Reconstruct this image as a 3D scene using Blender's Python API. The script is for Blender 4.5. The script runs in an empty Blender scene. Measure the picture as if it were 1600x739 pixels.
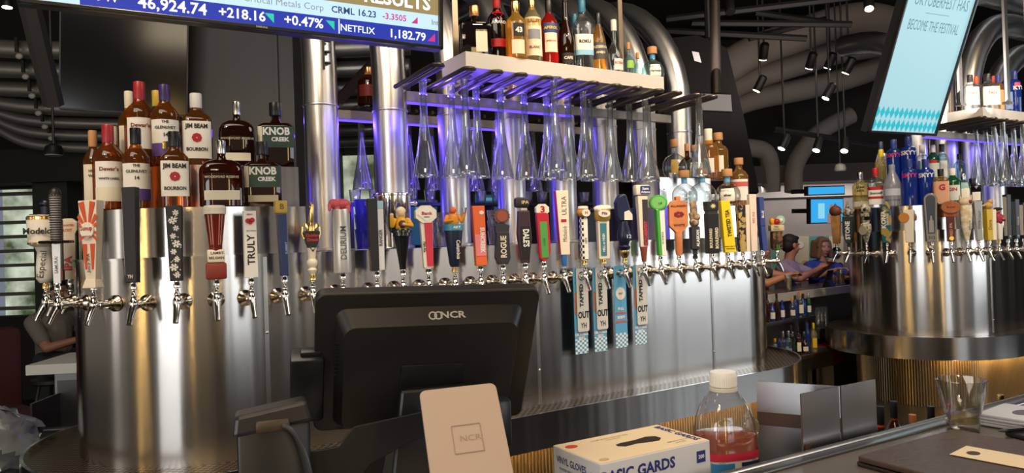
import bpy, bmesh, math, random
from mathutils import Vector, Matrix
random.seed(7)
PI = math.pi
SC = bpy.context.scene
COL = SC.collection
# ------------------------------------------------------------------ camera
F = 1150.0
EYE = Vector((0, 0, 1.52))
PITCH, ROLL = 0.0074, 0.033
_f = Vector((0, math.cos(PITCH), math.sin(PITCH)))
_r0 = Vector((1, 0, 0)); _u0 = _r0.cross(_f)
CR = _r0 * math.cos(ROLL) - _u0 * math.sin(ROLL)
CU = _r0 * math.sin(ROLL) + _u0 * math.cos(ROLL)
cd = bpy.data.cameras.new('camera'); cam = bpy.data.objects.new('camera', cd); COL.objects.link(cam)
cd.sensor_width = 36; cd.lens = 36 * F / 1600; cd.clip_start = 0.05
cam.matrix_world = Matrix(((CR.x, CU.x, -_f.x, EYE.x), (CR.y, CU.y, -_f.y, EYE.y), (CR.z, CU.z, -_f.z, EYE.z), (0, 0, 0, 1)))
SC.camera = cam
def ray(px, py):
    return CR * ((px - 800) / F) - CU * ((py - 369.5) / F) + _f
def P(px, py, Y):                       # point of the place seen at a pixel, at depth Y
    d = ray(px, py); return EYE + d * (Y / d.y)
def PZ(px, py, z):                      # the same on the level z
    d = ray(px, py); return EYE + d * ((z - EYE.z) / d.z)
def hor(px): return 378 - ROLL * (px - 800)
# ------------------------------------------------------------------ view, world, large lights
vs = SC.view_settings
vs.view_transform = 'Standard'; vs.look = 'None'; vs.gamma = 1; vs.use_curve_mapping = False; vs.exposure = 0.28
SC.cycles.max_bounces = 14; SC.cycles.transparent_max_bounces = 40; SC.cycles.transmission_bounces = 12
SC.cycles.glossy_bounces = 6; SC.cycles.diffuse_bounces = 3; SC.cycles.sample_clamp_indirect = 6
SC.cycles.caustics_reflective = False; SC.cycles.caustics_refractive = False
W = bpy.data.worlds.new('world'); SC.world = W; W.use_nodes = True
W.node_tree.nodes['Background'].inputs[0].default_value = (.55, .62, .75, 1)
W.node_tree.nodes['Background'].inputs[1].default_value = 0.25
def light(kind, name, loc, target, energy, color, size=1.0, size_y=None, angle=60, blend=.6):
    l = bpy.data.lights.new(name, kind); l.energy = energy; l.color = color
    if kind == 'AREA':
        l.size = size
        if size_y: l.shape = 'RECTANGLE'; l.size_y = size_y
    else:
        l.shadow_soft_size = size
        if kind == 'SPOT': l.spot_size = math.radians(angle); l.spot_blend = blend
    o = bpy.data.objects.new(name, l); COL.objects.link(o); o.location = loc
    d = Vector(target) - Vector(loc)
    o.rotation_euler = d.to_track_quat('-Z', 'Y').to_euler()
    return o
DAY = (.86, .93, 1.0); WARM = (1.0, .74, .45)
def window(name, a, b, z0, z1, L, col):            # a lit window, lamp bay or added fill along a wall: plan ends a, b, radiance L
    w = math.hypot(b[0] - a[0], b[1] - a[1]); c = ((a[0] + b[0]) / 2, (a[1] + b[1]) / 2, (z0 + z1) / 2); n = Vector((-(b[1] - a[1]), b[0] - a[0], 0)).normalized()
    if n.dot(Vector((1, 3, 0)) - Vector((c[0], c[1], 0))) < 0: n = -n
    light('AREA', name, c, Vector(c) + n, L * PI * w * (z1 - z0), col, w, z1 - z0)
window('window_light', (9.2, 2.3), (9.2, 5.8), 1.0, 3.1, 3.6, DAY)
window('window_light', (9.2, .7), (9.2, 1.9), 1.0, 3.1, .7, (.95, .96, 1))
window('window_light', (9.2, -3.4), (9.2, -.6), 1.0, 3.1, .8, (1, .96, .92))
window('window_light', (-5.4, -5.8), (-2.0, -5.8), .6, 3.2, 4.4, (.93, .96, 1))
window('window_light', (-7.2, -.4), (-7.2, .9), .8, 2.9, 1.3, (1, .96, .9))
window('lamp_bay', (-7.2, -3.68), (-7.2, -3.52), .6, 3.4, 22.0, (1, .62, .20))
window('lamp_bay', (-.38, -5.8), (-.26, -5.8), .6, 3.4, 20.0, (1, .62, .20))
window('lamp_bay', (3.8, -5.8), (4.3, -5.8), .6, 3.4, 7.0, (1, .66, .25))
window('window_light', (5.2, -5.8), (7.6, -5.8), .9, 3.3, 3.2, DAY)
light('AREA', 'ceiling_panel', (-.2, -3.0, 4.45), (-.1, 1.3, 1.3), 26, (1, .80, .55), 2.0, .6)  # added lamp, put in to warm the back of the register
window('wall_wash', (-7.0, -5.9), (9.2, -5.9), .3, 3.6, .17, (1, .86, .70))  # these wall-wide lamps are added fill to brighten the steel and the room
window('wall_wash', (9.3, -5.8), (9.3, .6), .3, 3.4, .20, (1, .90, .80))
window('wall_wash', (-7.35, -5.8), (-7.35, 5.0), .3, 3.4, .13, (1, .90, .78))
light('AREA', 'cove_lamp', (4.0, 11.05, 2.22), (4.0, 11.5, 1.0), 15, (1, .90, .84), 3.2, .08)  # added lamp to brighten the pale back wall
light('SPOT', 'ceiling_spot', (2.3, 6.3, 4.2), (3.0, 7.3, 1.2), 70, (1, .82, .66), .08, angle=50)  # added spot to brighten the faces of the far guests
light('AREA', 'ceiling_panel', (-1.5, 1.2, 4.5), (-1.4, 2.0, 0), 75, (1, .88, .74), 3.0, 2.0)  # this one and the next are added for general brightness
light('AREA', 'ceiling_panel', (3.0, 2.8, 4.5), (2.8, 3.8, 0), 85, (1, .88, .74), 3.0, 2.0)
light('AREA', 'roof_bounce', (3.0, 6.2, 2.9), (3.4, 8.5, 4.7), 26, (1, .85, .75), 3.0, 1.0)  # added uplight standing in for light bounced to the ceiling
for i, (x, y, tx, ty, tz, e) in enumerate([(-1.9, 1.2, -1.6, 3.4, 1.9, 95), (-.6, 1.5, -.9, 3.6, 1.7, 95), (.7, 2.3, .2, 4.3, 1.9, 110), (1.6, 2.9, 1.0, 4.8, 2.3, 120),
        (.15, -1.9, .1, 1.4, 1.2, 45), (2.6, 3.6, 1.75, 5.3, 1.8, 110), (3.3, 4.2, 3.9, 6.4, 1.7, 130), (4.8, 4.6, 5.0, 6.9, 2.0, 130), (.6, -.2, .35, 1.4, 1.0, 38), (1.6, .6, 1.0, 1.5, 1.0, 30)]):
    light('SPOT', 'ceiling_spot', (x, y, 4.1), (tx, ty, tz), e, WARM, .06, angle=62)
# ------------------------------------------------------------------ materials
def lin(h):
    if not isinstance(h, str): return tuple(h) + (1,) * (4 - len(h))
    v = [int(h[i:i + 2], 16) / 255 for i in (0, 2, 4)]
    return tuple(c / 12.92 if c <= .04045 else ((c + .055) / 1.055) ** 2.4 for c in v) + (1,)
MATS = {}
def mat(name, color, rough=.5, metal=0.0, spec=.5, emit=0, noise=None, bump=None, coat=0):
    if name in MATS: return MATS[name]
    m = bpy.data.materials.new(name); m.use_nodes = True
    nt = m.node_tree; b = nt.nodes['Principled BSDF']
    c = lin(color)
    b.inputs['Base Color'].default_value = c; b.inputs['Roughness'].default_value = rough
    b.inputs['Metallic'].default_value = metal; b.inputs['Specular IOR Level'].default_value = spec
    b.inputs['Coat Weight'].default_value = coat
    if emit:
        b.inputs['Base Color'].default_value = tuple(x * .1 for x in c[:3]) + (1,)
        b.inputs['Emission Color'].default_value = c; b.inputs['Emission Strength'].default_value = emit
    if noise or bump:
        tc = nt.nodes.new('ShaderNodeTexCoord')
    if noise:                                   # (other colour, scale)
        n = nt.nodes.new('ShaderNodeTexNoise'); n.inputs['Scale'].default_value = noise[1]; n.inputs['Detail'].default_value = 4
        r = nt.nodes.new('ShaderNodeValToRGB'); r.color_ramp.elements[0].position = .38; r.color_ramp.elements[1].position = .62
        r.color_ramp.elements[0].color = c; r.color_ramp.elements[1].color = lin(noise[0])
        nt.links.new(tc.outputs['Object'], n.inputs['Vector']); nt.links.new(n.outputs[0], r.inputs[0]); nt.links.new(r.outputs[0], b.inputs['Base Color'])
        if emit: nt.links.new(r.outputs[0], b.inputs['Emission Color'])
    if bump:                                    # (scale, strength)
        n2 = nt.nodes.new('ShaderNodeTexNoise'); n2.inputs['Scale'].default_value = bump[0]; n2.inputs['Detail'].default_value = 3
        bp = nt.nodes.new('ShaderNodeBump'); bp.inputs['Strength'].default_value = bump[1]; bp.inputs['Distance'].default_value = .01
        nt.links.new(tc.outputs['Object'], n2.inputs['Vector']); nt.links.new(n2.outputs[0], bp.inputs['Height']); nt.links.new(bp.outputs[0], b.inputs['Normal'])
    MATS[name] = m; return m
def steel(name, color, rough=.3, aniso=.85, wob=.04):
    m = mat(name, color, rough, 1.0)
    nt = m.node_tree; b = nt.nodes['Principled BSDF']
    t = nt.nodes.new('ShaderNodeTangent'); t.direction_type = 'RADIAL'; t.axis = 'Z'
    nt.links.new(t.outputs[0], b.inputs['Tangent'])
    b.inputs['Anisotropic'].default_value = aniso; b.inputs['Anisotropic Rotation'].default_value = .25
    tc = nt.nodes.new('ShaderNodeTexCoord'); mp = nt.nodes.new('ShaderNodeMapping'); mp.inputs['Scale'].default_value = (3.2, 3.2, .10)
    n = nt.nodes.new('ShaderNodeTexNoise'); n.inputs['Scale'].default_value = 1.6; n.inputs['Detail'].default_value = 2
    bp = nt.nodes.new('ShaderNodeBump'); bp.inputs['Strength'].default_value = 1; bp.inputs['Distance'].default_value = wob
    nt.links.new(tc.outputs['Object'], mp.inputs[0]); nt.links.new(mp.outputs[0], n.inputs['Vector']); nt.links.new(n.outputs[0], bp.inputs['Height']); nt.links.new(bp.outputs[0], b.inputs['Normal'])
    n3 = nt.nodes.new('ShaderNodeTexNoise'); n3.inputs['Scale'].default_value = 5; n3.inputs['Detail'].default_value = 6
    mr = nt.nodes.new('ShaderNodeMapRange'); mr.inputs['To Min'].default_value = rough * .9; mr.inputs['To Max'].default_value = rough * 1.1
    nt.links.new(tc.outputs['Object'], n3.inputs['Vector']); nt.links.new(n3.outputs[0], mr.inputs[0]); nt.links.new(mr.outputs[0], b.inputs['Roughness'])
    return m
def glass(name, color, body=0.0, rough=.03, refl=1.0, dark=.75):
    """thin glass: tinted see-through walls, shiny by the angle, with a little body for coloured liquor"""
    if name in MATS: return MATS[name]
    m = bpy.data.materials.new(name); m.use_nodes = True; nt = m.node_tree; nt.nodes.clear()
    out = nt.nodes.new('ShaderNodeOutputMaterial')
    c = lin(color)
    tr = nt.nodes.new('ShaderNodeBsdfTransparent')
    lw = nt.nodes.new('ShaderNodeLayerWeight'); lw.inputs[0].default_value = .35
    mx = nt.nodes.new('ShaderNodeMix'); mx.data_type = 'RGBA'
    mx.inputs[6].default_value = c; mx.inputs[7].default_value = tuple(x * dark for x in c[:3]) + (1,)
    nt.links.new(lw.outputs['Facing'], mx.inputs[0]); nt.links.new(mx.outputs[2], tr.inputs[0])
    gl = nt.nodes.new('ShaderNodeBsdfGlossy'); gl.inputs['Roughness'].default_value = rough
    gl.inputs['Color'].default_value = (1, 1, 1, 1)
    base = tr.outputs[0]
    if body:
        df = nt.nodes.new('ShaderNodeBsdfDiffuse'); df.inputs[0].default_value = c
        tl = nt.nodes.new('ShaderNodeBsdfTranslucent'); tl.inputs[0].default_value = c
        m1 = nt.nodes.new('ShaderNodeMixShader'); m1.inputs[0].default_value = .5
        nt.links.new(df.outputs[0], m1.inputs[1]); nt.links.new(tl.outputs[0], m1.inputs[2])
        m2 = nt.nodes.new('ShaderNodeMixShader'); m2.inputs[0].default_value = body
        nt.links.new(base, m2.inputs[1]); nt.links.new(m1.outputs[0], m2.inputs[2]); base = m2.outputs[0]
    fr = nt.nodes.new('ShaderNodeLayerWeight'); fr.inputs[0].default_value = .5
    pw = nt.nodes.new('ShaderNodeMath'); pw.operation = 'POWER'; pw.inputs[1].default_value = 4.0
    nt.links.new(fr.outputs['Facing'], pw.inputs[0])
    mm = nt.nodes.new('ShaderNodeMath'); mm.operation = 'MULTIPLY_ADD'; mm.inputs[1].default_value = .55 * refl; mm.inputs[2].default_value = .05 * refl; mm.use_clamp = True
    nt.links.new(pw.outputs[0], mm.inputs[0])
    m3 = nt.nodes.new('ShaderNodeMixShader')
    nt.links.new(mm.outputs[0], m3.inputs[0]); nt.links.new(base, m3.inputs[1]); nt.links.new(gl.outputs[0], m3.inputs[2])
    nt.links.new(m3.outputs[0], out.inputs[0])
    MATS[name] = m; return m
def pattern(name, kind, c1, c2, scale, rough=.5, extra=0):
    """two-colour printed patterns: 'check' diamonds, 'spots' (voronoi), 'waves', 'grid' (perforations)"""
    if name in MATS: return MATS[name]
    m = mat(name, c1, rough); nt = m.node_tree; b = nt.nodes['Principled BSDF']
    tc = nt.nodes.new('ShaderNodeTexCoord'); mp = nt.nodes.new('ShaderNodeMapping'); mp.inputs['Scale'].default_value = scale
    nt.links.new(tc.outputs['Object'], mp.inputs[0])
    r = nt.nodes.new('ShaderNodeValToRGB'); r.color_ramp.interpolation = 'CONSTANT'
    r.color_ramp.elements[0].color = lin(c1); r.color_ramp.elements[1].color = lin(c2)
    r.color_ramp.elements[1].position = .5
    if kind == 'spots':
        t = nt.nodes.new('ShaderNodeTexVoronoi'); t.inputs['Scale'].default_value = 1; r.color_ramp.elements[1].position = .36 + extra
        nt.links.new(mp.outputs[0], t.inputs['Vector']); nt.links.new(t.outputs[0], r.inputs[0])
    elif kind == 'blot':
        t = nt.nodes.new('ShaderNodeTexNoise'); t.inputs['Scale'].default_value = 1; t.inputs['Detail'].default_value = 5
        nt.links.new(mp.outputs[0], t.inputs['Vector']); nt.links.new(t.outputs[0], r.inputs[0])
    else:
        t = nt.nodes.new('ShaderNodeTexChecker'); t.inputs['Scale'].default_value = 1
        nt.links.new(mp.outputs[0], t.inputs['Vector']); nt.links.new(t.outputs['Fac'], r.inputs[0])
    nt.links.new(r.outputs[0], b.inputs['Base Color'])
    return m
M = lambda h, rough=.45, **k: mat('paint_%s_%d' % (h, int(rough * 100)), h, rough, **k)
STEEL = steel('brushed_steel', (.70, .66, .61), .215, .80, .009)
STEELP = steel('pipe_steel', (.70, .69, .68), .34, .5, .004)
STEELD = steel('dark_steel', (.30, .29, .28), .35, .7, .01)
CHROME = mat('chrome', (.80, .78, .74), .10, 1.0)
SATIN = mat('satin_steel', (.62, .61, .60), .30, 1.0)
GOLDM = mat('gold_metal', (.85, .60, .22), .22, 1.0)
BRASS = mat('brass', (.62, .42, .18), .30, 1.0)
CLEAR = glass('clear_glass', (.93, .95, .96), .055, .03, 3.2, .58)
BLACK = mat('black_plastic', (.012, .012, .013), .42)
BLACKG = mat('black_gloss', (.01, .01, .011), .12)
DARKM = mat('dark_metal', (.045, .043, .042), .5, .6)
WHITE = M('ece7dc', .5); CREAM = M('efe3c6', .55); INK = M('14130f', .6); INKR = M('b3121c', .5); PAPER = M('f1efe9', .7)
# ------------------------------------------------------------------ mesh building
class MB:
    def __init__(s): s.v = []; s.f = []; s.m = []; s.X = Matrix.Identity(4)
    def add(s, vs_, fs, mi=0):
        o = len(s.v); X = s.X
        s.v += [X @ Vector(p) for p in vs_]
        s.f += [[i + o for i in f] for f in fs]; s.m += [mi] * len(fs); return s
    def at(s, loc=(0, 0, 0), rz=0, rx=0, ry=0):
        s.X = Matrix.Translation(loc) @ Matrix.Rotation(rz, 4, 'Z') @ Matrix.Rotation(ry, 4, 'Y') @ Matrix.Rotation(rx, 4, 'X'); return s
    def box(s, c, d, mi=0):
        x, y, z = c; a, b, e = d[0] / 2, d[1] / 2, d[2] / 2
        return s.hexa([(x - a, y - b, z - e), (x + a, y - b, z - e), (x + a, y + b, z - e), (x - a, y + b, z - e)],
                      [(x - a, y - b, z + e), (x + a, y - b, z + e), (x + a, y + b, z + e), (x - a, y + b, z + e)], mi)
    def hexa(s, lo, hi, mi=0):
        return s.add(list(lo) + list(hi), [[3, 2, 1, 0], [4, 5, 6, 7], [0, 1, 5, 4], [1, 2, 6, 5], [2, 3, 7, 6], [3, 0, 4, 7]], mi)
    def frust(s, z0, z1, w0, d0, w1, d1, mi=0, x0=0, x1=0, y0=0, y1=0):
        q = lambda w, d, x, y, z: [(x - w / 2, y - d / 2, z), (x + w / 2, y - d / 2, z), (x + w / 2, y + d / 2, z), (x - w / 2, y + d / 2, z)]
        return s.hexa(q(w0, d0, x0, y0, z0), q(w1, d1, x1, y1, z1), mi)
    def rbox(s, c, d, bev=.004, mi=0, seg=2):
        bm = bmesh.new(); bmesh.ops.create_cube(bm, size=1)
        for v in bm.verts: v.co = Vector((v.co.x * d[0], v.co.y * d[1], v.co.z * d[2]))
        bmesh.ops.bevel(bm, geom=bm.edges[:], offset=min(bev, min(d) * .49), segments=seg, affect='EDGES', profile=.5)
        bm.verts.index_update()
        s.add([(v.co.x + c[0], v.co.y + c[1], v.co.z + c[2]) for v in bm.verts], [[v.index for v in f.verts] for f in bm.faces], mi); bm.free(); return s
    def lathe(s, prof, mi=0, seg=24, n=2, fy=1, c=(0, 0, 0), cap=True):
        vs_, fs = [], []
        for (r, z) in prof:
            for k in range(seg):
                a = 2 * PI * k / seg; q = sup(a, n)
                vs_.append((c[0] + r * q * math.cos(a), c[1] + r * q * math.sin(a) * fy, c[2] + z))
        for i in range(len(prof) - 1):
            for k in range(seg):
                k2 = (k + 1) % seg
                fs.append([i * seg + k, i * seg + k2, (i + 1) * seg + k2, (i + 1) * seg + k])
        if cap:
            fs.append([k for k in range(seg)][::-1]); fs.append([(len(prof) - 1) * seg + k for k in range(seg)])
        return s.add(vs_, fs, mi)
    def ell(s, c, r, mi=0, seg=14, rings=9):
        prof = [(math.sin(PI * i / rings), -math.cos(PI * i / rings)) for i in range(rings + 1)]
        prof[0] = (.02, -1); prof[-1] = (.02, 1)
        vs_, fs = [], []
        for (a, z) in prof:
            for k in range(seg):
                t = 2 * PI * k / seg; vs_.append((c[0] + r[0] * a * math.cos(t), c[1] + r[1] * a * math.sin(t), c[2] + r[2] * z))
        for i in range(rings):
            for k in range(seg):
                k2 = (k + 1) % seg; fs.append([i * seg + k, i * seg + k2, (i + 1) * seg + k2, (i + 1) * seg + k])
        fs.append(list(range(seg))[::-1]); fs.append([rings * seg + k for k in range(seg)])
        return s.add(vs_, fs, mi)
    def tube(s, path, r, mi=0, seg=10, cap=True):
        path = [Vector(p) for p in path]; n = len(path)
        rr = r if isinstance(r, (list, tuple)) else [r] * n
        vs_, fs = [], []; up = None
        for i, p in enumerate(path):
            t = (path[min(i + 1, n - 1)] - path[max(i - 1, 0)]).normalized()
            if up is None:
                up = Vector((0, 0, 1)) if abs(t.z) < .9 else Vector((1, 0, 0))
            a = t.cross(up).normalized(); b = a.cross(t).normalized(); up = b
            for k in range(seg):
                q = 2 * PI * k / seg; vs_.append(p + a * (rr[i] * math.cos(q)) + b * (rr[i] * math.sin(q)))
        for i in range(n - 1):
            for k in range(seg):
                k2 = (k + 1) % seg; fs.append([i * seg + k, i * seg + k2, (i + 1) * seg + k2, (i + 1) * seg + k])
        if cap:
            fs.append(list(range(seg))[::-1]); fs.append([(n - 1) * seg + k for k in range(seg)])
        return s.add(vs_, fs, mi)
    def cap(s, p0, r0, p1, r1, mi=0, seg=12):
        p0, p1 = Vector(p0), Vector(p1); d = (p1 - p0)
        if d.length < 1e-6: return s.ell(p0, (r0,) * 3, mi)
        d = d.normalized(); path, rr = [], []
        for a in (-80, -55, -28, 0): path.append(p0 + d * (r0 * math.sin(math.radians(a)))); rr.append(r0 * math.cos(math.radians(a)))
        for a in (0, 28, 55, 80): path.append(p1 + d * (r1 * math.sin(math.radians(a)))); rr.append(r1 * math.cos(math.radians(a)))
        return s.tube(path, rr, mi, seg)
    def prism(s, poly, y0, y1, mi=0, axis='y'):
        n = len(poly)
        if axis == 'y': vs_ = [(x, y0, z) for x, z in poly] + [(x, y1, z) for x, z in poly]
        else: vs_ = [(x, z, y0) for x, z in poly] + [(x, z, y1) for x, z in poly]
        fs = [list(range(n)), list(range(2 * n - 1, n - 1, -1))] + [[i, i + n, (i + 1) % n + n, (i + 1) % n] for i in range(n)]
        return s.add(vs_, fs, mi)
    def build(s, name, mats, parent=None, smooth=35, loc=None, rz=None, bevel=0):
        me = bpy.data.meshes.new(name); me.from_pydata([tuple(v) for v in s.v], [], s.f)
        bm = bmesh.new(); bm.from_mesh(me); bmesh.ops.recalc_face_normals(bm, faces=bm.faces[:]) ; bm.to_mesh(me); bm.free()
        if not isinstance(mats, (list, tuple)): mats = [mats]
        for m in mats: me.materials.append(m)
        me.polygons.foreach_set('material_index', s.m)
        if smooth:
            me.polygons.foreach_set('use_smooth', [True] * len(me.polygons)); me.set_sharp_from_angle(angle=math.radians(smooth))
        o = bpy.data.objects.new(name, me); COL.objects.link(o)
        if parent: o.parent = parent
        if loc is not None: o.location = loc
        if rz is not None: o.rotation_euler.z = rz
        if bevel:
            b = o.modifiers.new('edge', 'BEVEL'); b.width = bevel; b.segments = 2; b.limit_method = 'ANGLE'
        return o
def sup(a, n):
    if n == 2: return 1.0
    return (abs(math.cos(a)) ** n + abs(math.sin(a)) ** n) ** (-1 / n)
def ngon(n, rx, rz, cx=0, cz=0, a0=0): return [(cx + rx * math.cos(a0 + 2 * PI * i / n), cz + rz * math.sin(a0 + 2 * PI * i / n)) for i in range(n)]
def rrect(w, h, r, cx=0, cz=0, k=5):
    pts = []
    for (sx, sz, a) in ((1, 1, 0), (-1, 1, 90), (-1, -1, 180), (1, -1, 270)):
        for i in range(k + 1):
            t = math.radians(a + 90 * i / k); pts.append((cx + sx * (w / 2 - r) + r * math.cos(t), cz + sz * (h / 2 - r) + r * math.sin(t)))
    return pts
def tag(o, label, cat, group=None, kind=None):
    o['label'] = label
    if cat: o['category'] = cat
    if group: o['group'] = group
    if kind: o['kind'] = kind
    return o
def struct(o): o['kind'] = 'structure'; return o
def thing(name, label, cat, loc=(0, 0, 0), rz=0, group=None):
    o = bpy.data.objects.new(name, None); COL.objects.link(o); o.empty_display_size = .05
    o.location = loc; o.rotation_euler = (0, 0, rz)
    return tag(o, label, cat, group)
# ------------------------------------------------------------------ lettering
_TX = {}
def text_geom(s, size, bold=0.0, sx=1.0):
    k = (s, round(size, 5), bold, sx)
    if k in _TX: return _TX[k]
    c = bpy.data.curves.new('t', 'FONT'); c.body = s; c.size = size; c.align_x = 'CENTER'; c.align_y = 'CENTER'; c.resolution_u = 2
    c.offset = bold * size; c.space_line = .9
    o = bpy.data.objects.new('t', c); COL.objects.link(o)
    dg = bpy.context.evaluated_depsgraph_get(); me = bpy.data.meshes.new_from_object(o.evaluated_get(dg))
    g = ([(v.co.x * sx, v.co.y) for v in me.vertices], [list(p.vertices) for p in me.polygons])
    bpy.data.objects.remove(o); bpy.data.curves.remove(c); bpy.data.meshes.remove(me)
    _TX[k] = g; return g
def letter(parent, items, m, name='lettering'):
    """flat lettering on a face looking to local -Y; items: (text, size, x, z, y, rot_deg, bold, squeeze)"""
    if len(items) > 1: return [letter(parent, [i], m, name) for i in items][0]
    mb = MB()
    for it in items:
        s, size, x, z, y = it[:5]; rot = it[5] if len(it) > 5 else 0; bold = it[6] if len(it) > 6 else .02; sx = it[7] if len(it) > 7 else 1
        vs_, fs = text_geom(s, size, bold, sx); a = math.radians(rot); ca, sa = math.cos(a), math.sin(a)
        mb.add([(x + p * ca - q * sa, y, z + p * sa + q * ca) for p, q in vs_], fs)
    return mb.build(name, m, parent, smooth=0)
# ------------------------------------------------------------------ the room
def slab(name, c, d, m): o = MB().box((0, 0, 0), d).build(name, m, None, 0, c); return struct(o)
FLOORM = mat('floor_tile', '2a2622', .35, noise=('1b1815', 3))
CEILM = mat('ceiling_black', '201c19', .9)
slab('floor', (1, 3, -.05), (17.5, 19, .1), FLOORM)
slab('ceiling', (1, 3, 4.75), (17.5, 19, .1), CEILM)
WALLD = mat('wall_dark', '2b2724', .8); WALLG = mat('wall_grey', '9a9290', .8, noise=('8d8583', 1.2))
slab('wall_back', (2.95, 12.05, 2.35), (12.0, .1, 4.7), WALLD)
slab('wall_right', (9.45, 3, 2.35), (.1, 18, 4.7), WALLD)
slab('wall_front', (1, -6.05, 2.35), (17, .1, 4.7), WALLD)
slab('wall_left', (-7.55, 1, 2.35), (.1, 14, 4.7), WALLD)
# pale wall panel with soffit at the back right
slab('wall_panel', (4.6, 11.6, 1.15), (4.6, .12, 2.3), WALLG)
slab('trim_1', (4.6, 11.35, 2.40), (5.4, .8, .26), mat('soffit_brown', '3d2f29', .6))
slab('trim_2', (4.6, 11.5, 2.16), (4.6, .1, .18), mat('pale_trim', 'b9b1ab', .7))
# window wall at the back left: dark posts, louvres, daylight outside
for nm, c, d in (('wall_window_sill', (-5.2, 8.0, .45), (4.8, .14, .9)), ('wall_window_head', (-5.2, 8.0, 3.5), (4.8, .14, 2.45)), ('wall_window_side', (-2.75, 10.0, 2.35), (.12, 4.1, 4.7))):
    slab(nm, c, d, mat('wall_black', '15120f', .8))
slab('trim_3', (-5.2, 7.7, 2.46), (4.8, .4, .34), mat('header_dark', '17110e', .7))
w1 = MB()
for k in range(9): w1.box((-5.1, 8.0, .98 + k * .155), (4.6, .09, .035))
w1.box((-5.9, 7.99, 1.6), (.09, .1, 1.4)); w1.box((-4.2, 7.99, 1.6), (.09, .1, 1.4))
struct(w1.build('window_1', mat('louvre', '5b5d50', .5), None, 0))
pil = slab('trim_4', (-4.76, 7.75, 1.2), (.36, .3, 2.4), mat('post_green', '23261e', .7))
ext = MB().box((-5.2, 11.9, 1.5), (6, .05, 3)).build('exterior', mat('outdoor_light', (.62, .68, .52), .9, emit=.75, noise=((.05, .07, .03), 1.6)), None, 0); struct(ext)
pl = MB(); pl.box((0, 0, 0), (.84, .4, 4.7)); pl.box((.30, -.21, 0), (.02, .03, 4.7))
struct(pl.build('pillar', mat('pillar_grey', '5a5856', .6), None, 0, (-2.03, 5.75, 2.35)))
# ------------------------------------------------------------------ the two draft towers
R0 = .60; ZB, ZS, ZT, ZR = .60, 1.50, 1.718, 1.925
OBST = []                                          # upright round things already standing: x, y, radius, z0, z1
class Tower:
    def __init__(s, C, L, deg):
        s.C = Vector((C[0], C[1])); s.L = L; s.a = math.radians(deg)
        s.u = Vector((math.cos(s.a), math.sin(s.a))); s.n = Vector((math.sin(s.a), -math.cos(s.a)))
        m = s.C + s.u * (L / 2); s.mid = m; s.midpx = 800 + F * m.x / m.y
    def W(s, a, n, z=0):
        p = s.C + s.u * a + s.n * n; return Vector((p.x, p.y, z))
    def loc(s, p):                                   # world -> (along, out)
        q = Vector((p[0], p[1])) - s.C; return q.dot(s.u), q.dot(s.n)
    def hit(s, px, off):                             # first point of the outline (radius R0+off) met at this picture column
        d = ray(px, hor(px)); d2 = Vector((d.x, d.y)).normalized(); o = Vector((0, 0)); R = R0 + off; best = None
        den = d2.dot(s.n)
        if abs(den) > 1e-6:
            t = (s.C + s.n * R - o).dot(s.n) / den; a = (o + d2 * t - s.C).dot(s.u)
            if t > 0 and 0 <= a <= s.L: best = (t, s.n)
        for cc, side in ((s.C, -1), (s.C + s.u * s.L, 1)):
            oc = o - cc; b = oc.dot(d2); c = oc.dot(oc) - R * R; D = b * b - c
            if D < 0: continue
            t = -b - math.sqrt(D); p = d2 * t; 
            if (p - cc).dot(s.u) * side > 0 and (best is None or t < best[0]): best = (t, (p - cc).normalized())
        if best is None: return s.hit(px + (1 if px < s.midpx else -1) * 2, off)
        p = d2 * best[0]; return p, best[1]
    def line(s, px, n):                              # point on the line n = const met at this picture column
        d = ray(px, hor(px)); d2 = Vector((d.x, d.y)); t = (s.C + s.n * n).dot(s.n) / d2.dot(s.n); p = d2 * t
        return p, (p - s.C).dot(s.u)
    def outline(s, r, seg=40, a0=None, a1=None, straight=24):
        """local outline, counter-clockwise; a0/a1 cut the stadium to along in [a0,a1]"""
        h = s.L / 2; A0 = -h if a0 is None else a0 - h; A1 = h if a1 is None else a1 - h; pts = []
        for i in range(straight + 1): pts.append((A0 + (A1 - A0) * i / straight, -r))
        if a1 is None:
            for i in range(1, seg): t = -PI / 2 + PI * i / seg; pts.append((A1 + r * math.cos(t), r * math.sin(t)))
        for i in range(straight + 1): pts.append((A1 + (A0 - A1) * i / straight, r))
        if a0 is None:
            for i in range(1, seg): t = PI / 2 + PI * i / seg; pts.append((A0 + r * math.cos(t), r * math.sin(t)))
        return pts
def wall_of(mb, pts, z0, z1, mi=0, caps=True):
    n = len(pts); mb.add([(x, y, z0) for x, y in pts] + [(x, y, z1) for x, y in pts],
        [[i, (i + 1) % n, (i + 1) % n + n, i + n] for i in range(n)] + ([list(range(n))[::-1], list(range(n, 2 * n))] if caps else []), mi); return mb
def ring(mb, a, b, z, mi=0):
    n = len(a); mb.add([(x, y, z) for x, y in a] + [(x, y, z) for x, y in b], [[i, (i + 1) % n, (i + 1) % n + n, i + n] for i in range(n)], mi); return mb
PERF = pattern('drip_grate', 'check', '8d7c66', '0a0806', (52, 52, 1), .3); PERF.node_tree.nodes['Principled BSDF'].inputs['Metallic'].default_value = .8
RIM = steel('rim_steel', (.56, .53, .50), .20, .45, .006)  # same steel as the drum, its dark reflection put into the colour
FLUTE = steel('fluted_steel', (.42, .33, .21), .3, .6, .003)
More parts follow.
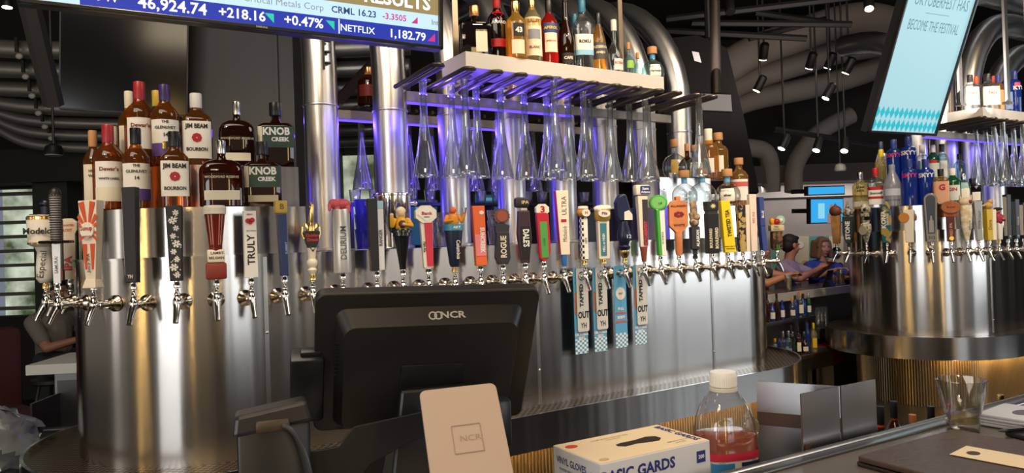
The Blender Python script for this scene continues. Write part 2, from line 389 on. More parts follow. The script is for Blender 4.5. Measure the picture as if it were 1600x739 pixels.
def build_tower(T, label, tiers, seams, holes=()):
    t = thing('draft_tower', label, 'beer tower', (T.mid.x, T.mid.y, 0), T.a)
    b = MB(); wall_of(b, T.outline(R0), ZB - .02, ZS); b.build('drum', STEEL, t)
    lip = MB(); wall_of(lip, T.outline(R0 + .004), ZS - .006, ZS + .004); lip.build('deck', STEEL, t)
    for (a0, a1, r, z0, z1) in tiers:
        q = MB(); wall_of(q, T.outline(r, a0=a0, a1=a1), z0, z1); q.build('bottle_tier', STEEL, t)
    tr = MB(); ring(tr, T.outline(R0 - .01), T.outline(R0 + .215), ZB); tr.build('drip_tray', PERF, t)
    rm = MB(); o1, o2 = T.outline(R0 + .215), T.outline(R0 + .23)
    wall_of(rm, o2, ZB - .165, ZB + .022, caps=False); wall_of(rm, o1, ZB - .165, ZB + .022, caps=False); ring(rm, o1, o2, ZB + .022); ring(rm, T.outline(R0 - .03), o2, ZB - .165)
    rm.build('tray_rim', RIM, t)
    fl = []; base = T.outline(R0 - .04, seg=240, straight=440)
    n = len(base)
    for i, (x, y) in enumerate(base):
        k = -.007 if i % 3 == 0 else .004; x2, y2 = base[(i + 1) % n]; x1, y1 = base[i - 1]
        tx, ty = x2 - x1, y2 - y1; L = math.hypot(tx, ty); fl.append((x + ty / L * k, y - tx / L * k))
    f = MB(); wall_of(f, fl, 0, ZB - .165); f.build('fluted_base', FLUTE, t, 20)
    R = Matrix.Rotation(-T.a, 4, 'Z') @ Matrix.Translation((-T.mid.x, -T.mid.y, 0))
    for px, zs, ztop in seams:
        h = T.hit(px, 0)
        if not h: continue
        p, nn = h; q = R @ Vector((p.x, p.y, 0)); an = math.atan2(nn.y, nn.x) - T.a
        sm = MB().at((q.x, q.y, 0), an + PI / 2); sm.box((0, 0, (ZB + ztop) / 2), (.018, .006, ztop - ZB - .02)); sm.box((-.007, -.002, (ZB + ztop) / 2), (.003, .006, ztop - ZB - .02))
        sb = sm.build('panel_seam', SATIN, t, 0)
        for z in zs:
            sc = MB().at((q.x, q.y, z), an + PI / 2); sc.ell((0, -.004, 0), (.008, .006, .008)); sc.build('screw', CHROME, sb)
    return t
T1 = Tower((-1.54, 3.75), 3.35, 33); T2 = Tower((3.76, 6.8), 3.6, 31)
s_cut = T1.loc(T1.hit(479, -.03)[0])[0]
s_cut2 = T1.line(1046, .57)[1]
build_tower(T1, 'long brushed steel beer tower with taps all around, beside the payment terminal', [(None, s_cut, .575, ZS, ZT), (s_cut2, None, .575, ZS, ZT)], [(413, (1.15, .8), ZS), (1109, (1.3, .75), ZS), (836, (.8,), 1.26)])
t2cut = T2.line(1532, .57)[1]
build_tower(T2, 'rounded brushed steel beer tower farther off, under the blue menu display', [(None, t2cut, .575, ZS, ZT)], [(1546, (1.22, .72), 1.26)])
# warm strips under the drip trays
for T, lst in ((T1, (.2, 1.3, 2.4, 3.3)), (T2, (-.2, .6, 1.6))):
    for a in lst:
        p = T.W(a, R0 + .09, ZB - .19); q = T.W(a, R0 - .02, .1)
        light('AREA', 'tray_light', p, q, 4.5, (1.0, .58, .18), .9, .04).rotation_euler.z += 0
# back risers on the tiers
def riser(T, a0, a1, r, z1, label):
    t = MB(); wall_of(t, T.outline(r, a0=a0, a1=a1), ZT, z1)
    o = t.build('bottle_riser', STEEL, None); o.location = (T.mid.x, T.mid.y, 0); o.rotation_euler.z = T.a
    sc = MB().at((0, 0, 0)); return tag(o, label, 'riser')
riser(T1, None, T1.line(470, .36)[1], .36, ZR, 'steel riser step holding up the whiskey bottles of the back row')
ra = T1.line(1042, .40)[1]
rb = MB(); h = T1.L / 2
rb.box((ra + .24 - h, -.24, (ZT + ZR) / 2), (.50, .24, ZR - ZT)); rb.ell((ra + .03 - h, -.362, ZR - .08), (.006, .004, .006))
o = rb.build('bottle_riser', STEEL, None, 30, (T1.mid.x, T1.mid.y, 0), T1.a); tag(o, 'steel box riser under the round tequila bottles', 'riser')
riser(T2, None, t2cut - .02, .33, ZR, 'steel riser step under the vodka bottles of the back row')
# ------------------------------------------------------------------ keg line pipes
def pipe_path(T, a, n, way, z_arc=2.72, rad=.85, z0=ZS, back=False):
    pts = [T.W(a, n, z0), T.W(a, n, 2.1), T.W(a, n, z_arc)]
    for i in range(1, 11):
        t = PI / 2 * i / 10; k = rad * (1 - math.cos(t)); pts.append(T.W(a, n - k, z_arc + rad * math.sin(t)) if back else T.W(a + way * k, n, z_arc + rad * math.sin(t)))
    pts.append(T.W(a, n - rad - (.1 if a < 1.2 else .4), z_arc + rad + .01) if back else T.W(a + way * (rad + 1.2), n, z_arc + rad + .01)); return pts
ORD = ['first', 'second', 'third', 'fourth', 'fifth', 'sixth', 'seventh', 'eighth', 'ninth', 'tenth', 'eleventh', 'twelfth', 'thirteenth', 'fourteenth', 'fifteenth']
for k in range(8):
    a = .6 + .415 * k
    if k > 4: a = .6 + .415 * 4 + .375 * (k - 4)
    way = 1; PZ0 = (ZT if a > s_cut2 - .12 else ZS) + .007; OBST.append((T1.W(a, 0).x, T1.W(a, 0).y, .10, 1.5, 5))
    t = thing('keg_line_pipe', ORD[k] + ' thick steel pipe from the whiskey end of the long beer tower', 'pipe', T1.W(a, 0, PZ0), 0, 'keg line pipes')
    L = Matrix.Translation(-T1.W(a, 0, PZ0))
    m = MB(); m.X = L; r = .093 if k != 1 else .10
    m.tube(pipe_path(T1, a, 0, way, 2.5, .95, z0=PZ0, back=True), r, 0, 28); m.build('tube', STEELP, t)
    c = MB(); c.X = Matrix.Translation((0, 0, ZS - PZ0)); c.lathe([(r + .003, .80), (r + .005, .803), (r + .005, .809), (r + .003, .812)], 0, 28); c.build('joint_collar', SATIN, t)
    b = MB(); b.lathe([(r + .02, 0), (r + .02, .012), (r + .002, .016)], 0, 28); b.build('base_flange', SATIN, t)
    if k == 0:
        g = MB().at((.045, -.085, 1.0), .5)
        g.box((0, 0, .11), (.012, .012, .25))
        for z in (.02, .08, .14, .20): g.rbox((.022, -.004, z), (.03, .02, .012), .003)
        g.build('clip_bracket', DARKM, t)
for k in range(4):
    a = .02 + .44 * k; rp = .085 if k == 0 else .12
    for n in ((0,) if k != 2 else (0, -.32)):
        z0 = (ZR if a - rp < t2cut + .05 else ZS) + .007; w0 = T2.W(a, n, z0); OBST.append((w0.x, w0.y, rp, 1.5, 5))
        t = thing('keg_line_pipe', ('rear ' if n else '') + ORD[k] + ' arching steel pipe over the farther beer tower, counted from the menu display', 'pipe', w0, 0, 'arching pipes of the farther tower')
        m = MB(); m.X = Matrix.Translation(-w0); m.tube(pipe_path(T2, a, n, 1, 2.45 + .27 * (3 - k), .9, z0=z0, back=bool(n)), rp, 0, 24); m.build('tube', STEELP, t)
        b = MB(); b.lathe([(rp + .03, 0), (rp + .03, .012), (rp, .016)], 0, 24); b.build('base_flange', SATIN, t)
for px, lab in ((1499, 'flat steel hanger bar beside the menu display'), (1573, 'flat steel hanger bar over the blue bottles on the far shelf')):
    p = P(px, 110, 6.25); hb = MB().box((0, 0, 1.0), (.05, .02, 2.0)); hb.box((0, 0, .01), (.09, .05, .02)); tag(hb.build('hanger_bar', SATIN, None, 0, (p.x, p.y, 2.55), T2.a), lab, 'hanger')
# ------------------------------------------------------------------ glass racks
LEDM = mat('led_violet', (.12, .06, 1.0), .5, emit=1.7)
RACKM = mat('rack_rod', (.10, .085, .07), .35, .8); BEAMM = mat('rack_beam', 'a9a29b', .35, .7)
def rack(T, a0, a1, side, ends, label, led=True, reach=.45, led_to=None):
    t = thing('glass_rack', label, 'glass rack', T.W(a0, .33 * side, 2.30), T.a)
    L = a1 - a0
    b = MB().box((L / 2, 0, .03), (L, .035, .055)); b.build('beam', BEAMM, t, 0, bevel=.003)
    if led:
        l = MB().box(((led_to or L) / 2, 0, -.004), ((led_to or L) - .02, .022, .010)); l.build('light_strip', LEDM, t, 0)
    for a in ends:
        x = a - a0; m = MB(); w = .028; y0, y1 = .02 * side, -reach * side
        path = [(x - w, y0, .082), (x - w, y1 + w * side, .102)]
        for i in range(1, 8): q = PI * i / 8; path.append((x - w * math.cos(q), y1 + w * side - w * side * math.sin(q), .102))
        path += [(x + w, y1 + w * side, .102), (x + w, y0, .082)]
        m.tube(path, .0118, 0, 8); m.build('hanging_loop', RACKM, t)
    return t
ends = [T1.line(px, .74)[1] for px in (690, 739, 782, 820, 860, 897, 932, 967, 1000, 1033, 1062, 1092, 1117)]
rack(T1, .96, 2.95, 1, ends, 'steel glass rack with open loops above the long beer tower', led_to=1.15)
rack(T1, .80, 2.95, -1, [.80 + .17 * i for i in range(13)], 'glass rack on the far side of the pipes above the long tower', led_to=1.3)
e2 = [-.36 + .17 * i for i in range(14)]
rack(T2, -.45, 2.2, 1, e2, 'steel glass rack with open loops above the farther beer tower')
for T, a, n, e in ((T1, 1.1, .36, 1.0), (T1, 1.0, -.36, 4.0), (T1, 1.9, -.36, 2.5), (T2, .8, .36, 1.5), (T2, 1.4, -.3, 6)):
    light('AREA', 'violet_glow', T.W(a, n, 2.28), T.W(a, n * .2, 1.4), e * 1.3, (.13, .07, 1.0), 1.0, .04)
for a in (1.25, 1.75): light('AREA', 'violet_up', T1.W(a, .40, 2.335), T1.W(a, .62, 2.8), 1.7, (.16, .09, 1.0), .5, .03)
light('POINT', 'violet_deck', T1.W(1.0, -.42, 1.75), (0, 0, 0), 2.2, (.08, .05, 1.0), .05)
light('POINT', 'violet_deck', T1.W(1.6, -.42, 1.75), (0, 0, 0), 1.5, (.08, .05, 1.0), .05)
# ------------------------------------------------------------------ bottle shelves
SHM = mat('shelf_alu', 'd9d2c8', .4, .25)
def shelf(T, a0, a1, n0, n1, z0, z1, label):
    t = thing('bottle_shelf', label, 'shelf', T.W(a0, (n0 + n1) / 2, z0), T.a); L = a1 - a0; d = n1 - n0
    b = MB().box((L / 2, 0, (z1 - z0) / 2), (L, d, z1 - z0)); b.build('shelf_body', SHM, t, 0, bevel=.002)
    for x in (.10, L - .1):
        h = MB().box((x, d / 2 + .012, 1.0), (.035, .008, 2.0)); h.build('hanger_strap', mat('strap_brass', (.55, .42, .28), .35, .9), t, 0)
    return t
ZSH = 2.54
sa0 = T1.line(737, .60)[1]; sa1 = T1.line(1046, .60)[1]
shelf(T1, sa0, sa1, .33, .60, 2.455, ZSH, 'pale metal shelf of liqueur bottles hung over the glass rack')
sb0 = T2.line(1543, .60)[1]
shelf(T2, sb0, sb0 + 1.6, .30, .60, 2.455, ZSH, 'pale metal shelf of gin and vodka hung over the farther tower')
# ------------------------------------------------------------------ taps
def curve_pts(p, q, r, k=6):
    p, q, r = Vector(p), Vector(q), Vector(r)
    return [p * (1 - t) ** 2 + q * 2 * t * (1 - t) + r * t * t for t in [i / k for i in range(k + 1)]]
ZTAP = 1.312
def make_faucet(t):
    """flange, shank, body, spout of one tap; local -Y looks out from the tower"""
    f = MB().at(rx=PI / 2); f.lathe([(.036, 0), (.036, .006), (.030, .012), (.024, .018), (.024, .030), (.017, .036), (.017, .045)], 0, 20); f.build('flange', CHROME_W, t)
    s = MB().at(rx=PI / 2); s.lathe([(.013, .04), (.013, .075), (.019, .078), (.019, .094), (.014, .097)], 0, 16); s.build('shank', CHROME, t)
    b = MB(); b.lathe([(.008, -.022), (.016, -.018), (.0185, -.005), (.0185, .012), (.014, .022), (.010, .028), (.012, .034), (.012, .040), (.008, .046), (.007, .064)], 0, 16, c=(0, -.11, 0))
    bo = b.build('faucet_body', CHROME, t)
    sp = MB(); pts = curve_pts((0, -.112, -.004), (0, -.128, -.03), (0, -.150, -.078)); sp.tube(pts, [.016, .0155, .0145, .0135, .0125, .0115, .0115], 0, 14); sp.build('spout', CHROME, t)
CHROME_W = mat('chrome_warm', (.78, .68, .55), .14, 1.0)
Y0 = -.11                                          # the handle stands here
def HB(): return MB().at((0, Y0, .062))
def hpart(name, mb, mats, parent, smooth=35): return mb.build(name, mats, parent, smooth)
def ferrule(t, m=CHROME, z=.0):
    b = HB(); b.lathe([(.010, 0), (.014, .004), (.014, .016), (.011, .024), (.011, .034)], 0, 14); return b.build('ferrule', m, t)
def L_(h, items, m, name='lettering'):             # items on the handle: (text, size, x, z, y, rot..)
    return letter(h, [(i[0], i[1], i[2], i[3] + .062, i[4] + Y0) + tuple(i[5:]) for i in items], m, name)
def face_ell(c, r): pass
def h_sunburst(t, H):
    ferrule(t); b = HB()
    b.frust(.03, H, .05, .028, .098, .04); b.frust(.012, .05, .07, .05, .052, .032); h = b.build('handle', M('efe2cb', .35), t, 0, bevel=.003)
    r = HB()
    for a in (-58, -36, -14, 14, 36, 58, 100, 128, -100, -128):
        a = math.radians(a); cz = H * .66; d = (math.sin(a), math.cos(a)); w = .16
        up = d[1] > 0; R1 = .034; R2 = (H - .006 - cz) / max(d[1], .35) if up else .10
        R2 = min(R2, .048 / max(abs(d[0]), .01))
        y = lambda z: -(.0145 + (.0065) * (z - .03) / (H - .03)) - .0012
        p = lambda R, e: (R * math.sin(a + e), cz + R * math.cos(a + e))
        q = [p(R1, -w), p(R2, -w * .75), p(R2, w * .75), p(R1, w)]
        r.add([(x, y(z), z) for x, z in q], [[0, 1, 2, 3]])
    r.build('sun_rays', M('d9531f', .4), h, 0)
    r = HB(); y = -.0175
    for sx in (-1, 1): r.add([(sx * .012, -.0165, .09), (sx * .022, -.0165, .09), (sx * .034, -.0185, H * .52), (sx * .008, -.0185, H * .52)], [[0, 1, 2, 3]])
    r.build('lower_rays', M('d9531f', .4), h, 0)
    o = HB(); o.prism(ngon(24, .036, .033, 0, H * .67), -.026, -.018); o.build('badge', M('f4ecdc', .4), h, 0)
    L_(h, [('Sunup', .026, 0, H * .69, -.0275, 0, .02), ('SUNDAZE', .010, 0, H * .60, -.0275)], INKR); L_(h, [('Juicy IPA', .022, .0, H * .31, -.0215, 90, .01)], INK)
def h_black_slab(t, H, txt='', side='d9d2c4', top='1d1e20', tw=0, red=None):
    ferrule(t); b = HB(); b.frust(.03, H, .046, .034, .056, .040, x1=tw); h = b.build('handle', M(top, .45), t, 0, bevel=.003)
    s = HB(); s.frust(.06, H - .02, .002, .026, .002, .032, x0=-.0245, x1=-.0285 + tw); s.build('side_panel', M(side, .5), h, 0)
    if txt: L_(h, [(txt, .020, tw * .5, H * .5, -.0215, 90, .02)], M(red or '7f8080', .5))
    L_(h, [('YH', .02, 0, .055, -.0200, 0, .03, .8)], M('d8d4cc', .5), 'mark')
    return h
def h_flower(t, H):
    ferrule(t); b = HB(); b.prism([(-.024, .03), (.024, .03), (.031, H - .01), (.026, H), (-.03, H), (-.034, H - .008)], -.013, .013); h = b.build('handle', M('161310', .5), t, 0, bevel=.004)
    p = HB(); random.seed(3)
    for i in range(9):
        z = .055 + (H - .085) * i / 8; x = (-.006 if i % 2 else .006); y = -.0138
        for k in range(6):
            a = k * PI / 3 + i; r = .012 + .004 * (i % 3 == 1); p.add([(x + r * .25 * math.cos(a - .9), y, z + r * .25 * math.sin(a - .9)), (x + r * math.cos(a - .28), y, z + r * math.sin(a - .28)), (x + r * 1.05 * math.cos(a + .28), y, z + r * 1.05 * math.sin(a + .28)), (x + r * .25 * math.cos(a + .9), y, z + r * .25 * math.sin(a + .9))], [[0, 1, 2, 3]])
    for i in range(26):
        x = random.uniform(-.022, .024); z = random.uniform(.05, H - .02); p.add([(x + .003 * c, -.0137, z + .003 * s) for c, s in ((1, 0), (0, 1), (-1, 0), (0, -1))], [[0, 1, 2, 3]])
    p.build('flower_print', M('e9e3d4', .6), h, 0)
def h_beerglass(t, H):
    ferrule(t); b = HB(); b.rbox((0, 0, .065), (.082, .05, .07), .008); h = b.build('handle', M('8a2f22', .5), t)
    p = HB(); p.rbox((0, -.003, .128), (.068, .046, .055), .006); p.build('plaque', M('eee2c8', .5), h)
    g = HB(); g.lathe([(.026, .15), (.027, .17), (.042, H - .035), (.044, H - .035)], 0, 20); g.build('glass_of_ale', mat('red_ale', '6b1712', .15), h)
    g = HB(); g.lathe([(.045, H - .036), (.047, H - .01), (.040, H)], 0, 20); g.build('foam', M('f0e6d2', .8), h)
    L_(h, [("LAMB'S", .016, .004, .140, -.0268), ('BELGIAN', .015, .002, .120, -.0268)], INK)
    s = HB()
    for a in (-2.3, -2.0, -1.2, -.9):
        s.add([(.0275 * math.cos(a), .0275 * math.sin(a), .175), (.0275 * math.cos(a + .12), .0275 * math.sin(a + .12), .175), (.0425 * math.cos(a + .12), .0425 * math.sin(a + .12), H - .04), (.0425 * math.cos(a), .0425 * math.sin(a), H - .04)], [[0, 1, 2, 3]])
    s.build('glass_stripes', M('c98a6d', .3), h, 0)
def h_white_bar(t, H):
    ferrule(t); b = HB(); b.frust(.03, H, .056, .022, .052, .022); h = b.build('handle', M('f0e9e1', .35), t, 0, bevel=.002)
    L_(h, [('TRULY', .043, .002, H * .47, -.0125, 90, .02)], INK); L_(h, [('BERRY', .009, 0, H * .95, -.0122)], INKR)
    s = HB()
    for x, z, r in ((-.009, 0, .011), (.008, .003, .011), (0, -.006, .010)): s.prism(ngon(12, r, r, x, H * .865 + z), -.0145, -.0112)
    s.build('berry_print', M('c3202b', .4), h, 0)
    L_(h, [('Hard Seltzer', .008, .004, H * .73, -.0122)], INK, 'small_print')
def h_blue_cube(t, H):
    ferrule(t); b = HB(); b.frust(.03, H - .062, .034, .030, .042, .036, x1=-.006); h = b.build('handle', M('1f2c5c', .3), t, 0, bevel=.004)
    c = HB(); c.rbox((-.008, 0, H - .03), (.05, .045, .056), .004); c.build('cube_topper', M('c9a94e', .35), h)
    L_(h, [('SUMMIT', .015, .008, H * .42, -.0192, 90)], M('8fa0cf', .4)); L_(h, [('B', .034, -.008, H - .03, -.0230, 0, .03)], M('7a5a1c', .4), 'mark')
def h_dragon(t, H):
    ferrule(t, GOLDM); b = HB(); b.lathe([(.012, .03), (.020, .05), (.014, .06), (.022, .075), (.022, .09), (.015, .10), (.018, .13), (.022, .15)], 0, 18); h = b.build('handle', M('efe6cf', .35), t)
    s = HB(); s.prism([(0, .13), (.024, .17), (.032, .215), (.028, .225), (-.028, .225), (-.032, .215), (-.024, .17)], -.020, .014); s.build('shield', M('1c1a18', .4), h, 0)
    L_(h, [('Gulden', .019, 0, .205, -.0212, 0, .03), ('Draak', .019, 0, .185, -.0212, 0, .03)], M('c9271f', .4))
    g = HB(); g.cap((0, 0, .225), .017, (0, 0, .262), .012); g.cap((0, 0, .262), .012, (.004, -.008, H - .012), .008); g.cap((0, -.004, H - .02), .008, (0, -.004, H), .003)
    for sx in (-1, 1):
        g.tube([(sx * .012, 0, .23), (sx * .022, 0, .25), (sx * .026, .004, .262)], [.006, .006, .003], 0, 8); pass
        g.tube([(sx * .03, 0, .19), (sx * .038, .004, .215), (sx * .037, .004, .245), (sx * .028, 0, .255)], .004, 0, 8)
    g.build('dragon_topper', GOLDM, h)
def h_elephant(t, H):
    ferrule(t); b = HB(); b.lathe([(.036, .03), (.037, .034), (.037, H - .055), (.034, H - .05)], 0, 26); h = b.build('handle', M('cfccc7', .35, metal=.5), t)
    e = HB(); z = H - .03
    e.ell((.006, 0, z + .005), (.038, .028, .024)); e.ell((-.03, -.004, z + .006), (.022, .022, .022)); e.cap((-.046, -.008, z), .010, (-.05, -.014, z - .022), .006); e.ell((-.022, -.024, z + .008), (.016, .005, .018))
    for x, y in ((-.018, -.014), (-.018, .014), (.026, -.014), (.026, .014)): e.cap((x, y, z - .01), .012, (x, y, z - .03), .012)
    e.build('elephant_topper', M('e0606a', .45), h)
    L_(h, [('DELIRIUM', .036, 0, H * .45, -.0385, 90, .005)], M('4a4a52', .4))
def h_two_tone(t, H):
    ferrule(t); b = HB(); b.frust(.03, H, .034, .040, .040, .044, x0=-.008, x1=-.012); h = b.build('handle', M('101012', .4), t, 0, bevel=.003)
    p = HB(); p.frust(.034, H - .05, .026, .030, .030, .034, x0=.019, x1=.018); p.build('side_plate', M('d5d8da', .4), h, 0, bevel=.002)
    q = HB(); q.frust(H - .05, H - .012, .031, .034, .031, .034, x0=.018, x1=.018); q.build('blue_tip', M('9cc3d6', .4), h, 0, bevel=.002)
    L_(h, [('RANGER', .020, .019, H * .5, -.0178, 90)], M('30343a', .4))
def figure(mb, z, s, arm):
    mb.ell((0, 0, z + .052 * s), (.012 * s, .012 * s, .015 * s), 1); mb.cap((0, 0, z + .036 * s), .006 * s, (0, 0, z + .042 * s), .006 * s, 1)
    mb.cap((0, 0, z + .005 * s), .019 * s, (0, 0, z + .024 * s), .017 * s, 0)
    for sx in (-1, 1):
        mb.cap((sx * .020 * s, 0, z + .028 * s), .008 * s, (sx * .028 * s, -.006 * s, z + .008 * s), .007 * s, 0)
    if arm == 'cup':
        mb.cap((.028 * s, -.006 * s, z + .008 * s), .007 * s, (.036 * s, -.010 * s, z + .034 * s), .006 * s, 0); mb.ell((.037 * s, -.011 * s, z + .040 * s), (.006 * s,) * 3, 1)
        mb.lathe([(.006 * s, .043 * s), (.009 * s, .062 * s)], 2, 10, c=(.037 * s, -.011 * s, z)); mb.cap((-.028 * s, -.006 * s, z + .008 * s), .007 * s, (-.008 * s, -.018 * s, z + .012 * s), .006 * s, 0)
    else:
        mb.cap((.028 * s, -.006 * s, z + .008 * s), .007 * s, (.006 * s, -.020 * s, z + .012 * s), .006 * s, 0); mb.ell((.004 * s, -.021 * s, z + .013 * s), (.006 * s,) * 3, 1)
        mb.cap((-.028 * s, -.006 * s, z + .008 * s), .007 * s, (-.030 * s, -.012 * s, z + .04 * s), .006 * s, 0); mb.ell((-.030 * s, -.013 * s, z + .046 * s), (.006 * s,) * 3, 1)
def h_lady(t, H):
    ferrule(t); b = HB(); b.lathe([(.013, .03), (.015, .06), (.032, H * .52), (.036, H * .53), (.036, H * .57), (.044, H * .575), (.044, H * .60), (.036, H * .605), (.034, H * .62)], 0, 22); h = b.build('handle', BLACKG, t)
    f = HB(); figure(f, H * .63, 1.42, ''); f.build('figurine_topper', [M('d8a51c', .4), M('e3c3a4', .5), BLACK], h)
    c = HB(); c.ell((0, .006, H * .63 + .085), (.021, .018, .020)); c.ell((0, .014, H * .63 + .066), (.020, .010, .03)); c.build('figurine_hood', M('e8dfc8', .5), h)
    v = HB(); v.ell((0, -.014, H * .63 + .018), (.017, .018, .024)); v.build('figurine_bodice', M('5a2320', .5), h)
def h_bank(t, H):
    ferrule(t); b = HB(); b.frust(.03, H - .08, .040, .026, .052, .034, x1=-.005); h = b.build('handle', M('efe7d6', .4), t, 0, bevel=.004)
    r = HB(); r.frust(.04, H - .085, .026, .002, .034, .002, y0=-.0148, y1=-.018, x0=.006, x1=.002); r.build('red_panel', M('d0344a', .4), h, 0)
    c = HB(); c.prism(ngon(8, .046, .046, -.006, H - .043, PI / 8), -.022, .02); c.build('badge', M('f3ecdc', .4), h, 0, )
    d = HB(); d.prism(ngon(4, .038, .038, -.004, H - .043), -.0245, -.0215); d.build('badge_face', M('f7f2e8', .4), h, 0)
    L_(h, [('Bank', .022, -.004, H - .040, -.0255, 0, .03)], INKR); L_(h, [('BEERS', .009, -.004, H - .058, -.0255), ('Pale Ale', .016, -.016, H * .40, -.0185, -90)], INK, 'small_lettering')
def h_captain(t, H):
    ferrule(t, BRASS); b = HB(); b.lathe([(.016, .03), (.022, .045), (.036, H * .52), (.039, H * .60)], 0, 22); h = b.build('handle', M('1c2440', .4), t)
    s = HB(); s.lathe([(.041, H * .60), (.041, H * .685)], 0, 22); s.build('band', M('3f97b5', .4), h); L_(h, [('ART', .016, .006, H * .642, -.0425, 0, .04)], PAPER, 'band_lettering')
    f = HB(); figure(f, H * .70, 1.25, 'cup'); f.build('figurine_topper', [M('dd8f1e', .45), M('d9662c', .5), CHROME], h)
    L_(h, [('Columbus', .023, .010, H * .33, -.0375, -90, .02)], M('e8e2d2', .5))
def h_orange(t, H):
    ferrule(t); b = HB(); b.frust(.03, H, .048, .036, .054, .040, x0=.003, x1=-.004); h = b.build('handle', M('ef6a2c', .4), t, 0, bevel=.003)
    g = HB(); g.frust(.08, .19, .044, .002, .049, .002, y0=-.0197, y1=-.0207, x0=.002, x1=.0); g.build('pink_print', M('f0888a', .4), h, 0)
    L_(h, [('SUNCREEK', .026, .008, H * .48, -.0222, -90, .04)], PAPER); s = HB(); s.prism(ngon(12, .010, .010, .008, H - .035), -.0225, -.0195); s.build('sun_print', PAPER, h, 0)
def h_gear(t, H):
    ferrule(t); b = HB(); b.prism([(-.022, .03), (.022, .03), (.034, .06), (.030, .20), (-.026, .20), (-.034, .07)], -.016, .016); h = b.build('handle', M('2a292a', .45), t, 0, bevel=.003)
    n = HB(); n.prism([(-.03, .20), (.03, .20), (.034, .235), (.014, .24), (.012, .25), (-.012, .25), (-.03, .235)], -.014, .014); n.build('neck', M('2c2b2d', .4), h, 0)
    g = HB(); g.lathe([(.036, -.012), (.039, -.004), (.039, .004), (.036, .012)], 0, 24) if False else None
    g = HB(); g.prism([(x * (1 if i % 2 else .88), H - .04 + (z) * (1 if i % 2 else .88)) for i, (x, z) in enumerate(ngon(32, .038, .042))], -.014, .014); g.build('gear_topper', M('6b4a1f', .4), h, 0)
    g = HB(); g.prism(ngon(20, .024, .028, 0, H - .04), -.018, -.013); g.build('gear_face', M('9a4a3a', .4), h, 0)
    L_(h, [('ROGUE', .036, .004, .122, -.0172, 90, .03, .95)], M('e9e0cd', .5))
def h_pale(t, H):
    ferrule(t); b = HB(); b.prism([(-.018, .03), (.020, .03), (.026, .10), (.034, .16), (.030, .23), (.026, H - .075), (-.026, H - .075), (-.034, .19), (-.026, .10)], -.014, .014); h = b.build('handle', M('3a1f2c', .4), t, 0, bevel=.005)
    i = HB(); i.prism([(-.012, .05), (.016, .05), (.026, .15), (.024, .225), (-.018, .225), (-.022, .15)], -.0165, -.013); i.build('inset', M('17140f', .5), h, 0)
    s = HB(); s.rbox((0, .0, H - .068), (.032, .02, .014), .003); s.build('topper_neck', M('c9c2b4', .4), h)
    c = HB(); c.rbox((-.008, 0, H - .032), (.066, .036, .056), .012); c.build('topper', M('2b2327', .4), h)
    L_(h, [("DALE'S", .038, .003, .165, -.0172, -90, .035, .82)], PAPER); L_(h, [('IPA', .024, .004, H - .032, -.0192, 0, .02)], M('e6c98e', .5), 'topper_lettering')
def h_three(t, H):
    ferrule(t); b = HB(); b.prism([(-.020, .05), (0, .03), (.022, .05), (.034, .09), (.028, H - .06), (.016, H - .05), (-.026, H - .05), (-.03, H - .07)], -.014, .014); h = b.build('handle', M('c31b33', .4), t, 0, bevel=.004)
    g = HB(); g.prism([(-.012, .055), (.022, .055), (.017, H - .10), (-.018, H - .10)], -.0165, -.013); g.build('green_panel', M('56a04f', .45), h, 0)
    c = HB(); c.prism([(x * (1 if i % 2 else .9), H - .035 + z * (1 if i % 2 else .9)) for i, (x, z) in enumerate(ngon(16, .034, .034))], -.012, .012); c.build('badge', M('efe6d2', .45), h, 0)
    L_(h, [('3', .048, .0, H - .035, -.0130, 0, .04)], INKR); L_(h, [('LAGER', .014, .002, H * .40, -.0172, 90)], M('2f6b35', .5), 'panel_lettering')
def h_ultra(t, H):
    b0 = HB(); b0.lathe([(.010, 0), (.013, .02), (.014, .065), (.010, .068)], 0, 14); b0.build('ferrule', M('2c6fb5', .3), t)
    b = HB(); b.frust(.066, H, .044, .030, .060, .034, x0=.004, x1=-.004); h = b.build('handle', M('f2e6d0', .35), t, 0, bevel=.002)
    s = HB(); s.frust(.068, H - .002, .002, .028, .002, .032, x0=-.0188, x1=-.0348); s.build('red_edge', M('b01535', .4), h, 0)
    L_(h, [('ULTRA', .034, .004, H * .80, -.0172, 90, .0)], M('1d1d2b', .5)); L_(h, [('Michelob', .030, .004, H * .43, -.0165, 90, -.005, .8)], M('2b2630', .5), 'script')
    r = HB(); r.box((-.001, -.0172, H * .605), (.026, .002, .016)); r.build('red_ribbon', M('b01535', .4), h, 0)
def h_barrel_check(t, H):
    ferrule(t, GOLDM); b = HB(); b.frust(.03, H - .062, .036, .026, .034, .026); h = b.build('handle', pattern('blue_check', 'check', '1d2436', 'e8e4da', (70, 70, 62), .4), t, 0, bevel=.003)
    s = HB(); s.frust(.035, H - .07, .018, .002, .020, .002, y0=-.0145, y1=-.0145, x0=.006, x1=.006); s.build('stripe', PAPER, h, 0)
    c = HB(); c.ell((0, 0, H - .035), (.034, .026, .030)); c.build('barrel_topper', M('b07a2a', .4), h); d = HB(); d.prism(ngon(16, .021, .021, .006, H - .038), -.030, -.018); d.build('barrel_face', M('efe7da', .45), h, 0)
    d = HB(); d.lathe([(.026, H - .014), (.024, H), (.012, H + .002)], 0, 16); d.build('barrel_foam', M('f0e8da', .6), h); L_(h, [('H', .022, .006, H - .038, -.0310, 0, .03)], INKR); L_(h, [('HEFE', .015, .006, H * .42, -.0162, 90)], M('1d2436', .5), 'side_lettering')
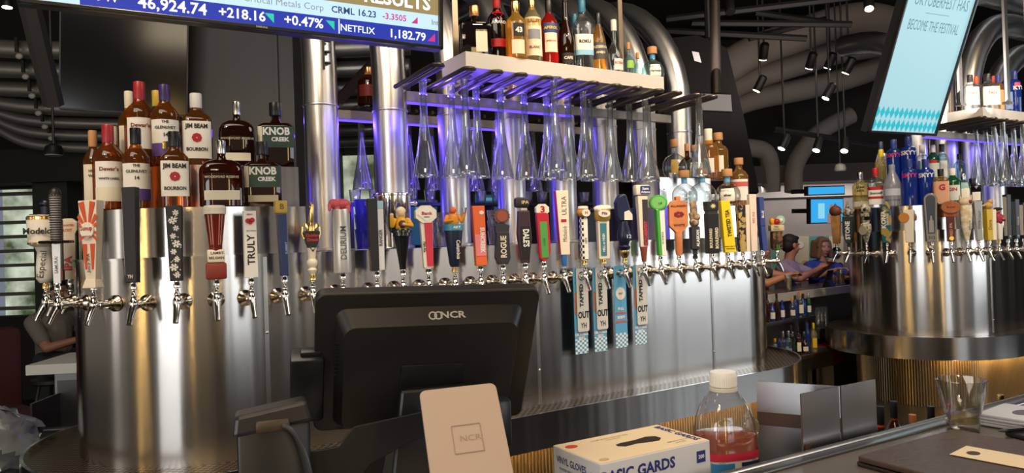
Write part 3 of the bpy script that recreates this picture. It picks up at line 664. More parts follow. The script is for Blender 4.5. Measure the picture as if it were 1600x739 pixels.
def h_foam_mug(t, H):
    ferrule(t, GOLDM); b = HB(); b.frust(.03, H - .085, .056, .030, .060, .034); h = b.build('handle', M('e9dcc3', .45), t, 0, bevel=.004)
    p = HB(); p.frust(.05, H - .10, .030, .002, .034, .002, y0=-.017, y1=-.0185, x0=-.004, x1=-.004); p.build('blue_panel', M('3b7f93', .45), h, 0)
    m = HB(); m.lathe([(.034, H - .085), (.040, H - .07), (.041, H - .02)], 0, 20, fy=.8); m.build('mug_topper', M('b8923f', .35), h)
    f = HB(); f.ell((0, 0, H - .014), (.044, .034, .02)); f.ell((-.022, -.006, H - .018), (.022, .026, .018)); f.ell((.022, -.006, H - .012), (.022, .026, .018)); f.build('mug_foam', M('f3ead6', .7), h)
    d = HB(); d.prism(ngon(20, .030, .021, -.004, H - .045), -.040, -.028); d.build('mug_badge', M('efe6da', .5), h, 0); L_(h, [('Pils', .022, -.004, H - .045, -.0410, 0, .03)], M('702030', .5)); L_(h, [('HELL or HIGH', .017, -.004, H * .37, -.0200, 90)], PAPER, 'panel_lettering')
def h_knight(t, H):
    ferrule(t, GOLDM); g = HB(); g.lathe([(.012, .03), (.020, .045), (.024, .06), (.024, .075), (.016, .08)], 0, 18); g.build('gold_base', GOLDM, t)
    b = HB(); b.lathe([(.026, .08), (.030, .095), (.022, .105), (.026, .12), (.035, .15), (.032, .19), (.020, .235), (.020, .25)], 0, 20); h = b.build('handle', M('171d38', .3), t)
    k = HB(); k.prism([(-.03, .245), (.034, .245), (.040, .27), (.036, .30), (.012, H), (-.008, H + .004), (-.030, H - .012), (-.044, H - .045), (-.04, .27)], -.022, .022); k.build('horse_head_topper', M('1a2140', .3), h, 0, bevel=.008)
    s = HB(); s.prism([(-.006, .252), (.038, .252), (.038, .285), (.02, .31), (-.004, .30)], -.025, -.021); s.build('emblem', M('e8e2d6', .5), h, 0); L_(h, [('12', .03, .010, .155, -.0350, 0, .02)], M('cfd3e6', .5))
def h_can_topper(t, H):
    f = HB(); f.lathe([(.010, 0), (.012, .01), (.020, .09)], 0, 14); f.build('ferrule', M('8a4a35', .4), t)
    b = HB(); b.frust(.09, H - .068, .044, .030, .054, .038, x0=.0, x1=-.004); h = b.build('handle', M('ece0cc', .4), t, 0, bevel=.004)
    p = HB(); p.frust(.10, H - .09, .024, .002, .030, .002, y0=-.0165, y1=-.0195, x0=.006, x1=.006); p.build('dark_panel', M('3b3436', .45), h, 0)
    c = HB(); c.rbox((-.002, 0, H - .034), (.080, .05, .064), .010); c.build('topper', M('ece2d2', .4), h); e = HB(); e.prism(rrect(.056, .05, .008, .008, H - .034), -.0275, -.0245); e.build('topper_badge', M('27427f', .4), h, 0)
    L_(h, [('Sam', .022, .008, H - .026, -.0285, 0, .03), ('Adams', .018, .008, H - .046, -.0285, 0, .03)], PAPER, 'topper_lettering'); L_(h, [('OCTOBERFEST', .023, .006, .168, -.0200, 90, .03)], M('d5485a', .45))
def h_green_disc(t, H):
    ferrule(t); b = HB(); b.frust(.03, H - .085, .038, .030, .046, .034, x0=.008); h = b.build('handle', M('f0efe6', .4), t, 0, bevel=.003)
    g = HB(); g.frust(.035, H - .088, .018, .033, .018, .037, x0=-.006, x1=-.014); g.build('green_side', M('4aa63a', .4), h, 0, bevel=.002)
    d = HB().at((-.004, Y0, .062 + H - .046), rz=-.35, rx=PI / 2); d.lathe([(.043, -.02), (.047, -.016), (.047, .016), (.043, .02)], 0, 28); d.build('disc_topper', M('49b13c', .35), h)
    e = HB().at((-.004, Y0, .062 + H - .046), rz=-.35, rx=PI / 2); e.lathe([(.036, .020), (.036, .0215)], 0, 28); e.build('disc_face', M('7cc46c', .4), h)
    L_(h, [('LIME', .019, .006, H - .050, -.0262, 0, .03)], M('2f6e2a', .4)); L_(h, [('W I D M E R', .014, .008, .14, -.0178, 90)], M('30404a', .4), 'side_lettering')
def h_paddle(t, H):
    ferrule(t); b = HB(); b.lathe([(.016, .03), (.020, .05), (.020, H * .45)], 0, 18); h = b.build('handle', mat('wood_orange', 'd98a55', .5, noise=('c97a48', 12)), t)
    p = HB(); z0 = H * .42; p.prism([(-.014, z0), (.014, z0), (.055, z0 + .045), (.055, H - .055), (.036, H - .03), (.012, H - .026), (.016, H - .006), (.010, H), (-.010, H), (-.016, H - .006), (-.012, H - .026), (-.036, H - .03), (-.055, H - .055), (-.055, z0 + .045)], -.012, .012); p.build('paddle', mat('wood_orange', 'd98a55'), h, 0, bevel=.003)
    L_(h, [('ALLAGASH', .019, 0, H - .062, -.0132, 0, .03), ('WHITE', .021, 0, z0 + .048, -.0132, 0, .03)], M('3a1d14', .5))
    r = HB(); zc = (z0 + .045 + H - .055) / 2
    for i in range(7): a = i * 2 * PI / 7; r.prism(ngon(6, .011, .009, .020 * math.cos(a), zc + .006 + .011 * math.sin(a), a), -.0145, -.0115)
    r.build('emblem', M('8c1f2b', .5), h, 0)
def h_anvil(t, H):
    ferrule(t, BLACKG); b = HB(); b.lathe([(.014, .03), (.014, .055), (.030, .065), (.030, .20), (.024, .205)], 0, 18); h = b.build('handle', M('2b2c2d', .4), t)
    k = HB(); k.ell((0, 0, .232), (.028, .022, .03)); k.ell((.010, -.006, .265), (.024, .022, .024)); k.cap((-.012, 0, .25), .012, (-.024, -.006, .285), .010); k.cap((0, 0, .26), .018, (-.004, 0, H - .02), .018); k.build('mascot_topper', mat('topper_mottle', 'b59c78', .5, noise=('3b3226', 40)), h)
    L_(h, [('ALASKAN', .024, .004, .132, -.0315, 90, .03)], PAPER)
def h_black_gold(t, H):
    ferrule(t); b = HB(); b.frust(.03, H - .078, .066, .044, .070, .046); h = b.build('handle', M('1a1715', .4), t, 0, bevel=.003)
    n = HB(); n.frust(H - .078, H - .06, .058, .04, .06, .04); n.build('neck', M('2a2826', .4), h, 0); c = HB(); c.frust(H - .06, H, .070, .046, .072, .048); c.build('topper', M('1d1b19', .4), h, 0, bevel=.003)
    d = HB(); d.prism([(x * (1 if i % 2 else .45), H - .03 + z * (1 if i % 2 else .45)) for i, (x, z) in enumerate(ngon(16, .02, .018))], -.0265, -.0235); d.build('diamond_mark', M('e0cf9c', .4), h, 0)
    L_(h, [('BOULEVARD', .026, .018, .128, -.0238, 90, .035, .92), ('BOULEVARD', .024, -.018, .128, -.0238, 90, .03, .92)], M('e8dcb4', .4))
def h_yellow(t, H):
    ferrule(t); b = HB(); b.frust(.03, H, .070, .030, .056, .034, x0=.008, x1=-.018); h = b.build('handle', M('f2d312', .4), t, 0, bevel=.003)
    L_(h, [('TWISTED TEA', .034, -.002, H * .60, -.0180, 95, .035, .82)], M('2a2306', .5)); L_(h, [('HARD ICED TEA', .011, .006, .07, -.0168), ('ORIGINAL', .012, .006, .055, -.0168)], M('2a2306', .5), 'small_lettering')
def h_black_gold_slab(t, H):
    ferrule(t); b = HB(); b.frust(.03, H, .038, .034, .046, .036, x0=-.006, x1=-.010); h = b.build('handle', pattern('gold_blot', 'blot', '14120f', 'b69a5a', (52, 52, 42), .45), t, 0, bevel=.002)
    s = HB(); s.frust(.03, H, .022, .034, .026, .036, x0=.026, x1=.028); s.build('side_panel', M('ead9c6', .45), h, 0, bevel=.002)
    L_(h, [('GOLD', .020, -.010, H * .22, -.0190, 90, .03)], M('c9b072', .5))
def h_cream_slab(t, H):
    ferrule(t); b = HB(); b.frust(.03, H, .040, .030, .046, .030); h = b.build('handle', M('e9d5c4', .45), t, 0, bevel=.003); L_(h, [('RED ALE', .020, 0, H * .62, -.0160, 90, .02)], M('c05a52', .5))
def h_blue_bent(t, H):
    ferrule(t); b = HB(); b.frust(.03, H * .5, .036, .034, .034, .034, x0=.012, x1=.0); b.frust(H * .5, H, .034, .034, .032, .034, x0=0, x1=-.006); h = b.build('handle', M('24357f', .35), t, 0, bevel=.003); L_(h, [('BLUE', .022, .0, H * .70, -.0185, 90, .02)], PAPER)
def h_tiki(t, H):
    ferrule(t); b = HB(); b.rbox((0, 0, .095), (.075, .06, .13), .006); h = b.build('handle', pattern('carved_brown', 'blot', '7a4e2e', '2b1a12', (45, 45, 45), .6), t)
    g = HB()
    for i in range(14): a = i * .45; g.cap((.030 * math.cos(a), .026 * math.sin(a), .03), .008, (.036 * math.cos(a), .030 * math.sin(a), .060), .003)
    g.build('grass_base', M('3f8a2c', .6), h); s = HB(); s.rbox((.0, -.004, .185), (.10, .065, .045), .005); s.build('sign_plank', M('d8c49a', .55), h); L_(h, [('TIKI', .020, -.012, .193, -.0375, 0, .02), ('PUNCH', .014, -.01, .176, -.0375)], M('4a3420', .5))
    f = HB(); f.ell((-.028, 0, .235), (.020, .02, .028)); f.build('mango_topper', M('e8a21c', .4), h); f = HB(); f.ell((.004, -.008, .232), (.026, .024, .022)); f.build('cherry_topper', M('b31c26', .35), h)
    f = HB(); f.prism(ngon(24, .034, .034, .035, .245), -.004, .010); f.build('coaster_topper', M('a7cfc4', .4), h, 0); f = HB(); f.ell((.036, -.008, .240), (.016, .016, .018)); f.build('flower_topper', M('efe3d6', .5), h)
def h_modelo(t, H):
    ferrule(t, GOLDM); b = HB(); b.lathe([(.022, .03), (.026, .034), (.036, .05), (.036, .10), (.030, .17), (.040, H - .15)], 0, 22); h = b.build('handle', M('eee8dc', .35), t)
    c = HB(); c.lathe([(.042, H - .152), (.064, H - .14), (.068, H - .02), (.062, H - .008)], 0, 24); c.build('topper', M('efe6d4', .4), h); g = HB()
    g.lathe([(.0655, H - .140), (.0665, H - .132)], 0, 24); g.lathe([(.0690, H - .028), (.0690, H - .016), (.055, H - .004)], 0, 24); g.build('gold_bands', GOLDM, h)
    L_(h, [('Modelo', .038, -.004, H - .082, -.0705, 0, .03)], INK); L_(h, [('Especial', .040, .0, .115, -.0378, 82, .0)], INK, 'script')
def h_lagunitas(t, H):
    ferrule(t, GOLDM); b = HB(); b.frust(.03, H, .062, .026, .066, .028); h = b.build('handle', M('dfe5d2', .45), t, 0, bevel=.003); g = HB(); g.frust(.085, H * .52, .060, .027, .060, .028); g.build('green_panel', M('3f8f3f', .4), h, 0); r = HB(); r.frust(.032, .082, .066, .029, .066, .029); r.build('red_base', M('d5582c', .4), h, 0)
    L_(h, [('Lagunitas', .046, .0, H * .56, -.0155, 90, .03, .9)], M('1f5f2c', .4)); L_(h, [('IPA', .034, 0, .057, -.0152, 0, .04)], PAPER, 'base_lettering')
def h_sword(t, H):
    ferrule(t); b = HB(); b.frust(.03, H * .46, .028, .014, .034, .016); h = b.build('handle', M('cfd2d2', .3, metal=.6), t, 0, bevel=.002); g = HB().at((0, Y0, .062 + H * .46)); g.lathe([(.066, 0), (.070, .005), (.066, .012)], 0, 24, fy=.5); g.build('hand_guard', BLACKG, h)
    k = HB(); k.cap((0, 0, H * .49), .019, (0, 0, H - .03), .023); k.build('grip', M('b9b4aa', .5), h); w = HB()
    for i in range(19): z = H * .50 + (H * .42) * i / 18; w.lathe([(.0215 + .0035 * i / 18, z - .0025), (.0235 + .0035 * i / 18, z), (.0215 + .0035 * i / 18, z + .0025)], 0, 12)
    w.build('grip_wrap', M('34312f', .6), h); p = HB(); p.ell((0, 0, H - .025), (.024, .024, .028)); p.build('pommel', BLACK, h); L_(h, [('SAMURAI', .018, 0, H * .25, -.0085, 90)], M('505458', .5))
def h_red_sign(t, H):
    ferrule(t); b = HB(); b.prism([(-.03, .03), (.03, .03), (.034, H - .08), (.044, H - .06), (.044, H - .02), (.02, H), (-.02, H), (-.044, H - .02), (-.044, H - .06), (-.034, H - .08)], -.012, .012); h = b.build('handle', M('ecd9bf', .45), t, 0, bevel=.004); L_(h, [('IPA', .05, 0, .11, -.0132, 90, .05), ('ELEVATED', .014, 0, H - .035, -.0132), ('LOST', .018, 0, H - .060, -.0132, 0, .03)], M('cf3a2a', .45))
def h_tap_navy(t, H):
    ferrule(t); b = HB(); b.cap((0, 0, .04), .016, (0, 0, H - .02), .024); h = b.build('handle', M('1d2338', .35), t); n = HB(); n.ell((0, 0, H - .02), (.03, .03, .024)); n.build('knob_topper', M('151a2c', .3), h)
# ---- handles of the farther tower
def h_wood(t, H):
    ferrule(t); b = HB(); b.frust(.03, H - .11, .060, .04, .088, .05); h = b.build('handle', mat('wood_tan', 'c08a4c', .5, noise=('a8743a', 14)), t, 0, bevel=.004); k = HB(); k.ell((0, 0, H - .07), (.058, .045, .055)); k.cap((0, 0, H - .04), .03, (0, 0, H), .006); k.build('nut_topper', M('70402a', .45), h)
def h_stone(t, H):
    ferrule(t, BLACKG); b = HB(); b.prism([(-.016, .03), (.016, .03), (.034, .07), (.046, .13), (.046, H - .13), (-.046, H - .13), (-.046, .13), (-.034, .07)], -.02, .02); h = b.build('handle', M('173021', .4), t, 0, bevel=.006); g = HB(); g.ell((0, 0, H - .09), (.04, .03, .04)); g.cap((-.03, 0, H - .11), .014, (-.055, 0, H - .075), .006); g.cap((.03, 0, H - .11), .014, (.055, 0, H - .075), .006); g.cap((0, 0, H - .06), .02, (0, 0, H), .006)
    g.build('gargoyle_topper', mat('gargoyle', 'cfc7b0', .6, noise=('4b4638', 45)), h); L_(h, [('STONE', .052, 0, .15, -.0212, 90, .04)], PAPER)
def h_skull(t, H):
    ferrule(t); b = HB(); b.lathe([(.012, .03), (.024, .06), (.044, .12), (.056, .15), (.05, .20), (.034, .21), (.044, .235)], 0, 20, fy=.6); h = b.build('handle', mat('bone', 'ddd3bd', .6, noise=('6b6250', 42)), t); w = HB().at((0, Y0 - .036, .062 + .145), rx=PI / 2); w.lathe([(.040, -.004), (.040, .004)], 0, 20); w.build('medallion', M('b9ae96', .5), h); s = HB(); s.ell((0, 0, H - .048), (.05, .044, .05)); s.rbox((.004, -.012, H - .098), (.062, .05, .034), .008); s.build('skull_topper', mat('bone', 'ddd3bd'), h)
    e = HB(); e.ell((-.018, -.036, H - .052), (.013, .012, .014)); e.ell((.022, -.036, H - .052), (.013, .012, .014)); e.ell((.002, -.042, H - .076), (.006, .008, .008)); e.build('eye_sockets', M('1c1812', .7), h)
def h_surf(t, H):
    ferrule(t); b = HB(); b.prism([(-.03, .03), (.03, .03), (.042, .12), (.044, H - .12), (.034, H - .04), (.012, H), (-.004, H), (-.026, H - .04), (-.042, H - .12), (-.042, .12)], -.014, .014); h = b.build('handle', pattern('wave_teal', 'blot', '1f6677', 'b79a52', (22, 22, 22), .4), t, 0, bevel=.006); L_(h, [('KONA', .052, -.012, H * .60, -.0152, 90, .04), ('BREWING', .022, .020, H * .60, -.0152, 90)], PAPER)
def h_white_orange(t, H):
    ferrule(t, BRASS); b = HB(); b.frust(.03, H - .02, .062, .046, .080, .054); h = b.build('handle', M('f0e7d6', .4), t, 0, bevel=.005); f = HB().at((-.035, Y0 - .03, .062 + H - .085), rx=PI / 2); f.lathe([(.040, -.006), (.042, 0), (.040, .006)], 0, 22); f.build('orange_slice', M('c8822a', .45), h); k = HB(); k.cap((.004, 0, H - .02), .010, (.012, 0, H + .02), .006); k.build('stem_topper', M('8a5a2a', .5), h); k = HB(); k.ell((.046, 0, H - .085), (.010, .02, .03)); k.build('side_slice', M('a2622a', .5), h)
def h_arch(t, H):
    ferrule(t); o = [(-.034, .03), (.034, .03)] + [(.050 * math.cos(a), H - .05 + .05 * math.sin(a)) for a in [PI * i / 12 for i in range(13)]]; b = HB(); b.prism(o, -.016, .016); h = b.build('handle', M('85827c', .35, metal=.6), t, 0, bevel=.003); p = HB(); p.prism([(-.026, .10), (.026, .10)] + [(.036 * math.cos(a), H - .052 + .036 * math.sin(a)) for a in [PI * i / 12 for i in range(13)]], -.0185, -.015); p.build('dark_inset', M('353b4b', .4), h, 0)
    q = HB(); q.frust(.11, .21, .036, .002, .032, .002, y0=-.0195, y1=-.0195); q.frust(.21, .25, .018, .002, .010, .002, y0=-.0195, y1=-.0195); q.build('city_print', M('9a9490', .5), h, 0); L_(h, [('312', .034, 0, .066, -.0172, 0, .03)], M('2a2b2e', .4))
def h_round_sign(t, H):
    ferrule(t); b = HB(); b.frust(.03, H - .09, .054, .034, .058, .036); h = b.build('handle', M('5d1826', .45), t, 0, bevel=.003); p = HB(); p.rbox((0, 0, H - .105), (.11, .04, .05), .005); p.build('cross_plank', mat('wood_red', 'b5683a', .5, noise=('9c552d', 14)), h); s = HB(); s.prism(ngon(28, .072, .052, 0, H - .05), -.034, .012); s.build('oval_sign', mat('wood_red', 'b5683a'), h, 0, bevel=.003); L_(h, [('Mother', .022, 0, H - .05, -.0352, 0, .02)], M('6a2c14', .5)); L_(h, [('RED IPA', .030, 0, .13, -.0195, 90, .02)], M('c9a06a', .5), 'side_lettering'); g = HB(); g.prism(ngon(16, .018, .018, 0, .056), -.021, -.016); g.build('gold_seal', GOLDM, h, 0)
def h_fish(t, H):
    ferrule(t); b = HB(); b.lathe([(.014, .03), (.026, .08), (.042, .16), (.048, H - .12), (.044, H - .07)], 0, 20, fy=.7); h = b.build('handle', mat('scales', 'd7bd90', .45, noise=('efe6d2', 30)), t); k = HB(); k.ell((0, 0, H - .055), (.054, .04, .04)); k.cap((-.035, 0, H - .04), .014, (-.045, 0, H), .005); k.cap((.035, 0, H - .04), .014, (.045, 0, H), .005); k.build('owl_topper', M('d9c6a4', .5), h); e = HB(); e.ell((.022, -.034, H - .052), (.016, .010, .016)); e.build('red_eye', M('7c1b22', .3), h); L_(h, [('HOOT', .026, .016, .16, -.0345, 82)], M('6a7a8a', .5))
def h_silver(t, H):
    ferrule(t); b = HB(); b.frust(.03, H, .046, .036, .066, .044, x1=-.012); h = b.build('handle', M('bdbab4', .3, metal=.7), t, 0, bevel=.004); L_(h, [('COORS LIGHT', .026, -.004, H * .56, -.0218, 86, .02, .9)], M('50545e', .4))
def h_yellow_box(t, H):
    ferrule(t); b = HB(); b.frust(.03, H, .052, .046, .058, .05, x0=-.006, x1=-.010); h = b.build('handle', M('d2b01d', .4), t, 0, bevel=.003); s = HB(); s.frust(.032, H - .002, .030, .044, .032, .048, x0=.034, x1=.034); s.build('side_panel', M('efe6d2', .4), h, 0); L_(h, [('Dora', .040, -.009, H * .55, -.0258, 90, .03)], M('8a6a08', .4)); k = HB(); k.ell((.0, 0, H + .03), (.034, .03, .034)); k.cap((-.02, 0, H + .04), .014, (-.06, -.01, H + .03), .009); k.ell((.014, -.006, H + .062), (.024, .022, .022)); k.build('animal_topper', M('c69a5c', .45), h)
def h_man(t, H):
    ferrule(t, GOLDM); b = HB(); b.frust(.03, H * .5, .044, .036, .056, .040); h = b.build('handle', M('d9cfc0', .4), t, 0, bevel=.004); f = HB(); figure(f, H * .52, 1.75, ''); f.build('figurine_topper', [M('9a2138', .5), M('b06a4a', .5), BLACK], h); k = HB(); k.ell((0, 0, H * .52 + .108), (.036, .032, .014)); k.build('figurine_hat', M('1b1718', .5), h)
def h_black_plain(t, H): h_black_slab(t, H, '', 'b9b4aa', '151515')
def h_dark_script(t, H): h_black_slab(t, H, 'PORTER', '4b5660', '17191d', 0, 'c9c4ba')
def h_navy_slab(t, H): h_black_slab(t, H, 'STOUT', 'cfcac0', '1b1a30', 0, 'b7a9cf')
def tap(T, px, yt, yb, fn, label, group, ang=None, tilt=0, yaw=0, wide=1.0):
    if ang is None:
        h = T.hit(px, .11); p, n = h
    else:                                            # angle from the front normal, round the whiskey end
        q = math.radians(ang); n = Matrix.Rotation(-q, 2) @ T.n; p = (T.C if ang > 0 else T.C + T.u * T.L) + n * (R0 + .11)
    base = p - n * .1085
    t = thing('beer_tap', label, 'beer tap', (base.x, base.y, ZTAP), math.atan2(n.y, n.x) + PI / 2, group)
    make_faucet(t)
    if ang is not None: c_ = math.atan2(-p.y, -p.x) - math.atan2(n.y, n.x); yaw = math.degrees((c_ + PI) % (2 * PI) - PI) * .8
    H = (yb - yt) * p.y / F + .03
    fn(t, H)
    wf = 1.0
    if yaw or wide != 1:
        for c in t.children:
            if c.name.split('.')[0] in ('handle', 'ferrule', 'gold_base'):
                c.matrix_local = Matrix.Translation((0, Y0, 0)) @ Matrix.Rotation(math.radians(yaw), 4, 'Z') @ Matrix.Diagonal((wide, 1, 1, 1)) @ Matrix.Translation((0, -Y0, 0))
    if tilt:
        for c in t.children:
            if c.name.split('.')[0] in ('handle', 'ferrule', 'gold_base'):
                c.matrix_local = Matrix.Translation((0, Y0, .062)) @ Matrix.Rotation(math.radians(tilt), 4, 'Y') @ Matrix.Translation((0, -Y0, -.062))
    return t
G1 = 'taps around the long beer tower'; G2 = 'taps around the farther beer tower'
for a in [
 (145, 310, 440, h_sunburst, 'tap with a flared cream and orange sunburst handle'),
 (207, 293, 442, h_black_slab, 'tap with a tall plain charcoal slab handle'),
 (275, 328, 446, h_flower, 'tap with a black handle printed with white flowers'),
 (337, 318, 433, h_beerglass, 'tap with a handle shaped like a glass of red ale with foam'),
 (391, 340, 444, h_white_bar, 'tap with a white bar handle, berries and large black upright lettering'),
 (443, 318, 436, h_blue_cube, 'tap with a dark blue handle and gold cube on top'),
 (487, 326, 438, h_dragon, 'tap with a gold dragon topper over a black shield and white stem'),
 (534, 320, 436, h_elephant, 'tap with a pink elephant on a silver cylinder handle'),
 (587, 310, 423, h_two_tone, 'tap with a black and pale grey handle with a light blue tip'),
 (628, 322, 430, h_lady, 'tap with a hooded woman figurine in yellow sleeves on a black handle'),
 (668, 320, 418, h_bank, 'tap with an off-white octagon badge over a red handle'),
 (709, 323, 424, h_captain, 'tap with an orange-coated figurine raising a cup on a navy handle'),
 (749, 333, 426, h_orange, 'tap with an orange and pink bar handle'),
 (784, 328, 415, h_gear, 'tap with a black handle and round gear-shaped topper'),
 (819, 306, 410, h_pale, 'tap with a dark maroon handle and small black topper box'),
 (848, 319, 411, h_three, 'tap with a red handle, green panel and white scalloped badge'),
 (880, 308, 418, h_ultra, 'tap with a cream bar handle with red edge and blue ferrule'),
 (912, 327, 411, h_barrel_check, 'tap with a thin blue-and-white checked handle and small barrel topper'),
 (942, 321, 404, h_foam_mug, 'tap with a cream handle, teal panel and foaming mug on top'),
 (975, 314, 413, h_knight, 'tap with a navy horse-head handle on a gold base'),
 (1005, 298, 411, h_can_topper, 'tap with a red-lettered handle and white and blue block on top'),
 (1031, 307, 402, h_green_disc, 'tap with a bright green disc on a green and white handle'),
 (1060, 317, 409, h_paddle, 'tap with an orange wooden paddle handle and red emblem'),
 (1085, 322, 407, h_anvil, 'tap with a short black barrel handle under a mottled brown animal'),
 (1112, 316, 397, h_black_gold, 'tap with a wide black handle with double cream lettering'),
 (1137, 317, 398, h_yellow, 'tap with a bright yellow leaning handle and black lettering'),
 (1160, 324, 397, h_black_gold_slab, 'tap with a black and gold speckled handle with cream side'),
 (1176, 311, 400, h_cream_slab, 'tap with a plain pinkish cream slab handle'),
 (1190, 316, 400, h_blue_bent, 'tap with a narrow bent royal blue handle')]:
    fl = min(1, max(0, (a[0] - 420) / 250)); tap(T1, a[0], a[1], a[2], a[3], a[4], G1, yaw=-14 * fl, wide=1 + .22 * fl)
q = T1.hit(145, .11); T_ANG = math.degrees(math.acos(max(-1, min(1, q[1].dot(T1.n)))))
tap(T1, 92, 297, 447, h_sword, 'tap with a sword-hilt handle, wrapped grip and black round guard', G1, T_ANG + 20)
tap(T1, 66, 340, 448, h_modelo, 'tap with a white handle and round cream topper with gold bands', G1, T_ANG + 40)
tap(T1, 88, 345, 440, h_lagunitas, 'tap with a pale green handle with orange-red base, half hidden by the sword hilt', G1, T_ANG + 61)
tap(T1, 108, 345, 440, h_red_sign, 'tap with a cream handle with red lettering, behind the sword hilt by the drum', G1, T_ANG + 72)
tap(T1, 75, 318, 447, h_tap_navy, 'tap with a slim navy knob handle behind the gold-banded topper', G1, T_ANG + 50)
tap(T1, 1205, 318, 395, h_tiki, 'tap with a carved brown handle, grass base and fruit toppers', G1, -52)
for a in [
 (1353, 329, 391, h_skull, 'tap with a bone-white skull and skeleton handle'),
 (1385, 328, 393, h_surf, 'tap with a teal surfboard-shaped handle'),
 (1421, 331, 386, h_white_orange, 'tap with a thick white handle with an orange slice on its side'),
 (1455, 308, 384, h_arch, 'tap with a grey arched metal handle with dark inset'),
 (1485, 321, 384, h_round_sign, 'tap with an oval wooden sign over a maroon handle'),
 (1510, 320, 391, h_fish, 'tap with an owl-topped cream scaly handle'),
 (1529, 321, 383, h_silver, 'tap with a silver tapered handle beside the owl-topped one'),
 (1545, 331, 379, h_yellow_box, 'tap with a mustard yellow block handle and tan animal topper'),
 (1560, 320, 379, h_man, 'tap with a figurine in a dark hat and red shawl on a pale handle'),
 (1574, 306, 376, h_black_plain, 'tap with a tall plain black handle'),
 (1587, 313, 375, h_dark_script, 'tap with a black handle with pale upright lettering'),
 (1599, 317, 373, h_navy_slab, 'tap with a dark navy slab handle beyond the pale-lettered black one')]:
    fl = min(1, max(0, (a[0] - 1440) / 60)); tap(T2, a[0], a[1], a[2], a[3], a[4], G2, yaw=-8 * fl, wide=1.0)
q = T2.hit(1353, .11); A2 = math.degrees(math.acos(max(-1, min(1, q[1].dot(T2.n)))))
tap(T2, 1328, 329, 394, h_stone, 'tap with a dark green handle with white upright lettering and gargoyle', G2, A2 + 17)
tap(T2, 1311, 329, 391, h_wood, 'tap with a tan wooden handle with brown nut-shaped top', G2, A2 + 39)
# ------------------------------------------------------------------ bottles
SHAPE = {
 'whisky': [(.88, 0), (1, .012), (1, .60), (.95, .645), (.74, .70), (.46, .75), (.36, .79), (.34, .92)],
 'square': [(.93, 0), (1, .01), (1, .60), (.92, .66), (.64, .715), (.42, .76), (.37, .80), (.36, .90)],
 'flask': [(.93, 0), (1, .015), (1.0, .50), (.97, .58), (.80, .66), (.5, .705), (.22, .73), (.19, .77), (.19, .92)],
 'slab': [(.98, 0), (1, .01), (1, .60), (.97, .635), (.72, .68), (.30, .71), (.22, .74), (.22, .88)],
 'ball': [(.55, 0), (.74, .01), (.94, .13), (1, .26), (.95, .40), (.74, .53), (.42, .60), (.25, .64), (.22, .68), (.22, .84)],
 'tall': [(.95, 0), (1, .01), (1, .64), (.90, .70), (.50, .79), (.35, .85), (.33, .94)],
 'vodka': [(.95, 0), (1, .01), (1, .70), (.88, .755), (.50, .79), (.42, .82), (.40, .92)],
 'goose': [(.85, 0), (.98, .02), (1, .45), (.92, .56), (.62, .70), (.36, .82), (.31, .94)],
 'longneck': [(.92, 0), (1, .02), (1, .34), (.78, .46), (.42, .56), (.34, .64), (.32, .95)],
 'square_short': [(.96, 0), (1, .01), (1, .66), (.92, .71), (.50, .75), (.36, .79), (.36, .92)]}
NEXP = {'square': 4, 'flask': 3, 'slab': 7, 'square_short': 5}
FYY = {'flask': .55, 'slab': .55}
G = {
 'whisky': glass('amber_whisky', (.62, .25, .05), .16), 'dark': glass('dark_amber', (.22, .05, .015), .22), 'brown': glass('dark_brown', (.10, .03, .012), .3),
 'clear': glass('clear_spirit', (.92, .95, .95), .03, refl=1.6, dark=.5), 'gold': glass('gold_liqueur', (.95, .60, .10), .30), 'pale': glass('pale_gold', (.95, .84, .45), .22),
 'red': glass('red_aperitif', (.75, .04, .03), .35), 'blue': glass('blue_glass', (.05, .17, .80), .35), 'green': glass('green_glass', (.04, .34, .13), .3),
 'frost': glass('frosted_glass', (.80, .83, .88), .45, .25), 'amber2': glass('light_amber', (.85, .50, .14), .22), 'black': glass('black_bottle', (.03, .02, .025), .4), 'teal': glass('teal_glass', (.65, .85, .88), .08)}
WOODC = mat('cork_wood', 'c08a58', .6)
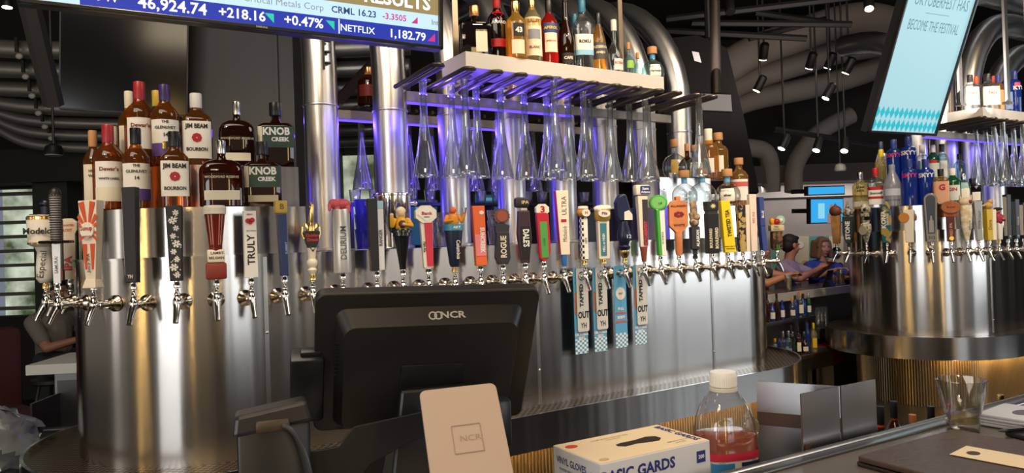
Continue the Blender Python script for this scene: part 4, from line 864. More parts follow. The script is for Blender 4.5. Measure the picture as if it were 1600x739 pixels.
def bottle(p, h, R, kind, gl, cap, label, group=None, rz=0.0, lab=None, bands=(), texts=(), capz=None, capr=None, liquid=None, neck=None, name='liquor_bottle'):
    """lab/bands: (z0, z1, half_width_frac, material) in fractions of the height; texts: (string, z, size as a fraction of h, material, x, bold)"""
    t = thing(name, label, 'bottle', (p[0], p[1], p[2] + .0015), rz, group)
    n = NEXP.get(kind, 2); fy = FYY.get(kind, 1); pr = SHAPE[kind]; zc0, zc1 = capz or ((.80, 1.0) if kind != 'ball' else (.80, 1.0))
    b = MB()
    body = [(r * R, z * h) for r, z in pr if r >= .45]; nk = [(r * R, z * h) for r, z in pr if r < .5]
    if n == 2: b.lathe([(r * R, z * h) for r, z in pr], 0, 24)
    else:
        b.lathe(body, 0, 32, n, fy); nk = [(body[-1][0] * (fy if fy < 1 else 1) * .98, body[-1][1])] + [q for q in nk if q[1] > body[-1][1]]; b.lathe(nk, 0, 20)
    b.build('glass_body', G[gl] if isinstance(gl, str) else gl, t)
    rn = pr[-1][0] * R; cr = capr * R if capr else rn + .0025
    c = MB()
    if cap:
        c.lathe([(cr * .98, zc0 * h), (cr, zc0 * h + .002), (cr, zc1 * h - .004), (cr * .93, zc1 * h)], 0, 20); c.build('cap', cap, t)
    if neck:
        q = MB(); q.lathe([(rn + .0015, neck[0] * h), (rn + .0015, neck[1] * h)], 0, 20, cap=False); q.build('neck_label', neck[2], t)
    def prof_r(z):
        for (r0, z0), (r1, z1) in zip(pr, pr[1:]):
            if z0 <= z <= z1: return R * (r0 + (r1 - r0) * (z - z0) / max(z1 - z0, 1e-6))
        return R
    def front(x, z, off):
        r = prof_r(z) + off; x = max(-r * .985, min(r * .985, x)); return (x, -fy * (r ** n - abs(x) ** n) ** (1 / n) - (off * .4 if fy < 1 else 0), z * h)
    def patch(z0, z1, wf, m, nm, off=.0012, x0=0.0, parent=t):
        q = MB(); K = 10; J = 3; vs_ = []
        for j in range(J + 1):
            z = z0 + (z1 - z0) * j / J; w = min(wf, .97) * prof_r(z)
            for i in range(K + 1): vs_.append(front(x0 * R + w * math.sin(-PI / 2 + PI * i / K), z, off))
        q.add(vs_, [[j * (K + 1) + i, j * (K + 1) + i + 1, (j + 1) * (K + 1) + i + 1, (j + 1) * (K + 1) + i] for j in range(J) for i in range(K)])
        return q.build(nm, m, parent, 60)
    host = t
    if lab: host = patch(lab[0], lab[1], lab[2], lab[3], 'label')
    for i, bd in enumerate(bands): patch(bd[0], bd[1], bd[2], bd[3], 'label_band', .002 + .0004 * i, bd[4] if len(bd) > 4 else 0, host)
    groups = {}
    for tx in texts: groups.setdefault(tx[3].name, []).append(tx)
    for k, l in groups.items():
        for tx in l:
            q = MB(); vs_, fs = text_geom(tx[0], tx[2] * h, tx[5] if len(tx) > 5 else .03, tx[6] if len(tx) > 6 else 1); x0 = (tx[4] if len(tx) > 4 else 0) * R
            q.add([front(x + x0, tx[1] + y / h, .0032) for x, y in vs_], fs)
            q.build('lettering', l[0][3], host, 0)
    return t
MW, MC, MG = M('f0ebe0', .5), M('eadfc6', .55), M('2f4a38', .5)
def fr(T, px, off): p = T.hit(px, off)[0]; return p
def faceto(p): return math.atan2(p[0], p[1]) * -1.0 * .9
def settle(p, R, z, h, kind):
    """slide a bottle along the line of sight, or slim it, until it stands clear of its neighbours"""
    kf = {'square': 1.15, 'square_short': 1.18, 'slab': 1.1, 'flask': 1.08}.get(kind, 1.0); p = Vector((p[0], p[1])); L0 = p.length; best = None
    for shrink in (1, .95, .9, .84, .78):
        for st in range(45):
            d = ((st + 1) // 2) * .008 * (1 if st % 2 else -1); q = p * ((L0 + d) / L0); r = R * shrink * kf
            if all((q - Vector((o[0], o[1]))).length > r + o[2] + .002 or z + h < o[3] or z > o[4] for o in OBST):
                OBST.append((q.x, q.y, r, z, z + h)); return Vector((q.x, q.y)), R * shrink
    OBST.append((p.x, p.y, R * .75 * kf, z, z + h)); return p, R * .75
def on_tier(T, px, yt, yb, wpx, off, z, kind, gl, cap, label, group, wmul=1.0, **k):
    p = fr(T, px, off); h = (yb - yt) * p.y / F; R = wpx * .5 * p.y / F * wmul; p, R = settle(p, R, z, h, kind)
    return bottle((p.x, p.y, z), h, R, kind, gl, cap, label, group, rz=-math.atan2(p.x, p.y), **k)
GW1, GW2 = 'whiskey bottles along the front of the tier', 'whiskey bottles on the riser'
CAPR, CAPP, CAPB, CAPS, CAPC = M('a3262e', .35), M('3b2a63', .35), M('15161a', .35), mat('cap_silver', (.6, .6, .58), .25, 1.0), M('d9cdb4', .5)
PURP = M('5b3f86', .45)
on_tier(T1, 136, 197, 326, 30, -.09, ZT, 'whisky', 'whisky', WOODC, 'cork-topped whiskey bottle with a cream label, first at the sunburst tap', GW1, lab=(.08, .58, .9, MC), texts=(('HIGH', .50, .044, INK, 0), ('WEST', .44, .044, INK, 0)), capr=.42)
on_tier(T1, 174, 192, 326, 46, -.08, ZT, 'whisky', 'whisky', CAPR, 'red-capped scotch bottle with a white slanted label, front row', GW1, lab=(.10, .56, .8, MW), bands=((.10, .26, .82, MC),), texts=(("Dewar's", .47, .060, M('7a2a22', .5)), ('WHITE LABEL', .36, .035, INK)), capz=(.80, 1), neck=(.70, .80, CAPR))
on_tier(T1, 217, 196, 323, 42, -.09, ZT, 'whisky', 'whisky', CAPB, 'dark-capped scotch bottle with cream and purple label, front row', GW1, lab=(.22, .55, .9, MW), bands=((.10, .24, .9, PURP),), texts=(('THE', .52, .045, INK), ('GLENLIVET', .45, .047, INK), ('14', .37, .06, INK)))
on_tier(T1, 277, 204, 323, 43, -.09, ZT, 'square', 'whisky', CAPB, 'square bourbon bottle with a black cap, cream label and red seal, front row', GW1, lab=(.14, .60, .92, MW), texts=(('JIM BEAM', .53, .082, INK, 0, .035, .82), ('BOURBON', .24, .064, INK, 0, .03, .85), ('o', .41, .19, M('b01e2a', .5), 0, .09)))
on_tier(T1, 350, 216, 320, 66, -.10, ZT, 'flask', 'dark', CAPS, 'wide flat bourbon flask with silver cap and low cream label, front row', GW1, bands=((.10, .24, .78, MC),), texts=(('WOODFORD RESERVE', .44, .047, M('d8ccb0', .5), 0, .02),))
on_tier(T1, 414, 216, 320, 56, -.10, ZT, 'slab', 'dark', CAPB, 'rectangular bourbon bottle with dark wax cap and green label, front row', GW1, lab=(.30, .62, .93, MG), texts=(('KNOB', .54, .155, PAPER, .0, .04, .9), ('CREEK', .42, .085, PAPER, .2, .04)), capr=.34, bands=((.08, .18, .8, M('c9bb98', .5)), (.30, .62, .12, MC, -.86)))
on_tier(T1, 190, 137, 262, 36, -.37, ZR, 'whisky', 'green', M('c9a83a', .4), 'dark green bottle with a yellow tip, at the back of the riser', GW2)
on_tier(T1, 202, 138, 262, 32, -.25, ZR, 'whisky', 'whisky', CAPC, 'cream-capped bottle with a long cream neck label on the riser', GW2, lab=(.05, .55, .9, MC), neck=(.68, .83, MC))
on_tier(T1, 156, 194, 326, 34, -.175, ZT, 'whisky', 'whisky', CAPC, 'cream-necked bottle tucked behind the cork-topped whiskey', GW1, lab=(.05, .58, .9, MC), neck=(.66, .84, MC))
on_tier(T1, 225, 134, 264, 44, -.29, ZR, 'whisky', 'whisky', CAPR, 'tallest red-capped scotch bottle on the riser', GW2, lab=(.20, .56, .8, MW), neck=(.72, .82, CAPR), texts=(("Dewar's", .47, .060, M('7a2a22', .5)),))
on_tier(T1, 264, 139, 264, 42, -.30, ZR, 'whisky', 'whisky', CAPP, 'purple-capped scotch bottle with cream and purple label on the riser', GW2, lab=(.22, .55, .9, MW), bands=((.10, .26, .9, PURP), (.19, .28, .22, GOLDM)), texts=(('THE', .52, .045, INK), ('GLENLIVET', .45, .047, INK), ('14', .36, .06, INK)))
on_tier(T1, 313, 146, 263, 46, -.31, ZR, 'square', 'whisky', M('dcd8d0', .4), 'square bourbon bottle with a white cap, cream label and red seal, on the riser', GW2, lab=(.10, .60, .92, MW), texts=(('JIM BEAM', .53, .082, INK, 0, .035, .82), ('BOURBON', .22, .064, INK, 0, .03, .85), ('o', .39, .19, M('b01e2a', .5), 0, .09)))
on_tier(T1, 376, 162, 264, 54, -.31, ZR, 'flask', 'brown', CAPS, 'dark flat bourbon flask with a ribbed silver cap on the riser', GW2, bands=((.08, .20, .7, MC),), texts=(('WOODFORD RESERVE', .42, .047, M('b8ac90', .5), 0, .02),))
on_tier(T1, 437, 163, 266, 56, -.31, ZR, 'slab', 'brown', CAPB, 'rectangular bourbon bottle with a black wax cap and green label, on the riser', GW2, lab=(.30, .62, .93, MG), texts=(('KNOB', .54, .155, PAPER, .0, .04, .9), ('CREEK', .42, .085, PAPER, .2, .04)), capr=.34, bands=((.30, .62, .12, MC, -.86),))
# shelf over the rack
def on_line(T, px, yt, yb, wpx, n, z, kind, gl, cap, label, group, **k):
    p, a = T.line(px, n); h = (yb - yt) * p.y / F; R = wpx * .5 * p.y / F; p, R = settle(p, R, z, h, kind)
    return bottle((p.x, p.y, z), h, R, kind, gl, cap, label, group, rz=-math.atan2(p.x, p.y) * .6 + (T.a * .35), **k)
GS = 'liqueur bottles on the hung shelf'; COPP = mat('copper_cap', (.72, .36, .16), .3, 1.0)
on_line(T1, 753, -4, 79, 50, .47, ZSH, 'slab', 'black', COPP, 'squat black bottle with copper cap and cream label at the shelf corner', GS, bands=((.10, .66, .36, MC, .30),), texts=(('NOISETTE', .50, .05, INK, .30),), capr=.3)
on_line(T1, 746, 10, 79, 34, .40, ZSH, 'whisky', 'brown', COPP, 'small dark bottle with copper cap behind the squat black one', GS)
on_line(T1, 788, -22, 85, 32, .48, ZSH, 'whisky', 'black', INKR, 'black amaro bottle with a red star and red band', GS, bands=((.20, .32, .9, INKR),), texts=(('*', .60, .34, INKR, 0, .06), ('AMARO', .56, .06, PAPER)))
on_line(T1, 806, 8, 82, 22, .39, ZSH, 'tall', 'gold', CAPC, 'thin gold bottle behind the black amaro bottle', GS)
on_line(T1, 817, -2, 87, 33, .48, ZSH, 'whisky', 'gold', GOLDM, 'golden liqueur bottle with a round black and white badge', GS, lab=(.06, .30, .6, MC), texts=(('43', .46, .12, PAPER, .1, .05),), bands=((.36, .58, .52, INK, .1),))
on_line(T1, 843, -18, 90, 28, .48, ZSH, 'tall', 'pale', GOLDM, 'pale wine aperitif bottle with a tall cream label', GS, lab=(.12, .68, .95, MC), texts=(('LILLET', .62, .062, M('8a3a2a', .5), 0, .03), ('BLANC', .24, .05, M('8a3a2a', .5))), bands=((.36, .50, .7, M('8d8f96', .5)),))
on_line(T1, 869, -14, 94, 28, .48, ZSH, 'whisky', 'red', CAPB, 'bright red aperitif bottle with a blue and cream label', GS, lab=(.20, .54, .7, MC), bands=((.48, .62, .8, M('24407c', .5)),), texts=(('APEROL', .55, .055, M('e8c52a', .5), 0, .03), ('APERITIVO', .36, .03, INKR)))
on_line(T1, 895, -34, 98, 27, .48, ZSH, 'longneck', 'brown', CAPB, 'tall dark brown bottle with a small black label', GS, bands=((.06, .18, .7, INK),), texts=(('CAFE', .12, .045, MC, 0),))
on_line(T1, 921, -16, 100, 30, .48, ZSH, 'square', 'clear', M('2a6f8e', .4), 'clear ribbed gin bottle with white and light blue label', GS, lab=(.26, .48, .95, MW), bands=((.20, .27, .95, M('8fc3dd', .5)),), texts=(('ROKU', .38, .058, INK, 0, .04),))
on_line(T1, 909, -6, 92, 24, .39, ZSH, 'tall', 'teal', M('2a6f8e', .4), 'clear bottle with blue cap behind the ribbed gin', GS)
on_line(T1, 946, 8, 103, 23, .48, ZSH, 'goose', 'amber2', CAPB, 'amber bottle with a dark grey label and black cap', GS, lab=(.22, .50, .92, M('4a4842', .5)), texts=(('RESERVA', .42, .06, MC), ('ANEJO', .33, .05, MC)))
on_line(T1, 970, 18, 106, 25, .48, ZSH, 'longneck', 'clear', M('e3dcd2', .5), 'clear long-necked bottle with a small pink-white label', GS, bands=((.08, .28, .62, M('f0d8d4', .5), .3),), texts=(('ROSA', .20, .06, INKR, .3),))
on_line(T1, 992, 52, 108, 22, .47, ZSH, 'ball', 'teal', WOODC, 'small clear round bottle with green print and cork, beside the long-necked one', GS, bands=((.24, .46, .5, M('7fb23a', .5)),))
on_line(T1, 1006, 66, 111, 20, .42, ZSH, 'ball', 'teal', WOODC, 'smallest clear round bottle with cork, third from the shelf end', GS)
on_line(T1, 1029, 57, 114, 36, .48, ZSH, 'ball', 'teal', WOODC, 'round tequila bottle with cork and blue ribbon at the shelf end', GS, lab=(.10, .46, .5, MW), neck=(.66, .80, M('4f9bd0', .5)), texts=(('reposado', .28, .08, INK, 0, .02),), capr=.42)
p = T1.W(1.02, -.33, 2.36)
bottle((p.x, p.y, 2.397), .24, .07, 'whisky', 'dark', COPP, 'dark red liqueur bottle standing on the rear rack beam by the pipes', None, neck=(.7, .8, M('c9a63a', .4)), lab=(.2, .5, .7, M('7a1c18', .5)))
# tequila cluster
GQ = 'tequila bottles at the far end of the tier'; RIB = M('6fb2dc', .5)
on_tier(T1, 1072, 268, 324, 40, -.10, ZT, 'ball', 'clear', WOODC, 'round clear tequila bottle in front of the steel box, front row', GQ, capr=.42, neck=(.64, .8, RIB))
on_tier(T1, 1100, 266, 325, 44, -.10, ZT, 'ball', 'clear', WOODC, 'widest round clear tequila bottle in the middle of the front row', GQ, capr=.42, neck=(.64, .8, RIB))
on_tier(T1, 1139, 266, 324, 40, -.10, ZT, 'ball', 'clear', WOODC, 'round clear tequila bottle with a round cream label, front row', GQ, capr=.42, lab=(.12, .46, .55, MW), neck=(.64, .8, RIB), texts=(('silver', .28, .09, INK),))
on_tier(T1, 1058, 224, 284, 38, -.27, ZR, 'ball', 'clear', WOODC, 'round tequila bottle with tall cork on the steel box', GQ, capr=.32, bands=((.1, .45, .3, M('c9a24a', .5)),))
on_tier(T1, 1092, 232, 284, 40, -.27, ZR, 'ball', 'teal', WOODC, 'round tequila bottle with cork, blue ribbon and green-cream label on the steel box', GQ, lab=(.10, .46, .5, MC), neck=(.64, .8, RIB), capr=.42, bands=((.06, .2, .3, M('9dc03c', .5), -.5),))
on_tier(T1, 1078, 224, 282, 30, -.40, ZR, 'ball', 'dark', WOODC, 'dark round bottle behind the cork-topped tequila', GQ)
on_tier(T1, 1112, 205, 284, 30, -.28, ZR, 'whisky', 'amber2', M('e9e2d2', .5), 'amber tequila bottle with a tall white cap', GQ, lab=(.12, .40, .5, MW), capz=(.70, 1), capr=.42)
on_tier(T1, 1100, 212, 282, 22, -.40, ZR, 'longneck', 'clear', M('e3d6b8', .5), 'slim clear bottle with a cream cap at the back of the steel box', GQ)
on_tier(T1, 1131, 210, 284, 30, -.29, ZR, 'whisky', 'amber2', WOODC, 'amber tequila bottle with wooden stopper and pale slanted label', GQ, lab=(.16, .5, .5, MW), capr=.5, capz=(.84, 1))
on_tier(T1, 1158, 250, 326, 28, -.12, ZT, 'whisky', 'amber2', WOODC, 'amber bottle with wooden stopper and red and white label at the tier end', GQ, lab=(.12, .55, .9, MW), bands=((.40, .5, .9, M('c95a4a', .5)),), capr=.5, capz=(.86, 1))
on_tier(T1, 1152, 282, 325, 24, -.24, ZT, 'whisky', 'whisky', M('c9b48a', .5), 'light brown bottle behind the labelled round one', GQ, lab=(.2, .5, .8, M('d9a08a', .5)))
# farther tower
GV = 'vodka and gin bottles on the farther tower'; BLC = M('2c3d8a', .35); SIL = CAPS
def v(px, yt, yb, w, off, z, kind, gl, cap, label, **k): return on_tier(T2, px, yt, yb, w, off, z, kind, gl, cap, label, GV, **k)
v(1335, 285, 329, 11, -.10, ZT, 'tall', 'clear', SIL, 'slim clear bottle with silver cap at the edge of the farther tower')
v(1347, 273, 330, 24, -.10, ZT, 'whisky', 'pale', SIL, 'pale yellow tequila bottle with black lettering', texts=(('LUNA', .58, .075, INK, 0, .05), ('AZUL', .49, .075, INK, 0, .05)), lab=(.06, .2, .9, MC))
v(1349, 237, 294, 19, -.30, ZR, 'whisky', 'pale', M('e2c11c', .4), 'clear yellowish bottle with a yellow cap on the riser')
v(1359, 242, 294, 20, -.33, ZR, 'whisky', 'clear', SIL, 'clear bottle with a green label and silver cap on the riser', lab=(.2, .5, .9, M('8fae4a', .5)))
v(1371, 266, 328, 24, -.10, ZT, 'square', 'clear', M('c8202a', .35), 'clear vodka bottle with a red cap and red and white label', lab=(.08, .52, .92, MW), bands=((.44, .52, .93, INKR), (.22, .28, .93, INKR)), texts=(('Smirnoff', .36, .08, INK),))
v(1379, 217, 290, 21, -.31, ZR, 'goose', 'frost', M('2c3550', .35), 'tall frosted bottle with a navy cap on the riser', bands=((.16, .34, .7, M('6f86b4', .5)),))
v(1397, 261, 327, 27, -.10, ZT, 'goose', 'frost', M('8d95a6', .4), 'wide frosted vodka bottle with a pale mountain label, front row', lab=(.26, .42, .8, M('c3cad6', .5)), texts=(('GREY GOOSE', .15, .05, M('4a5878', .5)),))
v(1401, 221, 291, 21, -.30, ZR, 'vodka', 'blue', BLC, 'blue vodka bottle with pink lettering on the riser', texts=(('SKYY', .64, .12, M('d8406a', .4), 0, .03),))
v(1424, 218, 291, 22, -.30, ZR, 'vodka', 'blue', BLC, 'blue vodka bottle with white lettering on the riser', texts=(('SKYY', .64, .125, PAPER, 0, .03),))
v(1424, 253, 326, 22, -.10, ZT, 'vodka', 'blue', BLC, 'blue vodka bottle with pink lettering, front row', texts=(('SKYY', .64, .12, M('d8406a', .4), 0, .03),))
v(1450, 253, 325, 23, -.10, ZT, 'vodka', 'blue', BLC, 'blue vodka bottle with white lettering, front row', texts=(('SKYY', .64, .125, PAPER, 0, .03),))
v(1437, 255, 325, 18, -.22, ZT, 'vodka', 'blue', BLC, 'plain blue bottle between the two lettered ones in front')
v(1445, 230, 290, 20, -.31, ZR, 'square', 'clear', MW, 'clear vodka bottle with a white cap on the riser', lab=(.1, .5, .4, M('7fb89a', .5)))
v(1462, 233, 290, 19, -.31, ZR, 'whisky', 'green', MW, 'green gin bottle with a white cap on the riser', lab=(.12, .5, .85, M('c9d2c4', .5)), bands=((.5, .58, .6, INKR),))
v(1476, 231, 290, 19, -.31, ZR, 'square', 'teal', CAPB, 'pale blue gin bottle with a black cap on the riser', lab=(.12, .55, .7, M('dfe3df', .5)))
v(1473, 268, 322, 22, -.10, ZT, 'square_short', 'amber2', CAPB, 'square gin bottle with a salmon label and red mark', lab=(.04, .64, .96, M('dca886', .5)), texts=(('G', .46, .22, INKR, .1, .05),))
v(1491, 264, 320, 23, -.10, ZT, 'whisky', 'green', MW, 'green gin bottle with white cap and grey-white label, front row', lab=(.10, .52, .85, M('d5dad2', .5)), texts=(('GIN', .40, .12, INKR),))
v(1508, 270, 317, 19, -.10, ZT, 'square', 'teal', SIL, 'pale bottle with a tall white label beside the green gin', lab=(.06, .7, .8, MW))
v(1503, 252, 296, 16, -.31, ZR, 'square', 'teal', CAPB, 'dark-capped pale bottle on the riser above the green gin')
v(1522, 274, 314, 24, -.10, ZT, 'square_short', 'black', CAPB, 'squat black bottle with a white angled label at the tier end', bands=((.12, .45, .45, MW, .4),))
GX = 'bottles on the far hung shelf'
def x2(px, yt, yb, w, n, kind, gl, cap, label, **k): return on_line(T2, px, yt, yb, w, n, ZSH, kind, gl, cap, label, GX, **k)
x2(1524, 120, 175, 21, .46, 'square', 'clear', CAPB, 'clear vodka bottle with black cap and cream label at the far shelf corner', lab=(.12, .62, .9, MC), texts=(("Tito's", .45, .09, M('8a4a2a', .5)),))
x2(1534, 114, 172, 16, .38, 'whisky', 'clear', M('c9502a', .4), 'clear bottle with an orange-red cap behind the corner bottle')
x2(1552, 114, 171, 27, .46, 'square', 'clear', CAPB, 'wide clear vodka bottle with black cap and cream label', lab=(.12, .62, .9, MC), texts=(("Tito's", .45, .09, M('8a4a2a', .5)),))
x2(1560, 108, 170, 16, .37, 'whisky', 'clear', M('c9502a', .4), 'second orange-capped clear bottle on the far shelf')
x2(1568, 110, 171, 15, .44, 'vodka', 'amber2', BLC, 'tan-labelled bottle with a blue cap on the far shelf', lab=(.1, .6, .9, M('c9a063', .5)))
x2(1581, 107, 174, 16, .47, 'vodka', 'blue', BLC, 'first blue bottle on the far shelf', bands=((.1, .5, .7, M('7f95c9', .5)),))
x2(1594, 107, 176, 17, .47, 'vodka', 'blue', BLC, 'second blue bottle on the far shelf with a pink and white print', texts=(('SKYY', .6, .12, PAPER),), bands=((.62, .72, .5, M('d8406a', .5)),))
# ------------------------------------------------------------------ hanging half-yard glasses
GUSED = set()
def yard_glass(T, a, n, label, group, L=.47, s=1.0, src=[None]):
    ll = ends if T is T1 and n > 0 else e2 if T is T2 else [.80 + .17 * i for i in range(13)]; sg = 1 if n > 0 else -1
    slots = [(abs(m - a) + .5 * abs(q - abs(n)), m, q) for m in [(x + y) / 2 for x, y in zip(ll, ll[1:])] for q in (.41, .56, .71) if (T is T1, sg, round(m, 3), q) not in GUSED]
    _, a, n_ = min(slots); GUSED.add((T is T1, sg, round(a, 3), n_)); n = n_ * sg
    w = T.W(a, n, 2.399 + .02 * max(0, n_ - .31) / .45)
    if src[0] is None:
        t = thing('hanging_glass', label, 'glass', w, 0, group)
        b = MB(); pr = [(.0215, -.004), (.0200, -.05), (.0200, -.16), (.0235, -.24), (.033, -.32), (.047, -.40), (.060, -.465), (.0655, -.505), (.066, -.515)]
        b.lathe(pr, 0, 26, cap=False); b.lathe([(r - .0022, z) for r, z in pr], 0, 26, cap=False); b.lathe([(.0660, -.511), (.0672, -.5145), (.0660, -.518), (.0632, -.5145), (.0650, -.511)], 0, 26, cap=False); b.build('glass_bowl', CLEAR, t)
        f = MB(); f.lathe([(.020, -.012), (.027, -.003), (.046, .0005), (.046, .004), (.036, .008), (.008, .012)], 0, 22); f.build('foot', CLEAR, t); src[0] = t; return t
    t = src[0].copy(); COL.objects.link(t); t.location = w; t.scale = (s, s, 1); tag(t, label, 'glass', group)
    for c in src[0].children: d = c.copy(); COL.objects.link(d); d.parent = t
    return t
GG = 'half-yard glasses in the front rack'
for i, (g_, n) in enumerate([(0, .41), (1, .41), (1, .56), (2, .41), (3, .41), (4, .41), (4, .71), (5, .41), (6, .41), (6, .56), (7, .41), (8, .41), (9, .41), (9, .56), (10, .41), (11, .71)]):
    yard_glass(T1, (ends[g_] + ends[g_ + 1]) / 2, n, 'tall upside-down glass in the front rack, %s from the screen end' % (ORD[i] if i < 15 else 'last'), GG)
GB = 'half-yard glasses in the rear rack'
for i, a in enumerate((.98, 1.16, 1.33, 1.50, 1.68, 1.86, 2.02, 2.2, 2.38, 2.56)):
    yard_glass(T1, a, -.52 - .06 * (i % 2), 'tall upside-down glass in the rear rack, %s from the whiskey end' % ORD[i], GB)
GC = 'half-yard glasses over the farther tower'
for i, (a, n) in enumerate([(.06, .71), (.235, .41), (.235, .56), (.40, .41), (.40, .71), (.575, .41), (.575, .56), (.745, .41), (.745, .56), (.915, .41), (1.08, .41)]):
    yard_glass(T2, a, n, 'tall upside-down glass over the farther tower, %s from its round end' % ORD[i], GC)
# things on the deck between the pipes
p = T1.line(614, .40)[0]
t = thing('ice_bucket', 'shiny steel bucket standing on the tower deck before the second pipe', 'bucket', (p.x, p.y, ZS + .008), T1.a)
b = MB(); b.lathe([(.078, 0), (.084, .008), (.100, .27), (.106, .275), (.106, .283), (.100, .286), (.095, .27), (.078, .02)], 0, 32); b.build('bucket_body', CHROME, t)
for s in (-1, 1):
    b = MB(); b.cap((s * .100, 0, .235), .010, (s * .125, 0, .235), .012); b.ell((s * .135, 0, .235), (.014, .02, .014)); b.build('side_knob', CHROME, t)
BLUG = glass('blue_tumbler', (.12, .12, .95), .5)  # blue light on the tumblers is put into their colour
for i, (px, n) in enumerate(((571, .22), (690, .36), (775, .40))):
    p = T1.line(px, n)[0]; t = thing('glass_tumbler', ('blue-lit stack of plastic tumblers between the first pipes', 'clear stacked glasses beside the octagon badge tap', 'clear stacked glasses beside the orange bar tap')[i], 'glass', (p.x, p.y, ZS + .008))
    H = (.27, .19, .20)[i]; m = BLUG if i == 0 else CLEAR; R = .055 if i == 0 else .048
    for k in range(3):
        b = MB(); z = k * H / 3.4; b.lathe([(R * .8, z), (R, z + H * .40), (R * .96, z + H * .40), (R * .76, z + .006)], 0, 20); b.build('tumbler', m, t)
# back shelf with short glasses behind the pipes
t = thing('back_shelf', 'dark shelf with short glasses behind the pipes', 'shelf', T1.W(2.0, -.56, 1.785), T1.a)
MB().box((0, 0, .01), (2.2, .16, .02)).build('board', DARKM, t, 0)
for x in (-1.05, 0, .5): MB().box((x, .0, -.138), (.02, .14, .272)).build('bracket', DARKM, t, 0)
for i in range(15):
    w = T1.W(1.0 + i * .135, -.56, 1.8065); g = MB(); g.lathe([(.026, 0), (.034, .01), (.040, .085), (.038, .085), (.032, .012)], 0, 14)
    tag(g.build('short_glass', CLEAR, None, 35, w), 'short tumbler on the dark shelf behind the pipes, %s from the whiskey end' % ORD[i], 'glass', 'short tumblers on the back shelf')
# ------------------------------------------------------------------ tapped-out tags over four faucets
def dense(o):
    r = []
    for (x0, z0), (x1, z1) in zip(o, o[1:] + o[:1]):
        k = max(1, int(math.hypot(x1 - x0, z1 - z0) / .008)); r += [(x0 + (x1 - x0) * i / k, z0 + (z1 - z0) * i / k) for i in range(k)]
    return r
CHK = pattern('tag_check', 'check', '5aa4d2', 'eef0ec', (62, 62, 78), .5)
TAGB = M('5ba6d4', .5); TAGG = M('d2d0cb', .5)
for i, (px, yb, cover) in enumerate(((912, 554, 1), (942, 552, 1), (975, 548, 0), (1005, 545, 1))):
    p, n = T1.hit(px, .11); p = p - n * .045; H = (yb - 420) * p.y / F; rz = math.atan2(n.y, n.x) + PI / 2
    t = thing('tap_tag', ('blue hanging tag under a grey cover, at the checked handle', 'blue hanging tag under a grey cover, at the foaming mug handle', 'uncovered blue festival tag with white crest and check base', 'blue hanging tag under a grey cover, at the tall red-lettered handle')[i], 'tag', (p.x, p.y, ZTAP + .045), rz, 'blue paper tags on the faucets')
    w = .094; out = rrect(w, H, .008, 0, -H / 2); hole = ngon(24, .024, .024, 0, -.05)
    def plate(w, H, m, name, y, rnd):
        b = MB(); o = dense(rrect(w, H, rnd, 0, -H / 2, 5)); K = len(o); hl = [(.026 * math.cos(math.atan2(z + .045, x)), -.045 + .026 * math.sin(math.atan2(z + .045, x))) for x, z in o]
        # keep the slot free for the faucet
        for yy in (y, y + .0022): b.add([(x, yy, z) for x, z in o] + [(x, yy, z) for x, z in hl], [[k, (k + 1) % K, (k + 1) % K + K, k + K] for k in range(K)])
        b.add([(x, y, z) for x, z in o] + [(x, y + .0022, z) for x, z in o], [[k, (k + 1) % K, (k + 1) % K + K, k + K] for k in range(K)])
        return b.build(name, m, t, 0)
    bl = plate(w, H, TAGB, 'blue_card', .004, .010)
    q = MB(); q.box((0, .0030, -H + .045), (w - .002, .0012, .085)); q.build('check_print', CHK, bl, 0)
    letter(bl, [(s, .021, .0, z, .0022, 0, .04) for s, z in ((('OKTOBER', -.378), ('FEST', -.400)) if cover else (('FULL', -.255), ('BODY', -.305)))], PAPER)
    if not cover:
        letter(bl, [('BAVARIAN', .018, 0, -.28, .0022, 0, .04), ('LEGENDARY', .018, 0, -.33, .0022, 0, .04)], M('d0662c', .5), 'orange_lettering')
        q = MB(); q.prism(ngon(24, .036, .038, 0, -.165), .001, .0035); q.build('crest', M('e6e2d2', .5), bl, 0); letter(bl, [('FEST', .016, 0, -.165, .0004, 0, .03)], M('34586e', .5), 'crest_lettering')
    else:
        q = MB(); q.box((-.036, .0030, -.20), (.012, .0012, .12)); q.build('orange_print', M('c96a3a', .5), bl, 0)
        g = thing('tapped_out_cover', ('grey tapped-out cover, first in the row of three', 'grey tapped-out cover, middle one of the three', '', 'grey tapped-out cover, last in the row beside the crest tag')[i], 'tag', (p.x, p.y, ZTAP + .045), rz, 'grey tapped-out covers')
        b = MB(); o = dense(rrect(.082, .362, .012, .010, -.181)); K = len(o); hl = [(.008 + .026 * math.cos(math.atan2(z + .045, x - .008)), -.045 + .026 * math.sin(math.atan2(z + .045, x - .008))) for x, z in o]
        for yy in (-.006, -.003): b.add([(x, yy, z) for x, z in o] + [(x, yy, z) for x, z in hl], [[k, (k + 1) % K, (k + 1) % K + K, k + K] for k in range(K)])
        b.add([(x, -.006, z) for x, z in o] + [(x, -.003, z) for x, z in o], [[k, (k + 1) % K, (k + 1) % K + K, k + K] for k in range(K)])
        c = b.build('grey_card', TAGG, g, 0)
        letter(c, [('TAPPED', .037, .002, -.155, -.0072, 90, .04), ('OUT', .052, .012, -.268, -.0072, 0, .04, .72), ('YH', .042, .012, -.328, -.0072, 0, .02, .75)], INK)
